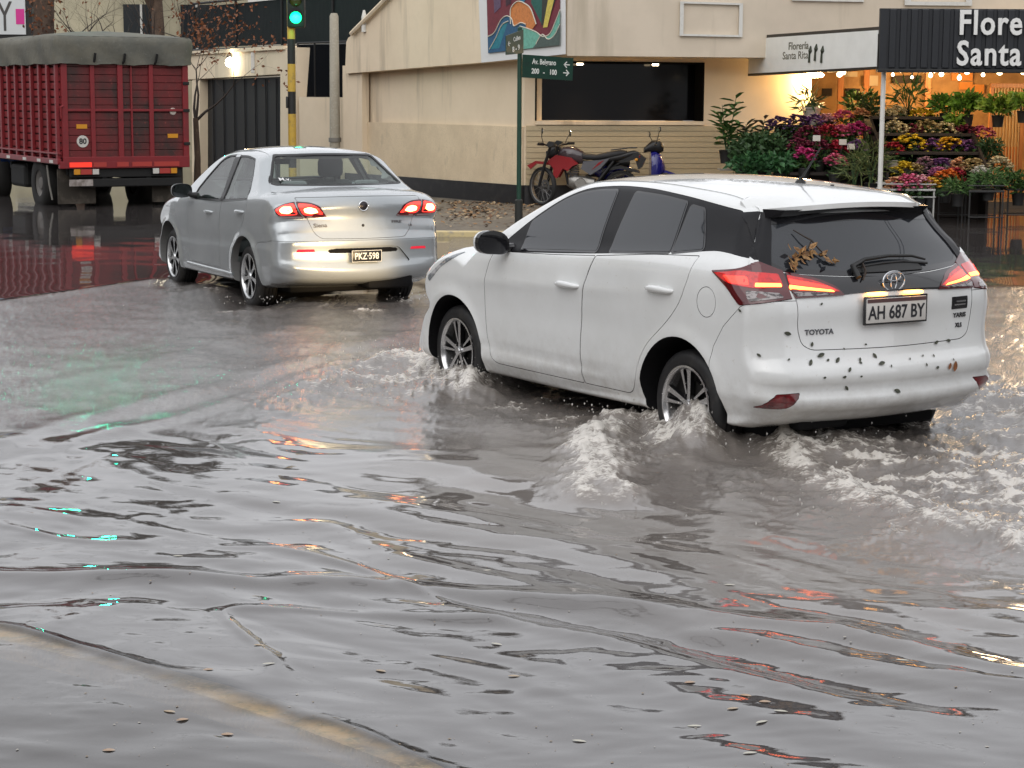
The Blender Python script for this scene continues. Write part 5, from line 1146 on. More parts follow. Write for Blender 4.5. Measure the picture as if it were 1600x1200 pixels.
# ------------------------------------------------ poles
t=thing('utility_pole','smooth pale concrete post in front of the low beige wall','post',tuple(PD(524,300,37.6).xy)+(.15,)); top=PD(523,22,37.6).z
mb=MB(); mb.lathe([(.001,top-.15+.02),(.06,top-.15+.015),(.085,top-.19),(.10,1.2),(.11,0)],16,'Z'); mb.build('shaft',mat('concrete_pale',(.40,.37,.30),.85,noise=[(3,(.33,.30,.24),.4,.65),(30,(.45,.42,.35),.5,.7)]),t,50)
mb=MB(); mb.lathe([(.118,.9),(.122,.9),(.122,.98),(.118,.98)],16,'Z'); mb.build('band',mat('tape_grey',(.2,.19,.17),.6),t,50)
d=34.; p=PD(456.5,200,d); t=thing('traffic_light','traffic light showing green on a yellow and black striped pole','traffic light',(p.x,p.y,.15))
yel=mat('pole_yellow',(.58,.37,.06),.5,noise=(12,(.40,.27,.07),.5,.68)); pb=mat('pole_black',(.02,.02,.02),.5)
zs=[(PD(456,v,d).z-.15) for v in (-70,61,65,100,141,143,176,178,215,228,262)]
def seg(z0,z1,m,r=.068): mb=MB(); mb.lathe([(.001,z0),(r,z0),(r,z1),(.001,z1)],16,'Z'); mb.build('pole_band',m,t,50)
seg(zs[1],zs[0],yel); seg(zs[3],zs[1],pb); seg(zs[5],zs[3],yel,.070); seg(zs[7],zs[5],pb,.069); seg(zs[9],zs[7],yel,.070); seg(zs[10],zs[9],pb,.069); seg(0,zs[10],yel,.070)
q=PD(461,27,d-.25); q=q-Vector((p.x,p.y,.15)); mb=MB(); mb.bbox(q.x-.15,q.x+.15,-.14,.06,q.z-.17,q.z+.85,.03); hd=mb.build('signal_head',mat('signal_black',(.012,.012,.012),.5),t,30)
for k,(c,e) in enumerate((((.0,.9,.45),1),((.05,.04,.01),0),((.05,.01,.01),0))):
    z=q.z+.285*k; mb=MB(); mb.lathe([(.001,-.172),(.05,-.168),(.10,-.150),(.102,-.14)],24,'Y',(q.x,0,z)); mm=mat('signal_green_lit',(.1,.9,.5),.3,emit=(.0,1,.24),es=3.0) if e else mat('signal_off_%d'%k,c,.2)
    mb.build('signal_lens',mm,hd,60); mb=MB(); 
    V=[];F=[];n=14
    for i in range(n+1):
        a=R(-20+220*i/n); V+=[(q.x+.115*math.cos(a),-.14,z+.115*math.sin(a)),(q.x+.112*math.cos(a),-.14-.13*max(.2,math.sin(max(0,min(math.pi,a)))),z+.112*math.sin(a)-.01)]
    V+=[(x*1.0,y,zz+.004) for x,y,zz in V]; m_=2*(n+1)
    for i in range(n): F+=[(2*i,2*i+2,2*i+3,2*i+1),(m_+2*i+1,m_+2*i+3,m_+2*i+2,m_+2*i)]
    mb.add(V,F); mb.build('visor',mat('signal_black'),hd,40)
L=bpy.data.lights.new('green_glow','POINT'); L.energy=5; L.color=(.05,1,.5); L.shadow_soft_size=.08; lo=bpy.data.objects.new('green_glow',L); COL.objects.link(lo); lo.parent=t; lo.location=(q.x,-.32,q.z)
mb=MB(); mb.bbox(-.10,-.06,-.05,.05,zs[7]+.1,zs[7]+.3,.01); mb.build('junction_box',pb,t,30)
# street sign
sg=mat('sign_green',(.010,.045,.030),.35,noise=(10,(.012,.036,.026),.45,.65)); st_=thing('street_sign','dark green street name sign post with two blades beside the white car\'s nose','street sign',(.082,27.76,.15))
mb=MB(); mb.tube([(0,0,.30),(0,0,2.75)],.034,14); mb.lathe([(.034,2.75),(.02,2.77),(.001,2.775)],14,'Z'); mb.build('pole',mat('pole_green',(.012,.05,.032),.4),st_,50); mb=MB(); mb.tube([(0,0,0),(0,0,.33)],.058,14); mb.lathe([(.058,.33),(.036,.345)],14,'Z'); mb.build('sleeve',mat('sleeve_dark',(.02,.022,.02),.5),st_,50)
so_=Vector((.082,27.76,.15))
def blade(c,d,th=.012,name='sign_blade'):
    q=[PD(u,v,dd)-so_ for (u,v),dd in zip(c,d)]; nn=(q[1]-q[0]).cross(q[3]-q[0]).normalized(); nn=nn if nn.y>0 else -nn
    mb=MB(); mb.add([tuple(p) for p in q]+[tuple(p+nn*th) for p in q],[(0,1,2,3),(7,6,5,4)]+[(i,(i+1)%4,(i+1)%4+4,i+4) for i in range(4)]); return mb.build(name,sg,st_),q,nn
b1,q,nn=blade([(817,85),(896,90.5),(894.5,126),(816,121)],[27.70,28.15,28.15,27.70])
wt=mat('sign_letter_white',(.70,.72,.68),.5)
def on(q,nn,a,b,o=.004): top=q[0]+(q[1]-q[0])*a; bot=q[3]+(q[2]-q[3])*a; return top+(bot-top)*b-nn*o
xd=(q[1]-q[0]).normalized(); yd=(q[0]-q[3]).normalized()
text_obj('Av. Belgrano',.105,.001,wt,b1,basis(on(q,nn,.42,.28),xd,yd),bold=.002,sx=.74); text_obj('200',.10,.001,wt,b1,basis(on(q,nn,.25,.70),xd,yd),bold=.003,sx=.85); text_obj('-',.10,.001,wt,b1,basis(on(q,nn,.42,.72),xd,yd),bold=.002); text_obj('100',.10,.001,wt,b1,basis(on(q,nn,.60,.70),xd,yd),bold=.003,sx=.85)
def arrow(c,dirx,s=.05):
    w=.010; mb=MB(); pts=[]
    def P(a,b): return c+xd*a*dirx*s+yd*b*s-nn*.001
    for poly in ([(-1,-.14),(1,-.14),(1,.14),(-1,.14)],[(-1.15,0),(-.1,.95),(.1,.72),(-.75,0)],[(-1.15,0),(-.75,0),(.1,-.72),(-.1,-.95)]):
        k=len(poly); mb.add([tuple(P(a,b)) for a,b in poly]+[tuple(P(a,b)-nn*.0015) for a,b in poly],[tuple(range(k)),tuple(range(2*k-1,k-1,-1))]+[(i,(i+1)%k,(i+1)%k+k,i+k) for i in range(k)])
    mb.build('arrow',wt,b1)
arrow(on(q,nn,.87,.32),1); arrow(on(q,nn,.86,.68),-1)
b2,q,nn=blade([(791,56),(818,46),(818,83),(791,86)],[27.2,27.74,27.74,27.2]); xd=(q[1]-q[0]).normalized(); yd=(q[0]-q[3]).normalized()
text_obj('Cullen',.085,.001,wt,b2,basis(on(q,nn,.60,.30),xd,yd),bold=.002,sx=1.1); text_obj('8 - 9',.10,.001,wt,b2,basis(on(q,nn,.55,.75),xd,yd),bold=.003,sx=1.4); text_obj('←',.1,.001,wt,b2,basis(on(q,nn,.16,.45),xd,yd),bold=.003)
# billboard
d=44; a=PD(-60,-60,d);b=PD(41,54,d); t=thing('billboard','white advertising board with pink panel in a black frame, top left','billboard',(a.x,d,0))
mb=MB(); c=PD(52,66,d); mb.box(0,c.x-a.x,.0,.15,c.z,a.z+.3); mb.build('frame',rail,t); mb=MB(); mb.box(.05,b.x-a.x,-.03,.005,b.z,a.z); mb.build('board',mat('board_white',(.58,.60,.60),.5),t)
mb=MB(); p0=PD(25,14,d);p1=PD(39,38,d); mb.box(p0.x-a.x,p1.x-a.x,-.036,-.02,p1.z,p0.z); mb.build('pink_panel',mat('board_pink',(.60,.03,.25),.5),t)
text_obj('Y',.95,.002,mat('board_ink',(.06,.055,.05),.5),t,basis((PD(8,28,d).x-a.x,-.034,PD(8,28,d).z),(1,0,0),(0,0,1)),sx=.6); mb=MB(); mb.tube([((c.x-a.x)/2,.08,0),((c.x-a.x)/2,.08,c.z)],.1,10); mb.build('post',rail,t,50)

# ------------------------------------------------ the rest of the crossing, outside the frame: seen in the windows, the paint and the water
def block(label,x,y,w_,d_,h,m,rz=0,nw=4):
    t=thing('house',label,'house',(x,y,0),R(rz)); mb=MB(); mb.box(-w_/2,w_/2,-d_/2,d_/2,0,h); mb.build('wall',m,t); mb=MB(); mb.box(-w_/2-.2,w_/2+.2,-d_/2-.2,d_/2+.2,h,h+.25); mb.build('roof',mat('roof_dark',(.05,.045,.042),.8),t)
    for i in range(nw):
        xx=-w_/2+(i+.5)*w_/nw
        for z in ((1.0,2.6),(4.0,5.4)):
            if z[1]<h-.3: mb=MB(); mb.box(xx-.6,xx+.6,-d_/2-.04,-d_/2+.02,*z); mb.build('window',mat('far_window'),t)
gb=mat('block_brick',(.24,.16,.12),.8,noise=(3,(.17,.11,.09),.4,.65)); gc=mat('block_grey',(.26,.255,.25),.8,noise=(2,(.18,.175,.17),.4,.65))
block('brick house across the side street left of the crossing',-24,14,16,8,6.5,gb,90); block('grey house further up the left side street',-27,34,18,8,5.5,gc,90); block('unseen grey house added behind the photographer to dim the car rear',2,-10.5,26,8,7.5,gc,180,5); block('brick house behind the photographer, left',-19,-12,14,8,5.5,gb,180); block('grey house on the right of the crossing',26,12,16,8,7,gc,-90); block('brick house far right of the crossing',28,28,12,8,5.5,gb,-90,3)  # house behind the camera set close and tall to darken the hatchback's rear

# second signal on a mast arm, above the frame: its green shows only in the water
t=thing('traffic_light','green traffic light on a mast arm above the frame, mirrored in the left water','traffic light',(-13.6,45,0)); lx=-9.7+13.6; lz=4.85
mb=MB(); mb.tube([(0,0,0),(0,0,5.0),(.3,0,5.5),(1.2,0,5.75),(lx+.2,0,5.8)],[.11,.09,.08,.07,.05],12); mb.build('mast',mat('mast_grey',(.2,.2,.2),.5,metal=.5),t,50)
mb=MB(); mb.bbox(lx-.17,lx+.17,-.14,.08,lz-.2,lz+.85,.03); hd=mb.build('signal_head',mat('signal_black'),t,30)
for k in range(3):
    mb=MB(); mb.lathe([(.001,-.172),(.07,-.168),(.13,-.150),(.132,-.14)],24,'Y',(lx,0,lz+.29*k)); mb.build('signal_lens',mat('signal_green_lit2',(.1,.9,.5),.3,emit=(.02,1,.55),es=170) if k==0 else mat('signal_off_1'),hd,60)
# overhead cables
for i,(a,b,s_) in enumerate((((-14,15,6.6),(14,12,6.9),.5),((-14,15.4,6.9),(14,12.4,7.2),.55),((-12,30,5.9),(15,25,6.3),.4))):
    mb=MB(); mb.tube([(a[0]+(b[0]-a[0])*k/16,a[1]+(b[1]-a[1])*k/16,a[2]+(b[2]-a[2])*k/16-s_*4*(k/16)*(1-k/16)) for k in range(17)],.022,5); o=mb.build('overhead_cable',rail,None,60); setp(o,'black overhead cable crossing the street high above the cars, '+('nearest','second','farthest')[i],'cable')
block('unseen pale house added close on the left, reflected in the car sides',-15.5,21,11,5,6.2,pale,90,3)  # added for its reflection; pale so it darkens the sedan side less
# ------------------------------------------------ red cattle truck
def make_truck():
    red=mat('truck_red',(.23,.018,.022),.65,noise=[(1.5,(.16,.018,.02),.45,.62,(1,1,2.5)),(5,(.05,.018,.016),.56,.70,(1,1,3)),(26,(.33,.06,.055),.62,.72)],coat=0)
    redp=mat('truck_red_post',(.22,.020,.025),.45,noise=[(3,(.16,.022,.026),.5,.68)],coat=0)
    dirty=mat('truck_plank_dirty',(.15,.018,.020),.6,noise=[(1.3,(.045,.022,.02),.42,.60,(1.6,1,.8)),(16,(.24,.05,.045),.6,.72)])
    tarp=mat('tarp_grey_green',(.135,.128,.100),.7,noise=[(1.6,(.10,.10,.085),.42,.62),(20,(.16,.16,.14),.6,.72)],bump=(14,.4,.02))
    blk=mat('chassis_black',(.012,.012,.012),.7); rub=mat('truck_tyre',(.02,.019,.018),.8)
    W=2.17;Lb=3.9;z0=.80;z1=2.50
    t=thing('truck','red slatted livestock truck with grey green tarpaulin parked in the flood, seen from behind','truck',(-7.35,31.8,0),R(120))
    # local: x forward, width goes to -y
    def B(name,m,fn,par=None,sm=None): mb=MB(); fn(mb); return mb.build(name,m,par or t,sm)
    n=13; hp=(z1-z0-.10)/n
    def planks_rear(mb):
        for i in range(n): a=z0+.10+i*hp; mb.bbox(.0,.035,-W+.05,-.05,a+.003,a+hp-.004,.006)
    rear=B('rear_gate',dirty,planks_rear); B('liner',mat('truck_liner',(.07,.014,.014),.8),lambda mb:[mb.box(.036,.05,-W+.03,-.03,z0,z1+.1),mb.box(.05,Lb-.04,-.035,-.022,z0,z1+.1)],rear)

    for y,wd in ((-.05,.10),(-.52,.075),(-.99,.09),(-1.18,.03),(-1.52,.075),(-W+.05,.10)): B('gate_post',redp,lambda mb:mb.bbox(-.035,.04,y-wd/2,y+wd/2,z0+.02,z1+.02,.008),rear)
    B('gate_rail',redp,lambda mb:mb.bbox(-.04,.05,-W,0,z0+.04,z0+.12,.008),rear); B('gate_rail',redp,lambda mb:mb.bbox(-.03,.04,-W,0,z0+.86,z0+.90,.006),rear)
    for z in (z0+.30,z0+.85,z0+1.3):
        B('hinge',blk,lambda mb:mb.bbox(-.055,-.03,-W-.01,-W+.10,z,z+.05,.006),rear)
    B('latch',redp,lambda mb:mb.tube([(-.05,-.02,z0+.95),(-.06,.03,z0+.93),(-.05,.02,z0+.75)],.015,6),rear)
    sd=B('side_boards',red,lambda mb:[mb.bbox(.04,Lb,-.02,.02,z0+.10+i*hp+.012,z0+.10+(i+1)*hp-.012,.008) for i in range(n)])
    for i in range(9): 
        x=.08+i*(Lb-.16)/8; B('side_post',redp,lambda mb:mb.bbox(x-.045,x+.045,.02,.075,z0+.03,z1+.02,.008),sd)
    B('side_rail',redp,lambda mb:mb.bbox(0,Lb,.02,.085,z0-.0,z0+.09,.01),sd); B('side_rail',redp,lambda mb:mb.bbox(0,Lb,.02,.08,z0+.16,z0+.19,.006),sd)
    B('side_boards',red,lambda mb:[mb.bbox(.04,Lb,-W-.02,-W+.02,z0+.10+i*hp+.012,z0+.10+(i+1)*hp-.012,.008) for i in range(n)])
    B('front_board',red,lambda mb:mb.bbox(Lb-.04,Lb,-W,0,z0,z1,.01)); B('cargo_floor',blk,lambda mb:mb.box(0,Lb,-W,0,z0-.02,z0+.06))
    wr=mat('reflector_white',(.62,.60,.56),.4); rr=mat('reflector_red_glow',(.62,.03,.02),.35,emit=(1,.04,.02),es=.8); rd=mat('reflector_red_dull',(.42,.05,.04),.45); am=mat('reflector_amber',(.65,.28,.02),.35)  # red strip emits a little, imitating light caught by a reflector
    for x in (.35,1.05,1.9,2.9): B('side_reflector',wr,lambda mb:mb.box(x-.10,x+.10,.084,.092,z0+.015,z0+.065),sd)
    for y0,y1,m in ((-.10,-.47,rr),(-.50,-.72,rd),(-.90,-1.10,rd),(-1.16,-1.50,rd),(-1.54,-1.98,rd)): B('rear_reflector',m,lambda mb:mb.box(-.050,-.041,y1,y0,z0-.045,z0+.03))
    B('rear_crossbar',redp,lambda mb:mb.bbox(-.04,.06,-W,.06,z0-.07,z0+.05,.01))
    B('gate_reflector',am,lambda mb:mb.box(-.01,-.002,-.42,-.24,z0+.58,z0+.65),rear); B('gate_reflector',am,lambda mb:mb.box(-.01,-.002,-1.98,-1.80,z0+.42,z0+.49),rear)
    B('round_sign',wr,lambda mb:mb.lathe([(.001,-.012),(.095,-.012),(.10,-.004),(.10,0)],28,'X',(0,-.34,z0+.37)),rear,40)
    ink=mat('sign_ink',(.02,.02,.02),.5); text_obj('80',.125,.001,ink,rear,basis((-.0135,-.34,z0+.37),(0,-1,0),(0,0,1)),bold=.004)
    B('oval_badge',mat('badge_pale',(.5,.45,.40),.5),lambda mb:mb.lathe([(.001,-.010),(.055,-.010),(.06,0)],20,'X',(0,-1.90,z0+.86)),rear,40)
    # tarpaulin: draped band + top
    rs=np.random.RandomState(3); V=[];F=[]
    path=[(Lb+.03,.10)]+[(x,.10) for x in np.linspace(Lb-.2,.15,26)]+[(.02,.10),(-.07,.02)]+[(-.08,-y) for y in np.linspace(.1,W-.1,26)]+[(-.07,-W-.02),(.02,-W-.10)]+[(x,-W-.10) for x in np.linspace(.2,Lb,20)]
    k=len(path); rows=[-.06,.02,.10,.20,.30,.37,.40]
    for i,(x,y) in enumerate(path):
        hem=.010*math.sin(i*.7)+.005*math.sin(i*2.3)
        for j,dz in enumerate(rows):
            f=1-j/(len(rows)-1); wv=.022*f*math.sin(i*.75+.9*j)+.012*f*math.sin(i*2.3+j)+.006*math.sin(i*4.1); cx,cy=Lb/2,-W/2
            dx,dy=(x-cx),(y-cy); 
            if x<=-.05 or x>Lb: nx_,ny_=(-1,0)
            else: nx_,ny_=(0,1 if y>-W/2 else -1)
            V.append((x+nx_*wv-(0 if j<5 else nx_*(.02 if j==5 else .07)),y+ny_*wv-(0 if j<5 else ny_*(.02 if j==5 else .07)),z1+dz-.02+(hem*f if j<3 else 0)+.03*math.sin(x*2.1)*(j>3)))
    r=len(rows)
    for i in range(k-1):
        for j in range(r-1): F.append((i*r+j,(i+1)*r+j,(i+1)*r+j+1,i*r+j+1))
    mb=MB(); mb.add(V,F); tp=mb.build('tarpaulin',tarp,t,75)
    nx_,ny_=24,9; V=[];F=[]
    for i in range(nx_):
        for j in range(ny_):
            x=-.02+(Lb+.04)*i/(nx_-1); y=-.02+(-W+.04)*j/(ny_-1)-.0; V.append((x,y+.05*(1-2*j/(ny_-1)),z1+.375+.03*math.sin(x*2.1)+.09*math.sin(math.pi*j/(ny_-1))*min(1,i/7,(nx_-1-i)/4)+.012*math.sin(i*1.7+j)*min(1,i/3)))
    for i in range(nx_-1):
        for j in range(ny_-1): F.append((i*ny_+j,(i+1)*ny_+j,(i+1)*ny_+j+1,i*ny_+j+1))
    mb=MB(); mb.add(V,F); mb.build('tarpaulin_top',tarp,tp,75)
    for y in (-.55,-1.05,-1.6): B('tarp_strap',blk,lambda mb:mb.tube([(-.13,y,z1+.10),(-.10,y+.01,z1-.02),(-.06,y+.02,z1-.06)],.022,6),tp,50)
    # chassis
    B('chassis',blk,lambda mb:[mb.bbox(.1,6.6,y-.05,y+.05,.50,.74,.02) for y in (-.65,-W+.65)]+[mb.bbox(x,x+.08,-W+.1,-.1,.62,.74,.01) for x in (.1,1.2,2.4,3.4)])
    B('rear_bumper',blk,lambda mb:mb.bbox(.02,.14,-W+.12,-.28,.42,.56,.02)); 
    for y in (-.72,-W+.7): B('bumper_bracket',blk,lambda mb:mb.bbox(.05,.15,y-.04,y+.04,.5,.75,.01))
    B('light_board',blk,lambda mb:mb.bbox(.03,.07,-W+.12,-.12,.58,.74,.01))
    for (y0,y1,fl) in ((-.17,-.60,1),(-1.52,-1.95,-1)):
        ys=[y0,y0+(y1-y0)*.27,y0+(y1-y0)*.73,y1]; ms=[am,rd,wr] if fl==1 else [wr,rd,am]
        l=B('tail_lamp',blk,lambda mb:mb.bbox(-.02,.03,y1-.01,y0+.01,.62,.73,.01))
        for a,b,m in zip(ys[:-1],ys[1:],ms): B('lamp_lens',m,lambda mb:mb.bbox(-.032,-.018,b+.004,a-.004,.63,.72,.006),l)
    B('number_plate',mat('plate_muddy',(.42,.38,.36),.6,noise=(9,(.2,.17,.15),.4,.6)),lambda mb:mb.bbox(-.0,.015,-.50,-.10,.44,.55,.005))
    mud=mat('mudflap_muddy',(.045,.038,.03),.8,noise=(4,(.12,.10,.08),.5,.7))
    for y0,y1 in ((.02,-.62),(-1.6,-W+.02)): B('mudflap',mud,lambda mb:mb.bbox(.25,.28,y1,y0,.14,.72,.005))
    # wheels
    def wheel(x,y,wd,yy):
        mb=MB(); r=.46; w=wd/2; mb.lathe([(.22,-w),(.26,-w-.01),(r-.05,-w-.012),(r-.015,-w+.02),(r,-w+.05),(r,w-.05),(r-.015,w-.02),(r-.05,w+.012),(.26,w+.01),(.22,w)],32,'Y'); o=mb.build('wheel',rub,t,50); o.location=(x,y,r-.02)
        mb=MB(); mb.lathe([(.23,-w*.8),(.23,w*.9),(.19,w*.8),(.12,w*.35),(.10,w*.8),(.001,w*.85)],24,'Y'); h=mb.build('rim',mat('rim_grey_dirty',(.16,.15,.14),.6),o,50)
        if yy<0: o.rotation_euler=(0,0,math.pi)
    for x in (1.35,):
        wheel(x,-.12,.26,1); wheel(x,-.40,.26,1); wheel(x,-W+.12,.26,-1); wheel(x,-W+.40,.26,-1)
    wheel(4.45,-.14,.27,1); wheel(4.45,-W+.14,.27,-1)
    B('axle',blk,lambda mb:[mb.tube([(1.35,-.2,.44),(1.35,-W+.2,.44)],.07,10),mb.lathe([(.001,-.16),(.10,-.14),(.17,-.05),(.17,.05),(.10,.14),(.001,.16)],16,'Y',(1.35,-W/2,.44))],None,50)
    B('fuel_tank',blk,lambda mb:mb.bbox(2.4,3.3,-.48,-.05,.32,.72,.06)); B('mudguard',blk,lambda mb:mb.tube([(.85,-.26,.55),(.95,-.26,.80),(1.35,-.26,.95),(1.75,-.26,.80)],.03,6)); B('hose',mat('hose_grey',(.2,.19,.17),.6),lambda mb:mb.tube([(.75,.04,.76),(.62,.05,.45),(.50,.04,.20)],.016,6),None,50)
    # cab
    cab=mat('cab_blue',(.02,.06,.22),.35,coat=.6); gl=mat('cab_glass',(.02,.025,.03),.05)
    def cabf(mb):
        mb.prism([(x-1.65,z) for x,z in [(5.75,.55),(5.75,2.15),(5.95,2.30),(7.0,2.28),(7.30,1.55),(7.9,1.35),(8.05,1.2),(8.05,.55),(6.65,.55),(6.6,.85),(6.35,1.02),(5.85,1.02),(5.72,.85)]],-W+.10,-.10,'Y')
    cb=B('cab',cab,cabf,None,30); B('cab_window',gl,lambda mb:[mb.prism([(4.35,1.50),(4.35,2.1),(5.25,2.1),(5.47,1.52)],-.098,-.085,'Y'),],cb); B('cab_window',gl,lambda mb:[mb.box(4.085,4.098,-W+.45,-.45,1.55,2.1)],cb)
    return t
make_truck()
# ------------------------------------------------ motorcycles
def bike_wheel(par,x,z,r,w,rimm,steer=0,spokes=True):
    tm=mat('bike_tyre',(.018,.018,.018),.75); mb=MB(); mb.lathe([(r-.055,-w*.7),(r-.02,-w),(r-.004,-w*.6),(r,0),(r-.004,w*.6),(r-.02,w),(r-.055,w*.7)],40,'Y'); o=mb.build('wheel',tm,par,60); o.location=(x,0,z); o.rotation_euler=(0,0,steer)
    mb=MB(); mb.lathe([(r-.05,-w*.75),(r-.062,-w*.6),(r-.062,w*.6),(r-.05,w*.75)],40,'Y'); mb.lathe([(.001,-.05),(.045,-.05),(.05,0),(.045,.05),(.001,.05)],16,'Y'); mb.lathe([(.06,-.055),(.11,-.055),(.11,-.050),(.06,-.050)],24,'Y')
    for k in range(18 if spokes else 6):
        a=2*math.pi*k/(18 if spokes else 6); b=a+(.25 if k%2 else -.25) if spokes else a; mb.tube([(.04*math.cos(b),(.03 if k%2 else -.03),.04*math.sin(b)),((r-.06)*math.cos(a),0,(r-.06)*math.sin(a))],.0035 if spokes else .013,4,False)
    mb.build('rim',rimm,o,50); return o
def loft(mb,secs):
    """sections: (x, yhalf, z0, z1) rounded boxes lofted along x"""
    n=12; V=[];F=[]
    for (x,w,z0,z1) in secs:
        for j in range(n):
            a=2*math.pi*j/n; c,s=math.cos(a),math.sin(a); V.append((x,w*abs(c)**.7*(1 if c>0 else -1),(z0+z1)/2+(z1-z0)/2*abs(s)**.7*(1 if s>0 else -1)))
    k=len(secs)
    for i in range(k-1):
        for j in range(n): q=(j+1)%n; F.append((i*n+j,i*n+q,(i+1)*n+q,(i+1)*n+j))
    F.append(tuple(range(n))[::-1]); F.append(tuple((k-1)*n+j for j in range(n))); mb.add(V,F)
def mirror_stalk(par,pts,tip,mm,n=(0,0,0),r=.05,black=None):
    mb=MB(); mb.tube(pts+[tip],.007,6); mb.build('mirror_stalk',black,par,50); mb=MB(); mb.M=Matrix.Translation(tip)@Matrix.Rotation(R(20),4,'Z'); mb.lathe([(.001,-.012),(r*.8,-.012),(r,-.002),(r,.004),(.001,.006)],18,'X'); mb.M=None; o=mb.build('mirror',black,par,50); mb=MB(); mb.M=Matrix.Translation(tip)@Matrix.Rotation(R(20),4,'Z'); mb.lathe([(.001,-.0135),(r*.82,-.0135),(r*.82,-.011)],18,'X'); mb.M=None; mb.build('mirror_glass',mm,o)
def make_bikes():
    red=mat('bike_red',(.24,.006,.010),.3,coat=.3); blk=mat('bike_black',(.012,.012,.013),.4); seat=mat('bike_seat',(.02,.02,.022),.65); metal=mat('bike_metal',(.30,.29,.27),.35,metal=.8,noise=(12,(.12,.11,.10),.5,.7)); grey=mat('bike_grey_plastic',(.10,.10,.11),.35); mm=mat('mirror_bright',(.85,.86,.88),.08,metal=1); rim=mat('bike_rim',(.22,.22,.22),.4,metal=.7)
    p=PD(848,318,32.35); t=thing('motorcycle','red and black trail motorcycle parked on the pavement by the wall, front wheel turned','motorcycle',(p.x,p.y,.15),R(168))
    # local: x forward; front axle at 0, rear at -1.32
    fw=bike_wheel(t,0,.32,.32,.04,rim,R(-38))
    def B(name,m,fn,par=None,sm=50): mb=MB(); fn(mb); return mb.build(name,m,par or t,sm)
    def rot(x,y,z,a=R(-38)): return (x*math.cos(a)-y*math.sin(a),x*math.sin(a)+y*math.cos(a),z)
    fk=B('fork',blk,lambda mb:[mb.tube([rot(.0,s*.085,.32),rot(-.13,s*.085,.66),rot(-.28,s*.085,.98)],[.024,.026,.022],8) for s in (1,-1)])
    B('front_fender',red,lambda mb:[mb.prism([(.20,.60),(.26,.66),(.12,.735),(-.10,.72),(-.30,.66),(-.28,.62),(-.10,.675),(.10,.69)],-.055,.055,'Y')],None,40)
    B('headlight_cowl',blk,lambda mb:[loft(mb,[(-.08,.06,.80,.92),(-.12,.11,.76,.99),(-.22,.10,.80,1.02)]) ]); B('number_board',mat('bike_plate_dark',(.03,.03,.035),.4),lambda mb:mb.bbox(-.075,-.06,-.07,.07,.74,.90,.01))
    hb=B('handlebar',blk,lambda mb:[mb.tube([rot(-.33,-.38,1.03),rot(-.27,-.22,1.02),rot(-.26,-.08,.98),rot(-.26,.08,.98),rot(-.27,.22,1.02),rot(-.33,.38,1.03)],.014,8),mb.tube([rot(-.33,-.39,1.03),rot(-.31,-.27,1.028)],.021,8),mb.tube([rot(-.33,.39,1.03),rot(-.31,.27,1.028)],.021,8),mb.tube([rot(-.24,.34,1.01),rot(-.25,.20,1.0)],.008,5),mb.tube([rot(-.24,-.34,1.01),rot(-.25,-.20,1.0)],.008,5)])
    B('hand_guard',blk,lambda mb:[mb.prism([(-.17,1.07),(-.13,1.02),(-.16,.97),(-.25,1.0),(-.26,1.05)],s*.28,s*.40,'Y') for s in (1,-1)],hb)
    mirror_stalk(t,[rot(-.28,.24,1.03),rot(-.26,.26,1.14)],rot(-.29,.28,1.24),mm,black=blk,r=.055); mirror_stalk(t,[rot(-.28,-.24,1.03),rot(-.24,-.32,1.12)],rot(-.26,-.36,1.19),mm,black=blk,r=.055)
    B('fuel_tank',mat('tank_dark',(.045,.03,.035),.25,coat=.6),lambda mb:loft(mb,[(-.25,.05,.80,.90),(-.35,.12,.74,.97),(-.52,.135,.70,.99),(-.68,.09,.70,.90)]))
    for s in (1,-1): B('tank_shroud',red,lambda mb:mb.prism([(-.10,.74),(-.24,.84),(-.50,.80),(-.62,.70),(-.52,.66),(-.44,.58),(-.36,.62),(-.27,.46),(-.20,.48),(-.20,.62)],s*.10,s*.15,'Y'),None,30)
    B('seat',seat,lambda mb:loft(mb,[(-.58,.08,.80,.93),(-.72,.10,.76,.87),(-.90,.12,.76,.855),(-1.08,.12,.78,.90),(-1.30,.10,.83,.935),(-1.40,.07,.86,.92)]))
    for s in (1,-1): B('side_panel',grey,lambda mb:mb.prism([(-.70,.74),(-.66,.62),(-.82,.52),(-.98,.62),(-1.14,.80),(-.98,.77)],s*.11,s*.135,'Y'),None,30); B('side_stripe',red,lambda mb:mb.prism([(-.84,.60),(-.98,.70),(-1.05,.77),(-.95,.72)],s*.134,s*.14,'Y'))
    B('tail',blk,lambda mb:[loft(mb,[(-1.1,.10,.72,.84),(-1.3,.09,.76,.88),(-1.52,.05,.84,.93),(-1.60,.03,.86,.91)]),mb.prism([(-1.25,.80),(-1.58,.90),(-1.72,.80),(-1.66,.66),(-1.60,.62),(-1.55,.78),(-1.3,.72)],-.05,.05,'Y')])
    B('rack',blk,lambda mb:[mb.tube([(-1.15,s*.10,.93),(-1.45,s*.10,.97),(-1.56,s*.07,.97)],.011,6) for s in (1,-1)]+[mb.tube([(-1.45,-.1,.97),(-1.45,.1,.97)],.011,6)]); B('tail_lamp',mat('bike_tail_red',(.3,.01,.01),.2),lambda mb:mb.bbox(-1.64,-1.60,-.05,.05,.80,.86,.01))
    for s in (1,-1): B('indicator',mat('bike_amber',(.6,.25,.02),.3),lambda mb:mb.bbox(-1.60,-1.55,s*.10-.02,s*.10+.02,.76,.80,.01))
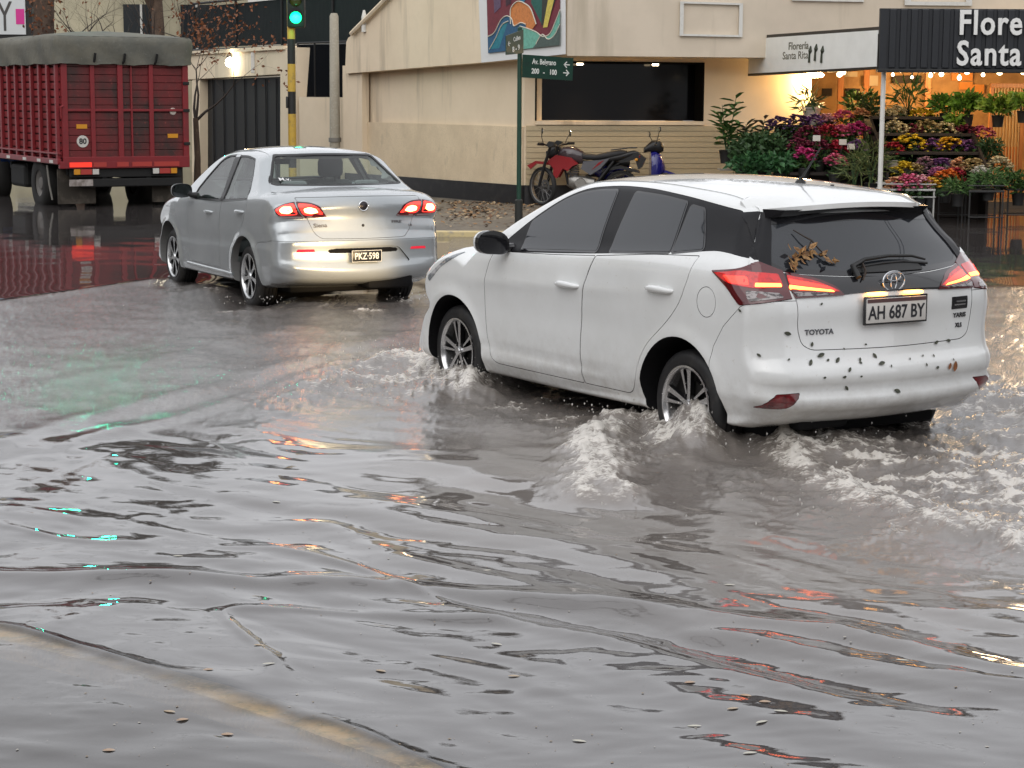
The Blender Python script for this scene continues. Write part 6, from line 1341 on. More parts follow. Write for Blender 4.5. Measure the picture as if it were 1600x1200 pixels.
    B('frame_tubes',blk,lambda mb:[mb.tube([(-.27,0,.95),(-.35,0,.70),(-.42,0,.38),(-.55,0,.26),(-.95,0,.28),(-1.0,0,.55),(-1.45,0,.82)],.020,8),mb.tube([(-.27,0,.95),(-.6,0,.74),(-1.0,0,.72)],.022,8)]+[mb.tube([(-.95,s*.06,.34),(-1.32,s*.07,.32)],.022,8) for s in (1,-1)]+[mb.tube([(-.93,s*.09,.40),(-1.2,s*.09,.75)],.025,8) for s in (1,-1)])
    en=B('engine',metal,lambda mb:[loft(mb,[(-.45,.09,.30,.50),(-.55,.13,.26,.52),(-.75,.14,.26,.50),(-.88,.10,.30,.46)]),mb.lathe([(.001,-.15),(.09,-.15),(.10,-.12),(.10,.12),(.09,.15),(.001,.15)],18,'Y',(-.66,0,.37))]); B('cylinder',mat('engine_dark',(.04,.04,.042),.5),lambda mb:[mb.bbox(-.60,-.46,-.08,.08,.50+.03*i,.518+.03*i,.004) for i in range(6)],en)
    B('exhaust',metal,lambda mb:[mb.tube([(-.48,-.03,.58),(-.40,-.06,.52),(-.40,-.09,.34),(-.60,-.12,.26),(-1.0,-.14,.34),(-1.2,-.15,.50),(-1.5,-.15,.62)],[.02,.02,.02,.02,.03,.045,.042],10)])
    bike_wheel(t,-1.32,.30,.30,.05,rim); B('footrest',blk,lambda mb:[mb.tube([(-.80,-.22,.33),(-.80,.22,.33)],.012,6),mb.tube([(-.82,.14,.30),(-.78,.22,.02)],.012,6)]); B('rear_fender',blk,lambda mb:mb.prism([(-1.0,.62),(-1.3,.68),(-1.6,.60),(-1.62,.56),(-1.3,.63),(-1.0,.57)],-.06,.06,'Y'),None,40)
    # blue scooter behind it, facing right
    blue=mat('scooter_blue',(.012,.012,.16),.25,coat=.8); p=PD(1040,320,32.45)
    t=thing('motor_scooter','blue and black step through scooter parked behind the red motorcycle, facing right','scooter',(p.x,p.y,.15),R(4))
    fw=bike_wheel(t,0,.27,.27,.035,rim,0,False)
    B=lambda name,m,fn,par=None,sm=50:(lambda mb:(fn(mb),mb.build(name,m,par or t,sm))[1])(MB())
    B('fork',blk,lambda mb:[mb.tube([(0,s*.06,.27),(-.10,s*.06,.60),(-.14,s*.05,.72)],.02,8) for s in (1,-1)])
    B('front_fender',blue,lambda mb:mb.prism([(.22,.40),(.14,.54),(0,.59),(-.16,.58),(-.24,.50),(-.14,.53),(0,.55),(.12,.50),(.20,.38)],-.05,.05,'Y'),None,40)
    B('leg_shield',blue,lambda mb:[loft(mb,[(-.02,.04,.56,.66),(-.10,.13,.50,.86),(-.20,.17,.36,.92),(-.27,.14,.30,.90)]),loft(mb,[(-.20,.08,.26,.50),(-.45,.08,.26,.36),(-.62,.09,.28,.42)])])
    B('handlebar_cowl',blk,lambda mb:[loft(mb,[(-.06,.07,.90,1.0),(-.12,.11,.87,1.10),(-.25,.10,.90,1.08),(-.38,.05,.88,.96)]),mb.tube([(-.24,-.32,1.0),(-.20,-.12,1.02),(-.20,.12,1.02),(-.24,.32,1.0)],.015,8),mb.tube([(-.24,-.33,1.0),(-.225,-.22,1.01)],.022,8),mb.tube([(-.24,.33,1.0),(-.225,.22,1.01)],.022,8)])
    B('headlight',mat('scooter_lamp',(.5,.5,.48),.1),lambda mb:mb.lathe([(.001,-.03),(.05,-.04),(.06,-.07)],16,'X',(-.02,0,.98)))
    mirror_stalk(t,[(-.20,-.16,1.03),(-.17,-.18,1.16)],(-.15,-.19,1.27),mm,black=blk,r=.045); mirror_stalk(t,[(-.20,.16,1.03),(-.24,.22,1.12)],(-.26,.26,1.18),mm,black=blk,r=.045)
    B('seat',seat,lambda mb:loft(mb,[(-.62,.09,.66,.76),(-.80,.12,.64,.77),(-1.05,.12,.66,.79),(-1.22,.09,.70,.80)])); B('body_panel',blue,lambda mb:loft(mb,[(-.60,.08,.38,.66),(-.80,.13,.36,.66),(-1.10,.12,.44,.68),(-1.38,.05,.60,.72)]))
    B('engine',metal,lambda mb:loft(mb,[(-.50,.08,.22,.38),(-.65,.11,.20,.38),(-.85,.10,.22,.36)])); B('exhaust',blk,lambda mb:mb.tube([(-.7,-.12,.24),(-1.0,-.14,.28),(-1.4,-.15,.36)],[.02,.045,.045],8)); bike_wheel(t,-1.22,.27,.27,.04,rim,0,False); B('rear_rack',blk,lambda mb:mb.tube([(-1.15,-.09,.80),(-1.45,-.09,.82),(-1.45,.09,.82),(-1.15,.09,.80)],.010,6)); B('frame_tube',blk,lambda mb:mb.tube([(-.85,.07,.32),(-1.22,.07,.28)],.02,6))
make_bikes()
# ------------------------------------------------ flower shop
shopbeige=mat('shop_wall_warm',(.50,.39,.22),.8,noise=(2,(.44,.34,.19),.4,.7)); wood=mat('varnished_wood',(.42,.17,.05),.45,noise=(6,(.30,.11,.03),.4,.65,(6,6,.5))); dkw=mat('shelf_dark',(.025,.018,.015),.7)
SO=Vector((7.5,33.0,0))
sh=thing('flower_shop','open flower shop front with warm lit interior, white and black sign boards at the right','shop',tuple(SO))
def spart(mb,name,m,par=None,sm=None): mb.v=[(v[0]-SO.x,v[1]-SO.y,v[2]) for v in mb.v]; return mb.build(name,m,par or sh,sm)
a=PD(1254,200,33.8)
mb=MB(); mb.box(a.x+.01,a.x+.09,33.8,36.2,.1,2.6); spart(mb,'side_wall',shopbeige); mb=MB(); mb.box(a.x+.09,13,36.2,36.4,.1,2.6); spart(mb,'back_wall',mat('shop_back_wall',(.45,.27,.11),.7,noise=(3,(.30,.17,.07),.4,.65)))
mb=MB(); mb.box(a.x+.09,13,33.6,36.2,2.5,2.58); spart(mb,'ceiling',shopbeige); mb=MB(); mb.box(a.x+.09,13,33.4,36.2,.02,.20); spart(mb,'floor',mat('shop_floor',(.10,.08,.06),.4)); mb=MB(); mb.box(11.5,11.7,33.6,36.2,.1,2.6); spart(mb,'side_wall',shopbeige)
# interior fittings: frames, posts, arch, door
for u,d in ((1312,35.8),(1352,35.6),(1448,35.7)):
    p=PD(u,200,d); mb=MB(); mb.box(p.x-.05,p.x+.05,d,d+.08,.2,2.5); spart(mb,'post',wood)
pk=0
for (u0,v0,u1,v1,m) in ((1322,138,1344,152,'k'),(1318,112,1340,120,'w'),(1500,128,1520,140,'o'),(1488,112,1520,126,'o'),(1520,132,1538,146,'o'),(1285,138,1300,150,'k'),(1395,118,1440,130,'k'),(1350,118,1372,134,'w')):
    p=PD(u0,v0,36.1);q=PD(u1,v1,36.1); mb=MB(); mb.box(p.x,q.x,36.12,36.18,q.z,p.z); spart(mb,'wall_shelf',{'k':dkw,'w':mat('shop_panel_pale',(.5,.42,.28),.5),'o':mat('shop_orange',(.62,.24,.04),.5)}[m])
p=PD(1548,130,34.6);q=PD(1597,262,34.6); dr=thing('lattice_door','varnished wooden slatted door inside the flower shop','door',((p.x+q.x)/2,34.6,.2)); hw=(q.x-p.x)/2; hh=p.z-.2
mb=MB(); mb.bbox(-hw,-hw+.07,0,.06,0,hh,.005); mb.bbox(hw-.07,hw,0,.06,0,hh,.005); mb.bbox(-hw,hw,-.004,.064,hh-.08,hh,.005); mb.build('frame',wood,dr); mb=MB(); mb.box(-hw+.07,hw-.07,.02,.04,0,hh*.45); mb.build('panel',mat('door_panel_orange',(.50,.18,.04),.45),dr); mb=MB()
for i in range(9): x=-hw+.09+i*(2*hw-.18)/8; mb.box(x-.009,x+.009,.0,.05,hh*.45,hh-.08)
for i in range(9): x=-hw+.09+i*(2*hw-.18)/8; mb.box(x-.006,x+.006,-.01,.015,0.05,hh*.45)
mb.build('slats',mat('slat_pale',(.52,.36,.18),.5),dr)
# sign boards and awning frame
wsg=mat('lightbox_white',(.80,.81,.78),.4,noise=(3,(.73,.74,.71),.4,.7)); blks=mat('sign_black_cladding',(.012,.014,.018),.45)
d0,d1=33.3,28.55
q=[PD(1171,61,d0),PD(1372.5,47,d1),PD(1369.5,104,d1),PD(1169,115,d0)]; nn=Vector((-(q[1]-q[0]).y,(q[1]-q[0]).x,0)).normalized(); nn=nn if nn.x>0 else -nn
wb=thing('sign_board','long white sign board of the flower shop with small lettering and three drawn lilies','sign',tuple(q[3])); wo_=Vector(q[3])
def wq(pts,th,name,m,par): mb=MB(); mb.add([tuple(p-wo_) for p in pts]+[tuple(p+nn*th-wo_) for p in pts],[(0,1,2,3),(7,6,5,4)]+[(i,(i+1)%4,(i+1)%4+4,i+4) for i in range(4)]); return mb.build(name,m,par)
bb=wq(q,.10,'board',wsg,wb); ex=(q[1]-q[0]).normalized(); ez=Vector((0,0,1))
fq=[q[0]-ex*.04+ez*.05,q[1]+ex*.03+ez*.05,q[2]+ex*.03-ez*.03,q[3]-ex*.04-ez*.04]; wq([p+nn*.012 for p in fq],.12,'frame',mat('sign_frame_dark',(.03,.025,.02),.5),wb)
ink=mat('sign_grey_ink',(.12,.115,.08),.6)
def wtext(t,u,v,size,m=ink,sx=1,b=.002): 
    f=(u-1170)/202; dd=d0+(d1-d0)*f*.92; r=ray(u,v); n3=ex.cross(ez); tt=((q[0]-CO).dot(n3))/r.dot(n3); p=CO+r*tt-nn*.006-wo_; text_obj(t,size,.001,m,bb,basis(p,ex,(q[0]-q[3]).normalized()),bold=b,sx=sx)
wtext('Florería',1248,72,.17,ink,1.5); wtext('Santa Rita',1243,87,.17,ink,1.5); wtext('ramos · plantas  2 ·  15 4 1234',1251,103,.09,ink,1.7,.001) if False else wtext('www.floreriasantarita',1240,104,.075,ink,1.35,.001); wtext('@floreriasantarita',1338,100,.07,ink,1.6,.001)
dk=mat('sign_dark_green',(.03,.035,.02),.6)
for i,(u,v) in enumerate(((1266,84),(1275,81),(1285,84))):
    r=ray(u,v); n3=ex.cross(ez); tt=((q[0]-CO).dot(n3))/r.dot(n3); p=CO+r*tt-nn*.008-wo_; mb=MB(); mb.tube([p-ez*.14,p-ez*.0],[.030,.022],6); mb.tube([p+ez*.0,p+ez*.05+ex*.04,p+ez*.12+ex*.03],[.02,.045,.01],6); mb.build('lily_drawing',dk,bb)
# black corrugated sign
k0=PD(1388,12,28.45);k1=PD(1372,107.5,28.45); x1=12.5; zt_=k0.z;zb_=k1.z
kb=thing('sign_board','black corrugated sign board with large white letters over the flower shop','sign',(k1.x,28.4,zb_))
mb=MB(); mb.box(0,x1-k1.x,.03,.10,0,zt_-zb_-.01); mb.build('board',blks,kb); mb=MB()
i=0; x=.14
while x<x1-k1.x-.2: mb.bbox(x,x+.10,.0,.035,.012,zt_-zb_-.02,.012); x+=.155
mb.build('ribs',blks,kb); mb=MB(); mb.box(0,.10,.0,4.6,-.0,.50); mb.build('side_board',blks,kb); mb=MB(); mb.bbox(-.02,x1-k1.x,-.02,.12,-.05,.0,.008); mb.build('bottom_rail',rail,kb)
lw_=mat('letter_white',(.74,.74,.72),.4)
for txt,u,v in (('Florería',1497,37),('Santa Rita',1494,85)):
    p=PD(u,v,28.38); text_obj(txt,.49,.018,lw_,kb,basis((p.x-k1.x,-.035,p.z-zb_),(1,0,0),(0,0,1)),align='LEFT',bold=.010,sx=.80,spacing=1.12)
# awning roof between board and wall, post
mb=MB(); mb.box(k1.x-.0,x1,28.6,33.6,zb_+.35,zb_+.42); spart(mb,'canopy',mat('canopy_sheet',(.16,.13,.10),.7)); mb=MB()
for yy in (30,31.3,32.6): mb.box(k1.x,x1,yy,yy+.06,zb_+.26,zb_+.35)
spart(mb,'canopy_beam',rail)
p=PD(1378,200,28.62); mb=MB(); mb.tube([(p.x,p.y,0),(p.x,p.y,zb_-.04)],.036,12); o=mb.build('awning_post',whitep,None,50); setp(o,'white metal post holding up the black sign board of the flower shop','post')
# string bulbs
bw=mat('bulb_warm_lit',(1,.9,.7),.4,emit=(1,.80,.50),es=9)
BL_=['just right of the white post, on the front edge','front edge, below the letter F of the sign','front edge, below the sign letter n','front edge, cut by the photo border','small one low beside the white post','small low one above the spiky plant','tiny one over the pale wall panel','cool white one left of the tube light','wide one like a short tube','cool one tilted left of the orange panels','small yellow one near the lattice door','biggest of the two left of the white post','lower of the two left of the white post']
for (u,v,d,r) in ((1407,109,28.7,.042),(1511,111.5,28.7,.046),(1562,112.5,28.7,.048),(1599,112,28.7,.046),(1395,117,31,.025),(1425,121,31.5,.022),(1460,111,30.5,.03),(1454,118,31,.034),(1471,116,31.4,.04),(1499,122,31.5,.036),(1536,117,31.5,.032),(1312,116,33,.05),(1318,113,33,.04)):
    p=PD(u,v,d); b=thing('light_bulb','warm bulb under the shop canopy, '+BL_.pop(0),'bulb',tuple(p),0,'warm bulbs under the shop canopy'); mb=MB(); mb.lathe([(.001,-r),(r*.7,-r*.7),(r,0),(r*.7,r*.8),(r*.35,r*1.4),(.001,r*1.5)],14,'Z'); mb.build('glass',bw,b,60); mb=MB(); mb.tube([(0,0,r*1.4),(0,0,r*1.4+.06)],.012,6); mb.build('socket',rail,b)
p=PD(1273,117,33.6); b=thing('shop_lamp','large glaring warm lamp under the ceiling at the left side of the flower shop','lamp',tuple(p)); mb=MB(); mb.lathe([(.001,-.05),(.13,-.04),(.17,0),(.10,.05),(.001,.06)],20,'Z'); mb.build('diffuser',mat('lamp_glare',(1,.8,.5),.4,emit=(1,.68,.30),es=22),b,60); mb=MB(); mb.tube([(0,0,.05),(0,0,.13)],.02,6); mb.build('stem',rail,b)
for (x,y,z,e,c,s) in ((p.x,p.y-.05,p.z-.12,75,(1,.62,.26),.12),(7.4,34.6,2.35,150,(1,.60,.26),.3),(9.2,33.0,2.3,80,(1,.68,.36),.3),(6.6,30.4,2.25,42,(1,.80,.55),.5),(8.6,30.0,2.25,42,(1,.80,.55),.5)):
    L=bpy.data.lights.new('shop_light','POINT'); L.energy=e; L.color=c; L.shadow_soft_size=s; lo=bpy.data.objects.new('shop_light',L); COL.objects.link(lo); lo.parent=sh; lo.location=Vector((x,y,z))-SO
# ---- racks
def rack(name,label,u0,u1,d,ztop,m,depth=.55,legs=True,shelf=True,cat='table',z2=None):
    a=PD(u0,300,d);b=PD(u1,300,d); t=thing(name,label,cat,((a.x+b.x)/2,d,0)); hw=(b.x-a.x)/2
    mb=MB(); mb.bbox(-hw,hw,0,depth,ztop-.03,ztop,.006); mb.build('top',m,t)
    mb=MB(); mb.tube([(-hw,0,ztop+.07),(hw,0,ztop+.07),(hw,depth,ztop+.07),(-hw,depth,ztop+.07),(-hw,0,ztop+.07)],.010,6); mb.build('rim_rail',m,t)
    for x in (-hw+.02,hw-.02):
        for y in (.02,depth-.02): mb=MB(); mb.tube([(x,y,.0),(x,y,ztop-.02)],.013,6); mb.build('leg',m,t)
    if z2: mb=MB(); mb.tube([(-hw,0,z2),(hw,0,z2)],.010,6); mb.tube([(-hw,depth,z2),(hw,depth,z2)],.010,6); mb.build('brace',m,t)
    return t
wm_=mat('table_white_metal',(.42,.42,.40),.5); dm=mat('table_dark_metal',(.03,.03,.03),.5)
rack('plant_table','white wire table with peach and pink flowers at the water\'s edge',1378,1462,28.9,.62,wm_,.5,z2=.5); rack('plant_table','dark wire table with casters carrying ferns in front of the shop',1514,1570,29.0,.60,dm,.5,z2=.2); rack('plant_table','dark low table at the right edge of the flower display',1574,1680,29.6,.60,dm,.5,z2=.2); rack('plant_table','dark low table between the white table and the fern table',1466,1512,29.6,.56,dm,.5,z2=.2)
rack('plant_table','low pale table under the tall leafy plants by the wall',1125,1250,31.9,.70,mat('table_pale',(.3,.29,.26),.6),.5)
st=thing('display_stand','dark stepped stand carrying rows of potted flowers','stand',(7.6,30.2,0)); a=PD(1384,300,30.2).x-7.6;b=PD(1545,300,30.2).x-7.6
for i,(y,z) in enumerate(((0,.86),(.55,1.12),(1.1,1.40),(1.65,1.66))): mb=MB(); mb.bbox(a,b,y,y+.5,z-.05,z,.006); mb.build('shelf',dkw,st); mb=MB(); mb.box(a,b,y+.47,y+.5,.1,z-.05); mb.build('backing',dkw,st)
for x in (a,b-.04): mb=MB(); mb.prism([(0,.05),(0,.86),(1.65,1.66),(2.15,1.66),(2.15,.05)],x,x+.04,'X'); mb.build('side_panel',dkw,st)
st=thing('display_stand','dark stepped stand carrying crimson and purple flowers left of the white post','stand',(5.2,30.9,0)); a=PD(1232,300,31).x-5.2;b=PD(1368,300,31).x-5.2
for i,(y,z) in enumerate(((0,.78),(.5,1.02),(1.0,1.26),(1.5,1.50))): mb=MB(); mb.bbox(a,b,y,y+.48,z-.05,z,.006); mb.build('shelf',dkw,st); mb=MB(); mb.box(a,b,y+.45,y+.48,.1,z-.05); mb.build('backing',dkw,st)
# ---- potted flowers
leafm=mat('leaf_green',(.085,.17,.04),.55,noise=(9,(.035,.09,.022),.4,.6)); leafl=mat('leaf_lime',(.22,.34,.04),.5,noise=(9,(.09,.20,.03),.4,.6)); leafd=mat('leaf_dark',(.035,.075,.025),.5,noise=(9,(.04,.085,.03),.4,.6)); leafr=mat('leaf_bronze',(.08,.05,.03),.5,noise=(9,(.035,.05,.02),.4,.6))
potk=mat('pot_black',(.018,.018,.018),.5); potw=mat('pot_white',(.50,.46,.40),.5); pott=mat('pot_terracotta',(.35,.12,.05),.7)
FC=dict(y=(.85,.62,.03),Y=(.80,.48,.03),r=(.50,.02,.05),m=(.22,.02,.06),p=(.80,.16,.30),P=(.80,.40,.46),v=(.22,.08,.26),V=(.10,.04,.13),c=(.76,.66,.42),k=(.56,.43,.20),w=(.80,.78,.70),o=(.90,.25,.03),e=(.80,.44,.24),f=(.55,.17,.36),M=(.70,.06,.28),u=(.42,.24,.30))
def fm(c): return mat('bloom_'+{'y':'yellow','Y':'gold','r':'crimson','m':'maroon','p':'pink','P':'pale_pink','v':'purple','V':'dark_purple','c':'cream','k':'khaki','w':'white','o':'orange','e':'peach','f':'fuchsia','M':'magenta','u':'mauve'}[c],FC[c],.6,noise=(60,tuple(x*.45 for x in FC[c]),.42,.62))
def leaf_quads(mb,n,rx,ry,rz,cz,l,w,rs,shape=0,up=.3):
    for i in range(n):
        a=rs.rand()*6.283; b=math.acos(1-2*rs.rand()); rr=rs.rand()**.4; c=Vector((math.cos(a)*math.sin(b)*rx*rr,math.sin(a)*math.sin(b)*ry*rr,cz+math.cos(b)*rz*rr))
        d=Vector((c.x/max(rx,.01)+rs.randn()*.5,c.y/max(ry,.01)+rs.randn()*.5,up+rs.randn()*.5)).normalized(); s=d.cross(Vector((rs.randn(),rs.randn(),rs.randn()))).normalized(); L=l*(.6+.7*rs.rand()); w_=w*(.6+.7*rs.rand()); nn=d.cross(s)
        mb.add([c,c+d*L*.5+s*w_*.5+nn*L*.05,c+d*L-nn*L*.12,c+d*L*.5-s*w_*.5+nn*L*.05],[(0,1,2,3)])
CN_={'y':'bright yellow','Y':'golden','r':'crimson','m':'dark maroon','p':'pink','P':'pale pink','v':'purple','V':'very dark purple','c':'cream','k':'khaki','w':'white','o':'orange','e':'peach','f':'fuchsia','M':'magenta','u':'mauve'}
def flowerpot(u,v,d,c,r=.15,pot='k',place='',green=leafm,seed=0,flat=.55):
    """bloom centre at pixel"""
    r*=1.5 if d<32.3 else 1.25; rs=np.random.RandomState(seed); p=PD(u,v,d); ph=.16; zb=p.z-r*.9-ph
    t=thing('potted_flowers',place,'potted flowers',(p.x,p.y,zb)); pm={'k':potk,'w':potw,'t':pott}[pot]; rp=min(.10,r*.6)
    mb=MB(); mb.lathe([(.001,0),(rp*.75,0),(rp,ph),(rp*1.12,ph),(rp*1.12,ph+.02),(rp*.9,ph+.02),(rp*.85,ph-.02),(.001,ph-.02)],16,'Z'); mb.build('pot',pm,t,40)
    mb=MB(); leaf_quads(mb,70,r*.95,r*.8,r*.7,ph+r*.45,.09,.05,rs); mb.build('leaves',green,t)
    if c:
        mb=MB(); 
        for i in range(60):
            a=rs.rand()*6.283; q=math.sqrt(rs.rand()); x=math.cos(a)*q*r; y=math.sin(a)*q*r*.8; z=ph+r*.55+1.0*r*math.sqrt(max(0,1-q*q))+rs.randn()*.015; s=.044+.022*rs.rand()
            for kx in range(5):
                b=kx*1.2566+rs.rand(); dv=Vector((math.cos(b),math.sin(b),.45)); sv=Vector((-math.sin(b),math.cos(b),0)); cc=Vector((x,y,z)); mb.add([cc,cc+dv*s*.6+sv*s*.5,cc+dv*s,cc+dv*s*.6-sv*s*.5],[(0,1,2,3)])
            mb.lathe([(.001,0),(s*.5,s*.1),(s*.35,s*.5),(.001,s*.55)],6,'Z',(x,y,z))
        mb.build('blooms',fm(c),t)
    return t
items=[ # u,v,d,colour,r,pot,phrase
(1418,291,29.0,'p',.14,'k','on the white wire table, left'),(1402,292,29.05,'e',.12,'k','at the left end of the white wire table, beside the white post'),(1437,290,29.05,'P',.12,'k','on the white wire table, beside the pink flowers'),(1453,292,29.1,'Y',.11,'k','at the right end of the white wire table'),
(1478,281,29.7,'o',.14,'k','bright cluster right of the white wire table'),(1466,274,30.0,'f',.10,'k','just above the orange flowers'),(1493,277,29.8,'r',.11,'k','right of the orange flowers'),
(1411,268,30.3,'y',.13,'k','lowest row near the white post'),(1430,269,30.3,'k',.10,'k','low row, right of the yellow ones by the post'),(1446,262,30.4,'u',.13,'k','low row under the white pots'),(1470,264,30.4,'v',.14,'k','low row above the orange flowers'),(1500,264,30.3,'e',.12,'k','low row below the white pots, right'),(1519,266,30.2,'k',.14,'k','low row above the fern table'),
(1562,262,30.0,'c',.14,'k','on the right, below the lattice door'),(1533,272,29.6,'w',.09,'k','single light bloom in front of the ferns'),
(1420,231,31.0,'y',.20,'k','second row, big clump beside the white post'),(1396,236,30.9,'r',.12,'w','second row directly beside the white post'),(1455,236,31.0,'v',.16,'w','second row in the first white pot'),(1483,231,31.0,'Y',.15,'w','second row in the middle white pot'),(1506,234,31.0,'v',.14,'w','second row in the last white pot'),
(1400,206,31.5,'c',.16,'k','third row beside the white post'),(1428,208,31.5,'m',.12,'k','third row, dark clump left of centre'),(1448,206,31.5,'k',.17,'k','third row, wide pale brown clump'),(1478,209,31.5,'c',.17,'k','third row, centre right'),(1507,212,31.5,'m',.16,'k','third row, dark clump on the right'),(1535,213,31.5,'p',.14,'k','third row, last on the right before the lattice door'),
(1388,184,32.1,'c',.12,'k','top row touching the white post'),(1402,178,32.2,'c',.10,'t','top row, in a clay pot near the post'),(1440,184,32.1,'y',.14,'k','top row, left yellow clump under the hanging leaves'),(1467,181,32.1,'y',.14,'k','top row, right yellow clump under the hanging leaves'),
(1218,199,32.0,'V',.15,'k','leftmost dark clump above the green bush'),(1246,193,32.2,'V',.13,'k','dark clump beside the big pale pot'),(1270,196,32.2,'v',.15,'k','lilac clump below the big pale pot'),(1292,190,32.6,'P',.12,'t','rosy clump right of the big pale pot'),(1318,185,32.6,'p',.13,'t','top row salmon clump left of the post'),(1346,183,32.6,'e',.13,'t','top row, last before the white post'),
(1262,214,31.6,'m',.15,'k','second row left, very dark clump'),(1292,210,31.7,'r',.14,'k','second row, above the price tag'),(1316,209,31.7,'p',.12,'k','second row, bright clump left of the post'),(1340,207,31.7,'M',.14,'k','second row, near the white post'),
(1250,232,31.2,'m',.14,'k','third row left beside the green bush'),(1280,234,31.2,'m',.14,'k','third row under the price tag'),(1308,236,31.2,'r',.13,'k','third row, small bright clump'),(1338,234,31.2,'v',.13,'k','third row, last before the tall grasses'),
(1257,247,30.9,'M',.13,'k','lowest row left, vivid clump beside the bush'),(1305,256,30.8,'p',.13,'k','lowest row, clump seen just above the car roof')]
for i,(u,v,d,c,r,pt,ph) in enumerate(items): flowerpot(u,v,d,c,r,pt,CN_[c]+' potted flowers '+ph,leafm if i%3 else leafd,i)
# green plants
def bush(label,u,v,d,rx,rz,m,n,l,w,seed,name='potted_plant',pot=True,ry=None,cat='potted plant'):
    rs=np.random.RandomState(seed); p=PD(u,v,d); zb=max(.1,p.z-rz-.2); t=thing(name,label,cat,(p.x,p.y,zb)); cz=p.z-zb
    if pot: mb=MB(); mb.lathe([(.001,0),(.08,0),(.10,.17),(.11,.18),(.10,.19),(.001,.17)],14,'Z'); mb.build('pot',potk,t,40)
    mb=MB()
    for k in range(7): a=rs.rand()*6.283; mb.tube([(0,0,.1),(math.cos(a)*rx*.3,math.sin(a)*rx*.3,cz*.7),(math.cos(a)*rx*.8,math.sin(a)*rx*.6,cz+rz*.6*rs.rand())],[.012,.009,.004],5)
    mb.build('stems',leafd,t); mb=MB(); leaf_quads(mb,n,rx,ry or rx*.7,rz,cz,l,w,rs,0,.25); mb.build('leaves',m,t); return t
bush('lime green trailing plant hanging in front of the lattice door',1560,165,31.2,.26,.14,leafl,240,.13,.07,1); bush('lime green trailing plant cut by the right edge of the photo',1600,158,30.8,.20,.14,leafl,180,.13,.07,2)
bush('bright green broad leaved plant above the yellow flowers',1512,162,31.6,.22,.16,mat('leaf_bright',(.12,.26,.03),.5,noise=(9,(.05,.13,.02),.4,.6)),220,.16,.08,3); bush('mid green leafy plant above the top yellow flowers',1478,162,31.9,.24,.14,mat('leaf_bright'),200,.14,.07,4); bush('spiky green plant at the top of the stand near the post',1420,150,32.4,.26,.22,leafm,90,.32,.035,5); bush('drooping green plant below the bright broad leaved one',1492,188,31.6,.16,.14,leafl,120,.12,.06,6)
bush('shadowy green plant left of the post inside the shop',1345,160,33.2,.30,.22,leafm,200,.16,.06,7); bush('dark green plant behind the post near the ceiling',1362,185,32.8,.22,.30,leafd,200,.16,.05,8); bush('tall dark plant in the big pale pot by the shop lamp',1262,160,33.0,.16,.22,leafd,90,.26,.035,9,pot=False)
p=PD(1268,185,33.0); mb=MB(); mb.lathe([(.001,-.16),(.12,-.16),(.15,.15),(.17,.16),(.17,.19),(.14,.19),(.13,.1),(.001,.1)],18,'Z',tuple(p)); o=mb.build('flower_pot',potw,None,40); setp(o,'big pale planter beneath the shop lamp','planter')
bush('white flowering leafy plant at the right end of the stand',1545,232,31.0,.20,.16,leafd,200,.12,.05,10); bush('feathery green fern on the dark fern table, left',1497,291,29.2,.22,.10,leafm,260,.14,.02,11); bush('feathery green fern on the fern table, right of the first',1545,280,29.2,.22,.12,leafm,260,.14,.02,12); bush('lush green plant at the right edge on the low dark table',1592,284,29.7,.26,.16,leafm,300,.14,.04,13)
bush('tall grassy plant just left of the white post',1362,250,30.2,.16,.34,mat('grass_pale',(.14,.17,.05),.6,noise=(9,(.07,.10,.03),.4,.6)),160,.30,.02,14,ry=.12); bush('tall grassy plant further left of the white post',1335,262,30.2,.16,.26,mat('grass_pale'),140,.26,.02,15,ry=.12)
# leafy plants by the wall
def upright(label,u,v0,v1,d,m,seed,n=16,L=.24,W_=.10,spread=.22):
    rs=np.random.RandomState(seed); b=PD(u,v1,d);tp=PD(u,v0,d); t=thing('potted_plant',label,'potted plant',(b.x,b.y,b.z-.2)); h=tp.z-b.z+.2
    mb=MB(); mb.lathe([(.001,0),(.10,0),(.13,.2),(.14,.21),(.12,.22),(.001,.2)],14,'Z'); mb.build('pot',potk,t,40)
    st_m=MB(); lf=MB()
    for k in range(4):
        a=k*1.6+rs.rand(); tipp=Vector((math.cos(a)*spread*.6,math.sin(a)*spread*.5,h*(1-.13*k))); pts=[Vector((0,0,.15)),tipp*.5+Vector((0,0,.05)),tipp]; st_m.tube(pts,[.012,.009,.004],5)
        for i in range(n):
            f=.25+.75*i/n; c=pts[0].lerp(pts[2],f); b_=i*2.4+rs.rand(); dv=Vector((math.cos(b_),math.sin(b_),.7-.5*(1-f)+rs.randn()*.25)).normalized(); sv=dv.cross(Vector((0,0,1))).normalized(); nv=sv.cross(dv); l=L*(.7+.5*rs.rand()); w=W_*(.8+.4*rs.rand())
            lf.add([c,c+dv*l*.35+sv*w*.5+nv*.01,c+dv*l*.75+sv*w*.35-nv*.01,c+dv*l-nv*.05,c+dv*l*.75-sv*w*.35-nv*.01,c+dv*l*.35-sv*w*.5+nv*.01],[(0,1,2,3),(0,3,4,5)])
    st_m.build('stems',leafd,t,50); lf.build('leaves',m,t); return t
upright('tall broad leaved potted plant at the left end of the flower display',1136,150,236,31.9,leafm,21); upright('dark bronze leaved plant behind the green bush by the shop wall',1178,183,250,32.1,leafr,22,16,.22,.07,.3); upright('dark bronze leaved plant against the lit side wall of the shop',1205,190,250,32.3,leafr,25,12,.22,.06,.25)
upright('slender dark plant low beside the shop wall',1160,200,262,32.0,leafd,26,14,.2,.09,.25)
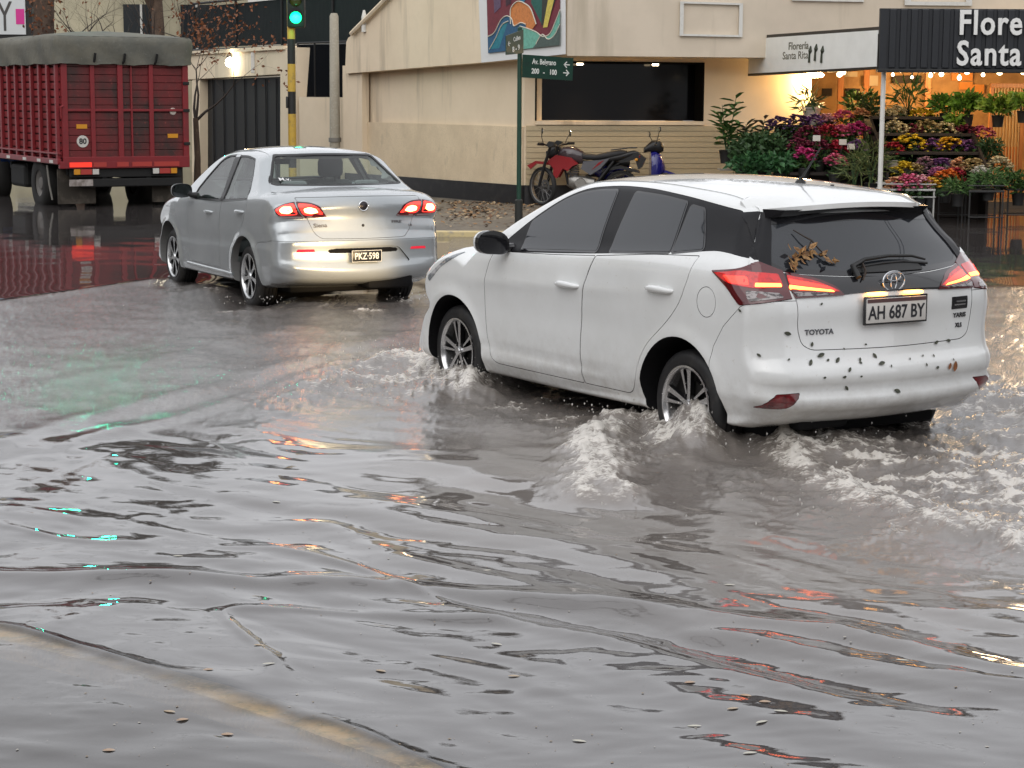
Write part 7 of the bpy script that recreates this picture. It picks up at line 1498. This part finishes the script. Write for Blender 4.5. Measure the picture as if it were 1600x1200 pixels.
bush('dense dark green bush filling the corner left of the flowers',1190,238,31.4,.50,.30,leafd,1100,.12,.07,23,ry=.35); bush('fresh green leafy shrub in front of the dark bush',1172,256,31.0,.34,.16,mat('leaf_fresh',(.05,.15,.05),.5,noise=(9,(.025,.08,.03),.4,.6)),300,.13,.08,24); bush('fresh green low shrub right of the first one',1218,256,31.0,.26,.14,mat('leaf_fresh'),240,.13,.08,27)
# tags
for (u,v,d,label) in ((1276,216,30.8,'white price tag on a tall stake above the car aerial'),(1317,222,31.0,'white plant label among the dark flowers'),(1330,229,31.0,'round white plant label near the tall grasses')):
    p=PD(u,v,d); t=thing('price_tag',label,'tag',tuple(p)); mb=MB(); mb.bbox(-.06,.06,0,.004,-.045,.045,.002); mb.build('card',mat('card_white',(.6,.58,.53),.5),t); mb=MB(); mb.tube([(0,.01,0),(-.03,.01,-.2),(-.09,.01,-.45)],.006,5); mb.build('stake',dkw,t)
# ------------------------------------------------ trees and leaves
bark=mat('bark_brown',(.10,.065,.045),.85,noise=[(6,(.055,.035,.025),.4,.65,(1,1,.3)),(20,(.16,.11,.07),.58,.7)],bump=(25,.6,.02)); twigm=mat('twig_dark',(.035,.025,.02),.8); brownl=mat('leaf_rusty',(.22,.075,.025),.7,noise=(7,(.12,.045,.02),.4,.65))
def bare_tree(label,x,y,h,seed,r0,dirs,leaf_n,leaf_c=None,lm=brownl,depth=5,br=.62,name='tree'):
    rs=np.random.RandomState(seed); t=thing(name,label,'tree',(x,y,0)); mb=MB(); tips=[]
    def grow(p,d,l,r,k):
        pts=[p];rr=[r]; q=p.copy(); dd=d.copy()
        for i in range(4):
            dd=(dd+Vector((rs.randn(),rs.randn(),rs.randn()))*.16+Vector((0,0,.06))).normalized(); q=q+dd*l/4; pts.append(q.copy()); rr.append(r*(1-.16*(i+1)))
        mb.tube(pts,rr,7 if r>.05 else 4,False)
        if k==0: tips.append(q); return
        for j in range(3 if k>1 else 2):
            a=pts[2+ (j%3)] if j else q; nd=(dd+Vector((rs.randn(),rs.randn()*.8,rs.randn()*.6+.25))*.75).normalized(); grow(a.copy(),nd,l*(.62+.2*rs.rand()),rr[-1]*(br+.1*rs.rand()),k-1)
        if k<=2: tips.append(q)
    tr=MB(); tr.tube([(0,0,0),(.02,.02,h*.5),(0,0,h)],[r0*1.25,r0,r0*.85],12); tr.build('trunk',bark,t,60)
    for d in dirs: grow(Vector((0,0,h*.96)),Vector(d).normalized(),1.0,r0*.5,depth-1)
    mb.build('branches',twigm,t,70)
    if leaf_n:
        lf=MB()
        for i in range(leaf_n):
            c=tips[rs.randint(len(tips))]+Vector((rs.randn(),rs.randn(),rs.randn()))*.09; d=Vector((rs.randn(),rs.randn(),rs.randn()-.4)).normalized(); s=d.cross(Vector((rs.randn(),rs.randn(),rs.randn()))).normalized(); l=.06+.05*rs.rand(); lf.add([c,c+d*l*.5+s*l*.25,c+d*l,c+d*l*.5-s*l*.25],[(0,1,2,3)])
        lf.build('crown',lm,t)
    return t
p=PD(245,60,39); bare_tree('bare dark tree with many thin branches rising behind the red truck',p.x,39,2.3,4,.13,[(-.9,0,.8),(.1,.2,1),(.8,0,.7),(-.3,0,1),(.5,0,.9),(-.6,0,.5),(.2,0,.8)],50,depth=6)
p=PD(120,60,40); bare_tree('second bare tree left of the first behind the truck',p.x,40,2.2,9,.13,[(-.6,0,.9),(.7,0,.8),(0,.2,1),(.3,0,1),(-.3,0,1)],40)
p=PD(296,110,37); bare_tree('small tree with rusty dead leaves in front of the dark netting',p.x+.1,37,1.5,15,.06,[(.9,0,.75),(.6,.2,1.0),(.2,0,1)],480,depth=4)
p=PD(70,60,37.5); t=thing('tree','thick brown tree trunk beside the billboard at top left','tree',(p.x,37.5,0)); mb=MB(); mb.tube([(0,0,0),(.03,0,1.5),(-.02,0,3),(.03,0,4.6)],[.26,.21,.20,.19],16); mb.build('trunk',bark,t,70)
mb=MB(); mb.tube([(.02,0,3.4),(-.5,.1,4.1),(-.9,.1,5.0)],[.11,.09,.06],8); mb.tube([(.02,0,3.8),(.6,.1,4.5),(1.0,.1,5.2)],[.10,.08,.05],8); mb.build('branch',bark,t,70)
rs=np.random.RandomState(8); lf=MB()
for i in range(900):
    c=Vector((rs.randn()*.35-.1,rs.randn()*.3,4.0+rs.rand()*1.5)) if i%2 else Vector((rs.randn()*.16,rs.randn()*.2,2.6+rs.rand()*1.8)); d=Vector((rs.randn(),rs.randn(),rs.randn())).normalized(); s=d.cross(Vector((rs.randn(),rs.randn(),rs.randn()))).normalized(); l=.07+.05*rs.rand(); lf.add([c,c+d*l*.5+s*l*.25,c+d*l,c+d*l*.5-s*l*.25],[(0,1,2,3)])
lf.build('crown',brownl,t)
# street trees across the road behind the viewer, seen mirrored in the water and windows -> none
# leaf litter on the pavement
lf=MB(); rs=np.random.RandomState(12); cs=[(765,325,40,9),(720,316,40,6),(800,310,50,4),(850,316,60,4),(690,308,30,4),(740,333,40,6)]
cols=[mat('litter_tan',(.26,.15,.07),.7),mat('litter_brown',(.12,.06,.03),.7),mat('litter_pale',(.38,.28,.17),.7)]
for i in range(1500):
    c=cs[rs.randint(len(cs))]; 
    if i%4==0: u,v=680+rs.rand()*260,303+rs.rand()*52
    else: u,v=c[0]+rs.randn()*c[2]*.7,c[1]+rs.randn()*c[3]*.8
    if v<301: continue
    p=PZ(u,v,.153)
    if not(kl+.1<p.x<kr-.1 and 26.1<p.y<33.4): continue
    a=rs.rand()*6.28; l=.035+.05*rs.rand(); w=l*.45; d=Vector((math.cos(a),math.sin(a),rs.rand()*.5)); s=Vector((-math.sin(a),math.cos(a),0)); lf.m=rs.randint(3); lf.add([p,p+d*l*.5+s*w,p+d*l,p+d*l*.5-s*w],[(0,1,2,3)])
o=lf.build('leaf_litter',cols); setp(o,kind='stuff')
# floating leaves
def leafmesh(name,l,w,m,curl=.12):
    n=9; V=[];F=[]
    for i in range(n):
        t=i/(n-1); ww=w*math.sin(math.pi*min(1,t*.97+.015))**.75; z=curl*l*(t-.5)**2*2; V+=[(t*l-l/2,-ww/2,z+ww*.12),(t*l-l/2,0,z),(t*l-l/2,ww/2,z+ww*.12)]
    for i in range(n-1): F+=[(3*i,3*i+3,3*i+4,3*i+1),(3*i+1,3*i+4,3*i+5,3*i+2)]
    mb=MB(); mb.add(V,F); me=bpy.data.meshes.new(name); me.from_pydata(mb.v,[],mb.f); me.materials.append(m)
    for p in me.polygons: p.use_smooth=True
    return me
flm=mat('floating_leaf_tan',(.42,.35,.27),.55,noise=(20,(.33,.22,.11),.4,.65)); fl2=mat('floating_leaf_orange',(.42,.32,.24),.55,noise=(20,(.3,.15,.06),.4,.65)); fl3=mat('floating_leaf_pale',(.50,.48,.41),.55)
L1=leafmesh('leaf',.040,.018,flm,.03);L2=leafmesh('leaf',.038,.022,fl2,.03);L3=leafmesh('leaf',.044,.016,fl3,.03)
X_,Y_,Z_,_f=WGRID
def wz(x,y):
    i=min(len(Y_)-1,int(np.searchsorted(Y_[:,0],y))); j=int(np.clip(np.searchsorted(TT_,x/Y_[i,0]),0,X_.shape[1]-1)); return Z_[i,j]
k=0
for (u,v,ty) in ((776,1005,3),(803,1057,1),(1078,1070,2),(1165,1090,2),(1195,1100,2),(1145,1112,1),(1220,1115,3),(1085,1134,3),(1190,1130,3),(1410,1035,3),(1172,1178,3),(432,788,3),(278,865,3),(285,1127,2),(265,1116,1),(355,1147,2),(325,1048,2),(405,1008,1),(420,1037,3),(595,1043,1),(1140,917,3),(760,890,3),(905,1155,3),(170,1176,2)):
    p=PZ(u,v,WZ); o=link('floating_leaf',{1:L1,2:L2,3:L3}[ty],None,None,(p.x,p.y,wz(p.x,p.y)+.001)); o.rotation_euler=(0,0,R((k*67)%180-90)*.35); o['label']={1:'small tan leaf floating flat on the flood water in the foreground',2:'small orange leaf floating flat on the flood water in the foreground',3:'small pale leaf floating flat on the flood water in the foreground'}[ty]; o['category']='leaf'; o['group']='leaves floating on the foreground water'; k+=1
# leaves stuck to the bumper
HM=Matrix.Translation(HPOS)@Matrix.Rotation(HRZ,4,'Z'); HMi=HM.inverted()
stk=mat('wet_leaf_dark',(.05,.055,.04),.5,noise=(60,(.14,.14,.09),.5,.7)); stb=mat('wet_leaf_brown',(.25,.09,.03),.5,noise=(60,(.12,.05,.02),.5,.7)); S1=leafmesh('leaf',.030,.015,stk,.05);S2=leafmesh('leaf',.034,.020,stb,.05);S3=leafmesh('leaf',.016,.010,stk,.05)
def stick(u,v,me,rot,label,name='stuck_leaf',group='wet leaves stuck on the white car bumper',sc=1.35):
    o0=HMi@CO; dd=(HMi.to_3x3()@ray(u,v)).normalized(); p,n,f,_=HS.bvh.ray_cast(o0,dd)
    if p is None: return
    n=HS.normal_at(p,f); x=Vector((0,-1,0)); x=(x-n*x.dot(n)).normalized(); y=n.cross(x); M=Matrix(((x.x,y.x,n.x,0),(x.y,y.y,n.y,0),(x.z,y.z,n.z,0),(0,0,0,1))); M=HM@Matrix.Translation(p+n*.005)@M@Matrix.Rotation(rot,4,'Z')@Matrix.Scale(sc,4)
    o=link(name,me); o.matrix_world=M; setp(o,label,'leaf',group)
k=0
rs=np.random.RandomState(77)
for (u,v,ty) in ((1230,521,1),(1186,555,1),(1282,555,1),(1266,567,1),(1308,563,1),(1343,562,3),(1344,567,3),(1327,578,1),(1366,556,1),(1377,568,1),(1392,572,3),(1345,588,3),(1319,589,3),(1288,590,3),(1421,561,3),(1447,570,3),(1464,574,3),(1441,556,3),(1489,562,3),(1483,572,2),(1491,572,2),(1322,606,1),(1401,611,1),(1283,475,3),(1462,535,1),(1481,532,1),(1268,538,3),(1352,538,3),(1318,545,3),(1293,563,3),(1458,556,3),(1232,562,3),(1157,485,3)):
    stick(u,v,{1:S1,2:S2,3:S3}[ty],R(rs.rand()*180),{1:'dark wet leaf about thumbnail size stuck on the white bumper',2:'brown wet leaf stuck at the right end of the white bumper',3:'tiny dark leaf speck stuck on the white bumper'}[ty],sc=.8+rs.rand()*.9); k+=1
# twig with brown leaves on the rear window
t=thing('twig','broken twig with golden brown leaves caught on the hatchback rear window','twig',HPOS,HRZ)
def gp(u,v,h=.02):
    o0=HMi@CO; dd=(HMi.to_3x3()@ray(u,v)).normalized(); p,n,f,_=HS.bvh.ray_cast(o0,dd); return p+HS.normal_at(p,f)*h
mb=MB(); mb.tube([gp(1238,362,.015),gp(1252,374,.03),gp(1263,382,.04),gp(1275,393,.03),gp(1290,405,.02)],[.003,.004,.005,.004,.003],6); mb.tube([gp(1263,382,.04),gp(1258,395,.04),gp(1243,405,.03),gp(1228,412,.02)],[.004,.004,.003,.002],6); mb.build('stem',twigm,t,60)
rs=np.random.RandomState(4); gm=mat('twig_leaf_gold',(.42,.24,.09),.5,noise=(30,(.16,.08,.03),.42,.6)); mb=MB()
for (u,v,n_,s) in ((1250,399,8,12),(1241,406,8,11),(1260,394,4,9),(1283,401,4,8),(1297,409,3,6),(1232,413,3,6)):
    for i in range(n_):
        c=gp(u+rs.randn()*s*.5,v+rs.randn()*s*.28,.02+.02*rs.rand()); d=Vector((.25*rs.randn(),rs.randn(),-.35+rs.randn()*.5)).normalized(); s_=d.cross(Vector((-1,rs.randn()*.4,rs.randn()*.4+.6))).normalized(); nn=d.cross(s_); l=.032+.038*rs.rand(); w=l*.26; mb.add([c,c+d*l*.4+s_*w-nn*.004,c+d*l*.8+s_*w*.5-nn*.010,c+d*l-nn*.018,c+d*l*.8-s_*w*.5-nn*.010,c+d*l*.4-s_*w-nn*.004],[(0,1,2,3),(0,3,4,5)])
mb.build('leaves',gm,t)
mb=MB(); mb.tube([gp(1345,415,.02),gp(1350,428,.02),gp(1346,440,.015)],[.006,.008,.004],6); o=mb.build('twig',twigm,t,60); o.name='stem'

# street trees outside the frame, left and behind the viewer
for (x,y,h,sd,lab) in ((-13.5,7,3.4,31,'street tree on the left pavement outside the frame, nearest'),(-15,19,3.8,37,'street tree on the left pavement outside the frame, second'),(-4,-7,3.6,43,'street tree behind the photographer'),(9,-4.4,3.4,47,'street tree behind the photographer to the right')):
    bare_tree(lab,x,y,h,sd,.17,[(-.8,.2,.9),(.8,0,.9),(0,.8,1),(.1,-.7,1)],1600,depth=5,br=.64)

def crown_tree(label,x,y,h,r,seed,m,n=2600):
    rs=np.random.RandomState(seed); t=thing('tree',label,'tree',(x,y,0)); mb=MB(); mb.tube([(0,0,0),(.1,0,h*.4),(0,0,h*.75)],[.22,.17,.08],10); 
    cl=[]
    for i in range(14):
        a=rs.rand()*6.283; q=r*(.25+.7*rs.rand()); c=Vector((math.cos(a)*q,math.sin(a)*q*.7,h-r*.9+rs.randn()*r*.38)); cl.append((c,r*(.28+.22*rs.rand()))); mb.tube([(0,0,h*.45),tuple(c*.6+Vector((0,0,h*.2))),tuple(c)],[.09,.05,.015],6)
    mb.build('trunk',bark,t,60); lf=MB()
    for i in range(n):
        c0,rr=cl[rs.randint(len(cl))]; v=Vector((rs.randn(),rs.randn(),rs.randn())).normalized()*rr*rs.rand()**.4; c=c0+v; d=Vector((rs.randn(),rs.randn(),rs.randn())).normalized(); s=d.cross(Vector((rs.randn(),rs.randn(),rs.randn()))).normalized(); l=.16+.14*rs.rand(); lf.add([c,c+d*l*.5+s*l*.3,c+d*l,c+d*l*.5-s*l*.3],[(0,1,2,3)])
    lf.build('crown',m,t)
dkf=mat('foliage_dark',(.028,.032,.018),.7,noise=(3,(.055,.05,.028),.4,.65))  # unseen trees added so the waves mirror dark streaks
for i,(x,y,h,r) in enumerate(((-.5,43,9.2,2.0),(3.4,42,8.4,1.7),(7.2,43,9.6,2.2),(11.5,42,8.8,2.0),(-9.5,52,9.0,2.0))):
    crown_tree('added dark tree above the frame, for the water to mirror, behind the '+('corner building, left','corner building, middle','flower shop','flower shop, far right','yellow house')[i],x,y,h,r,60+i,dkf)
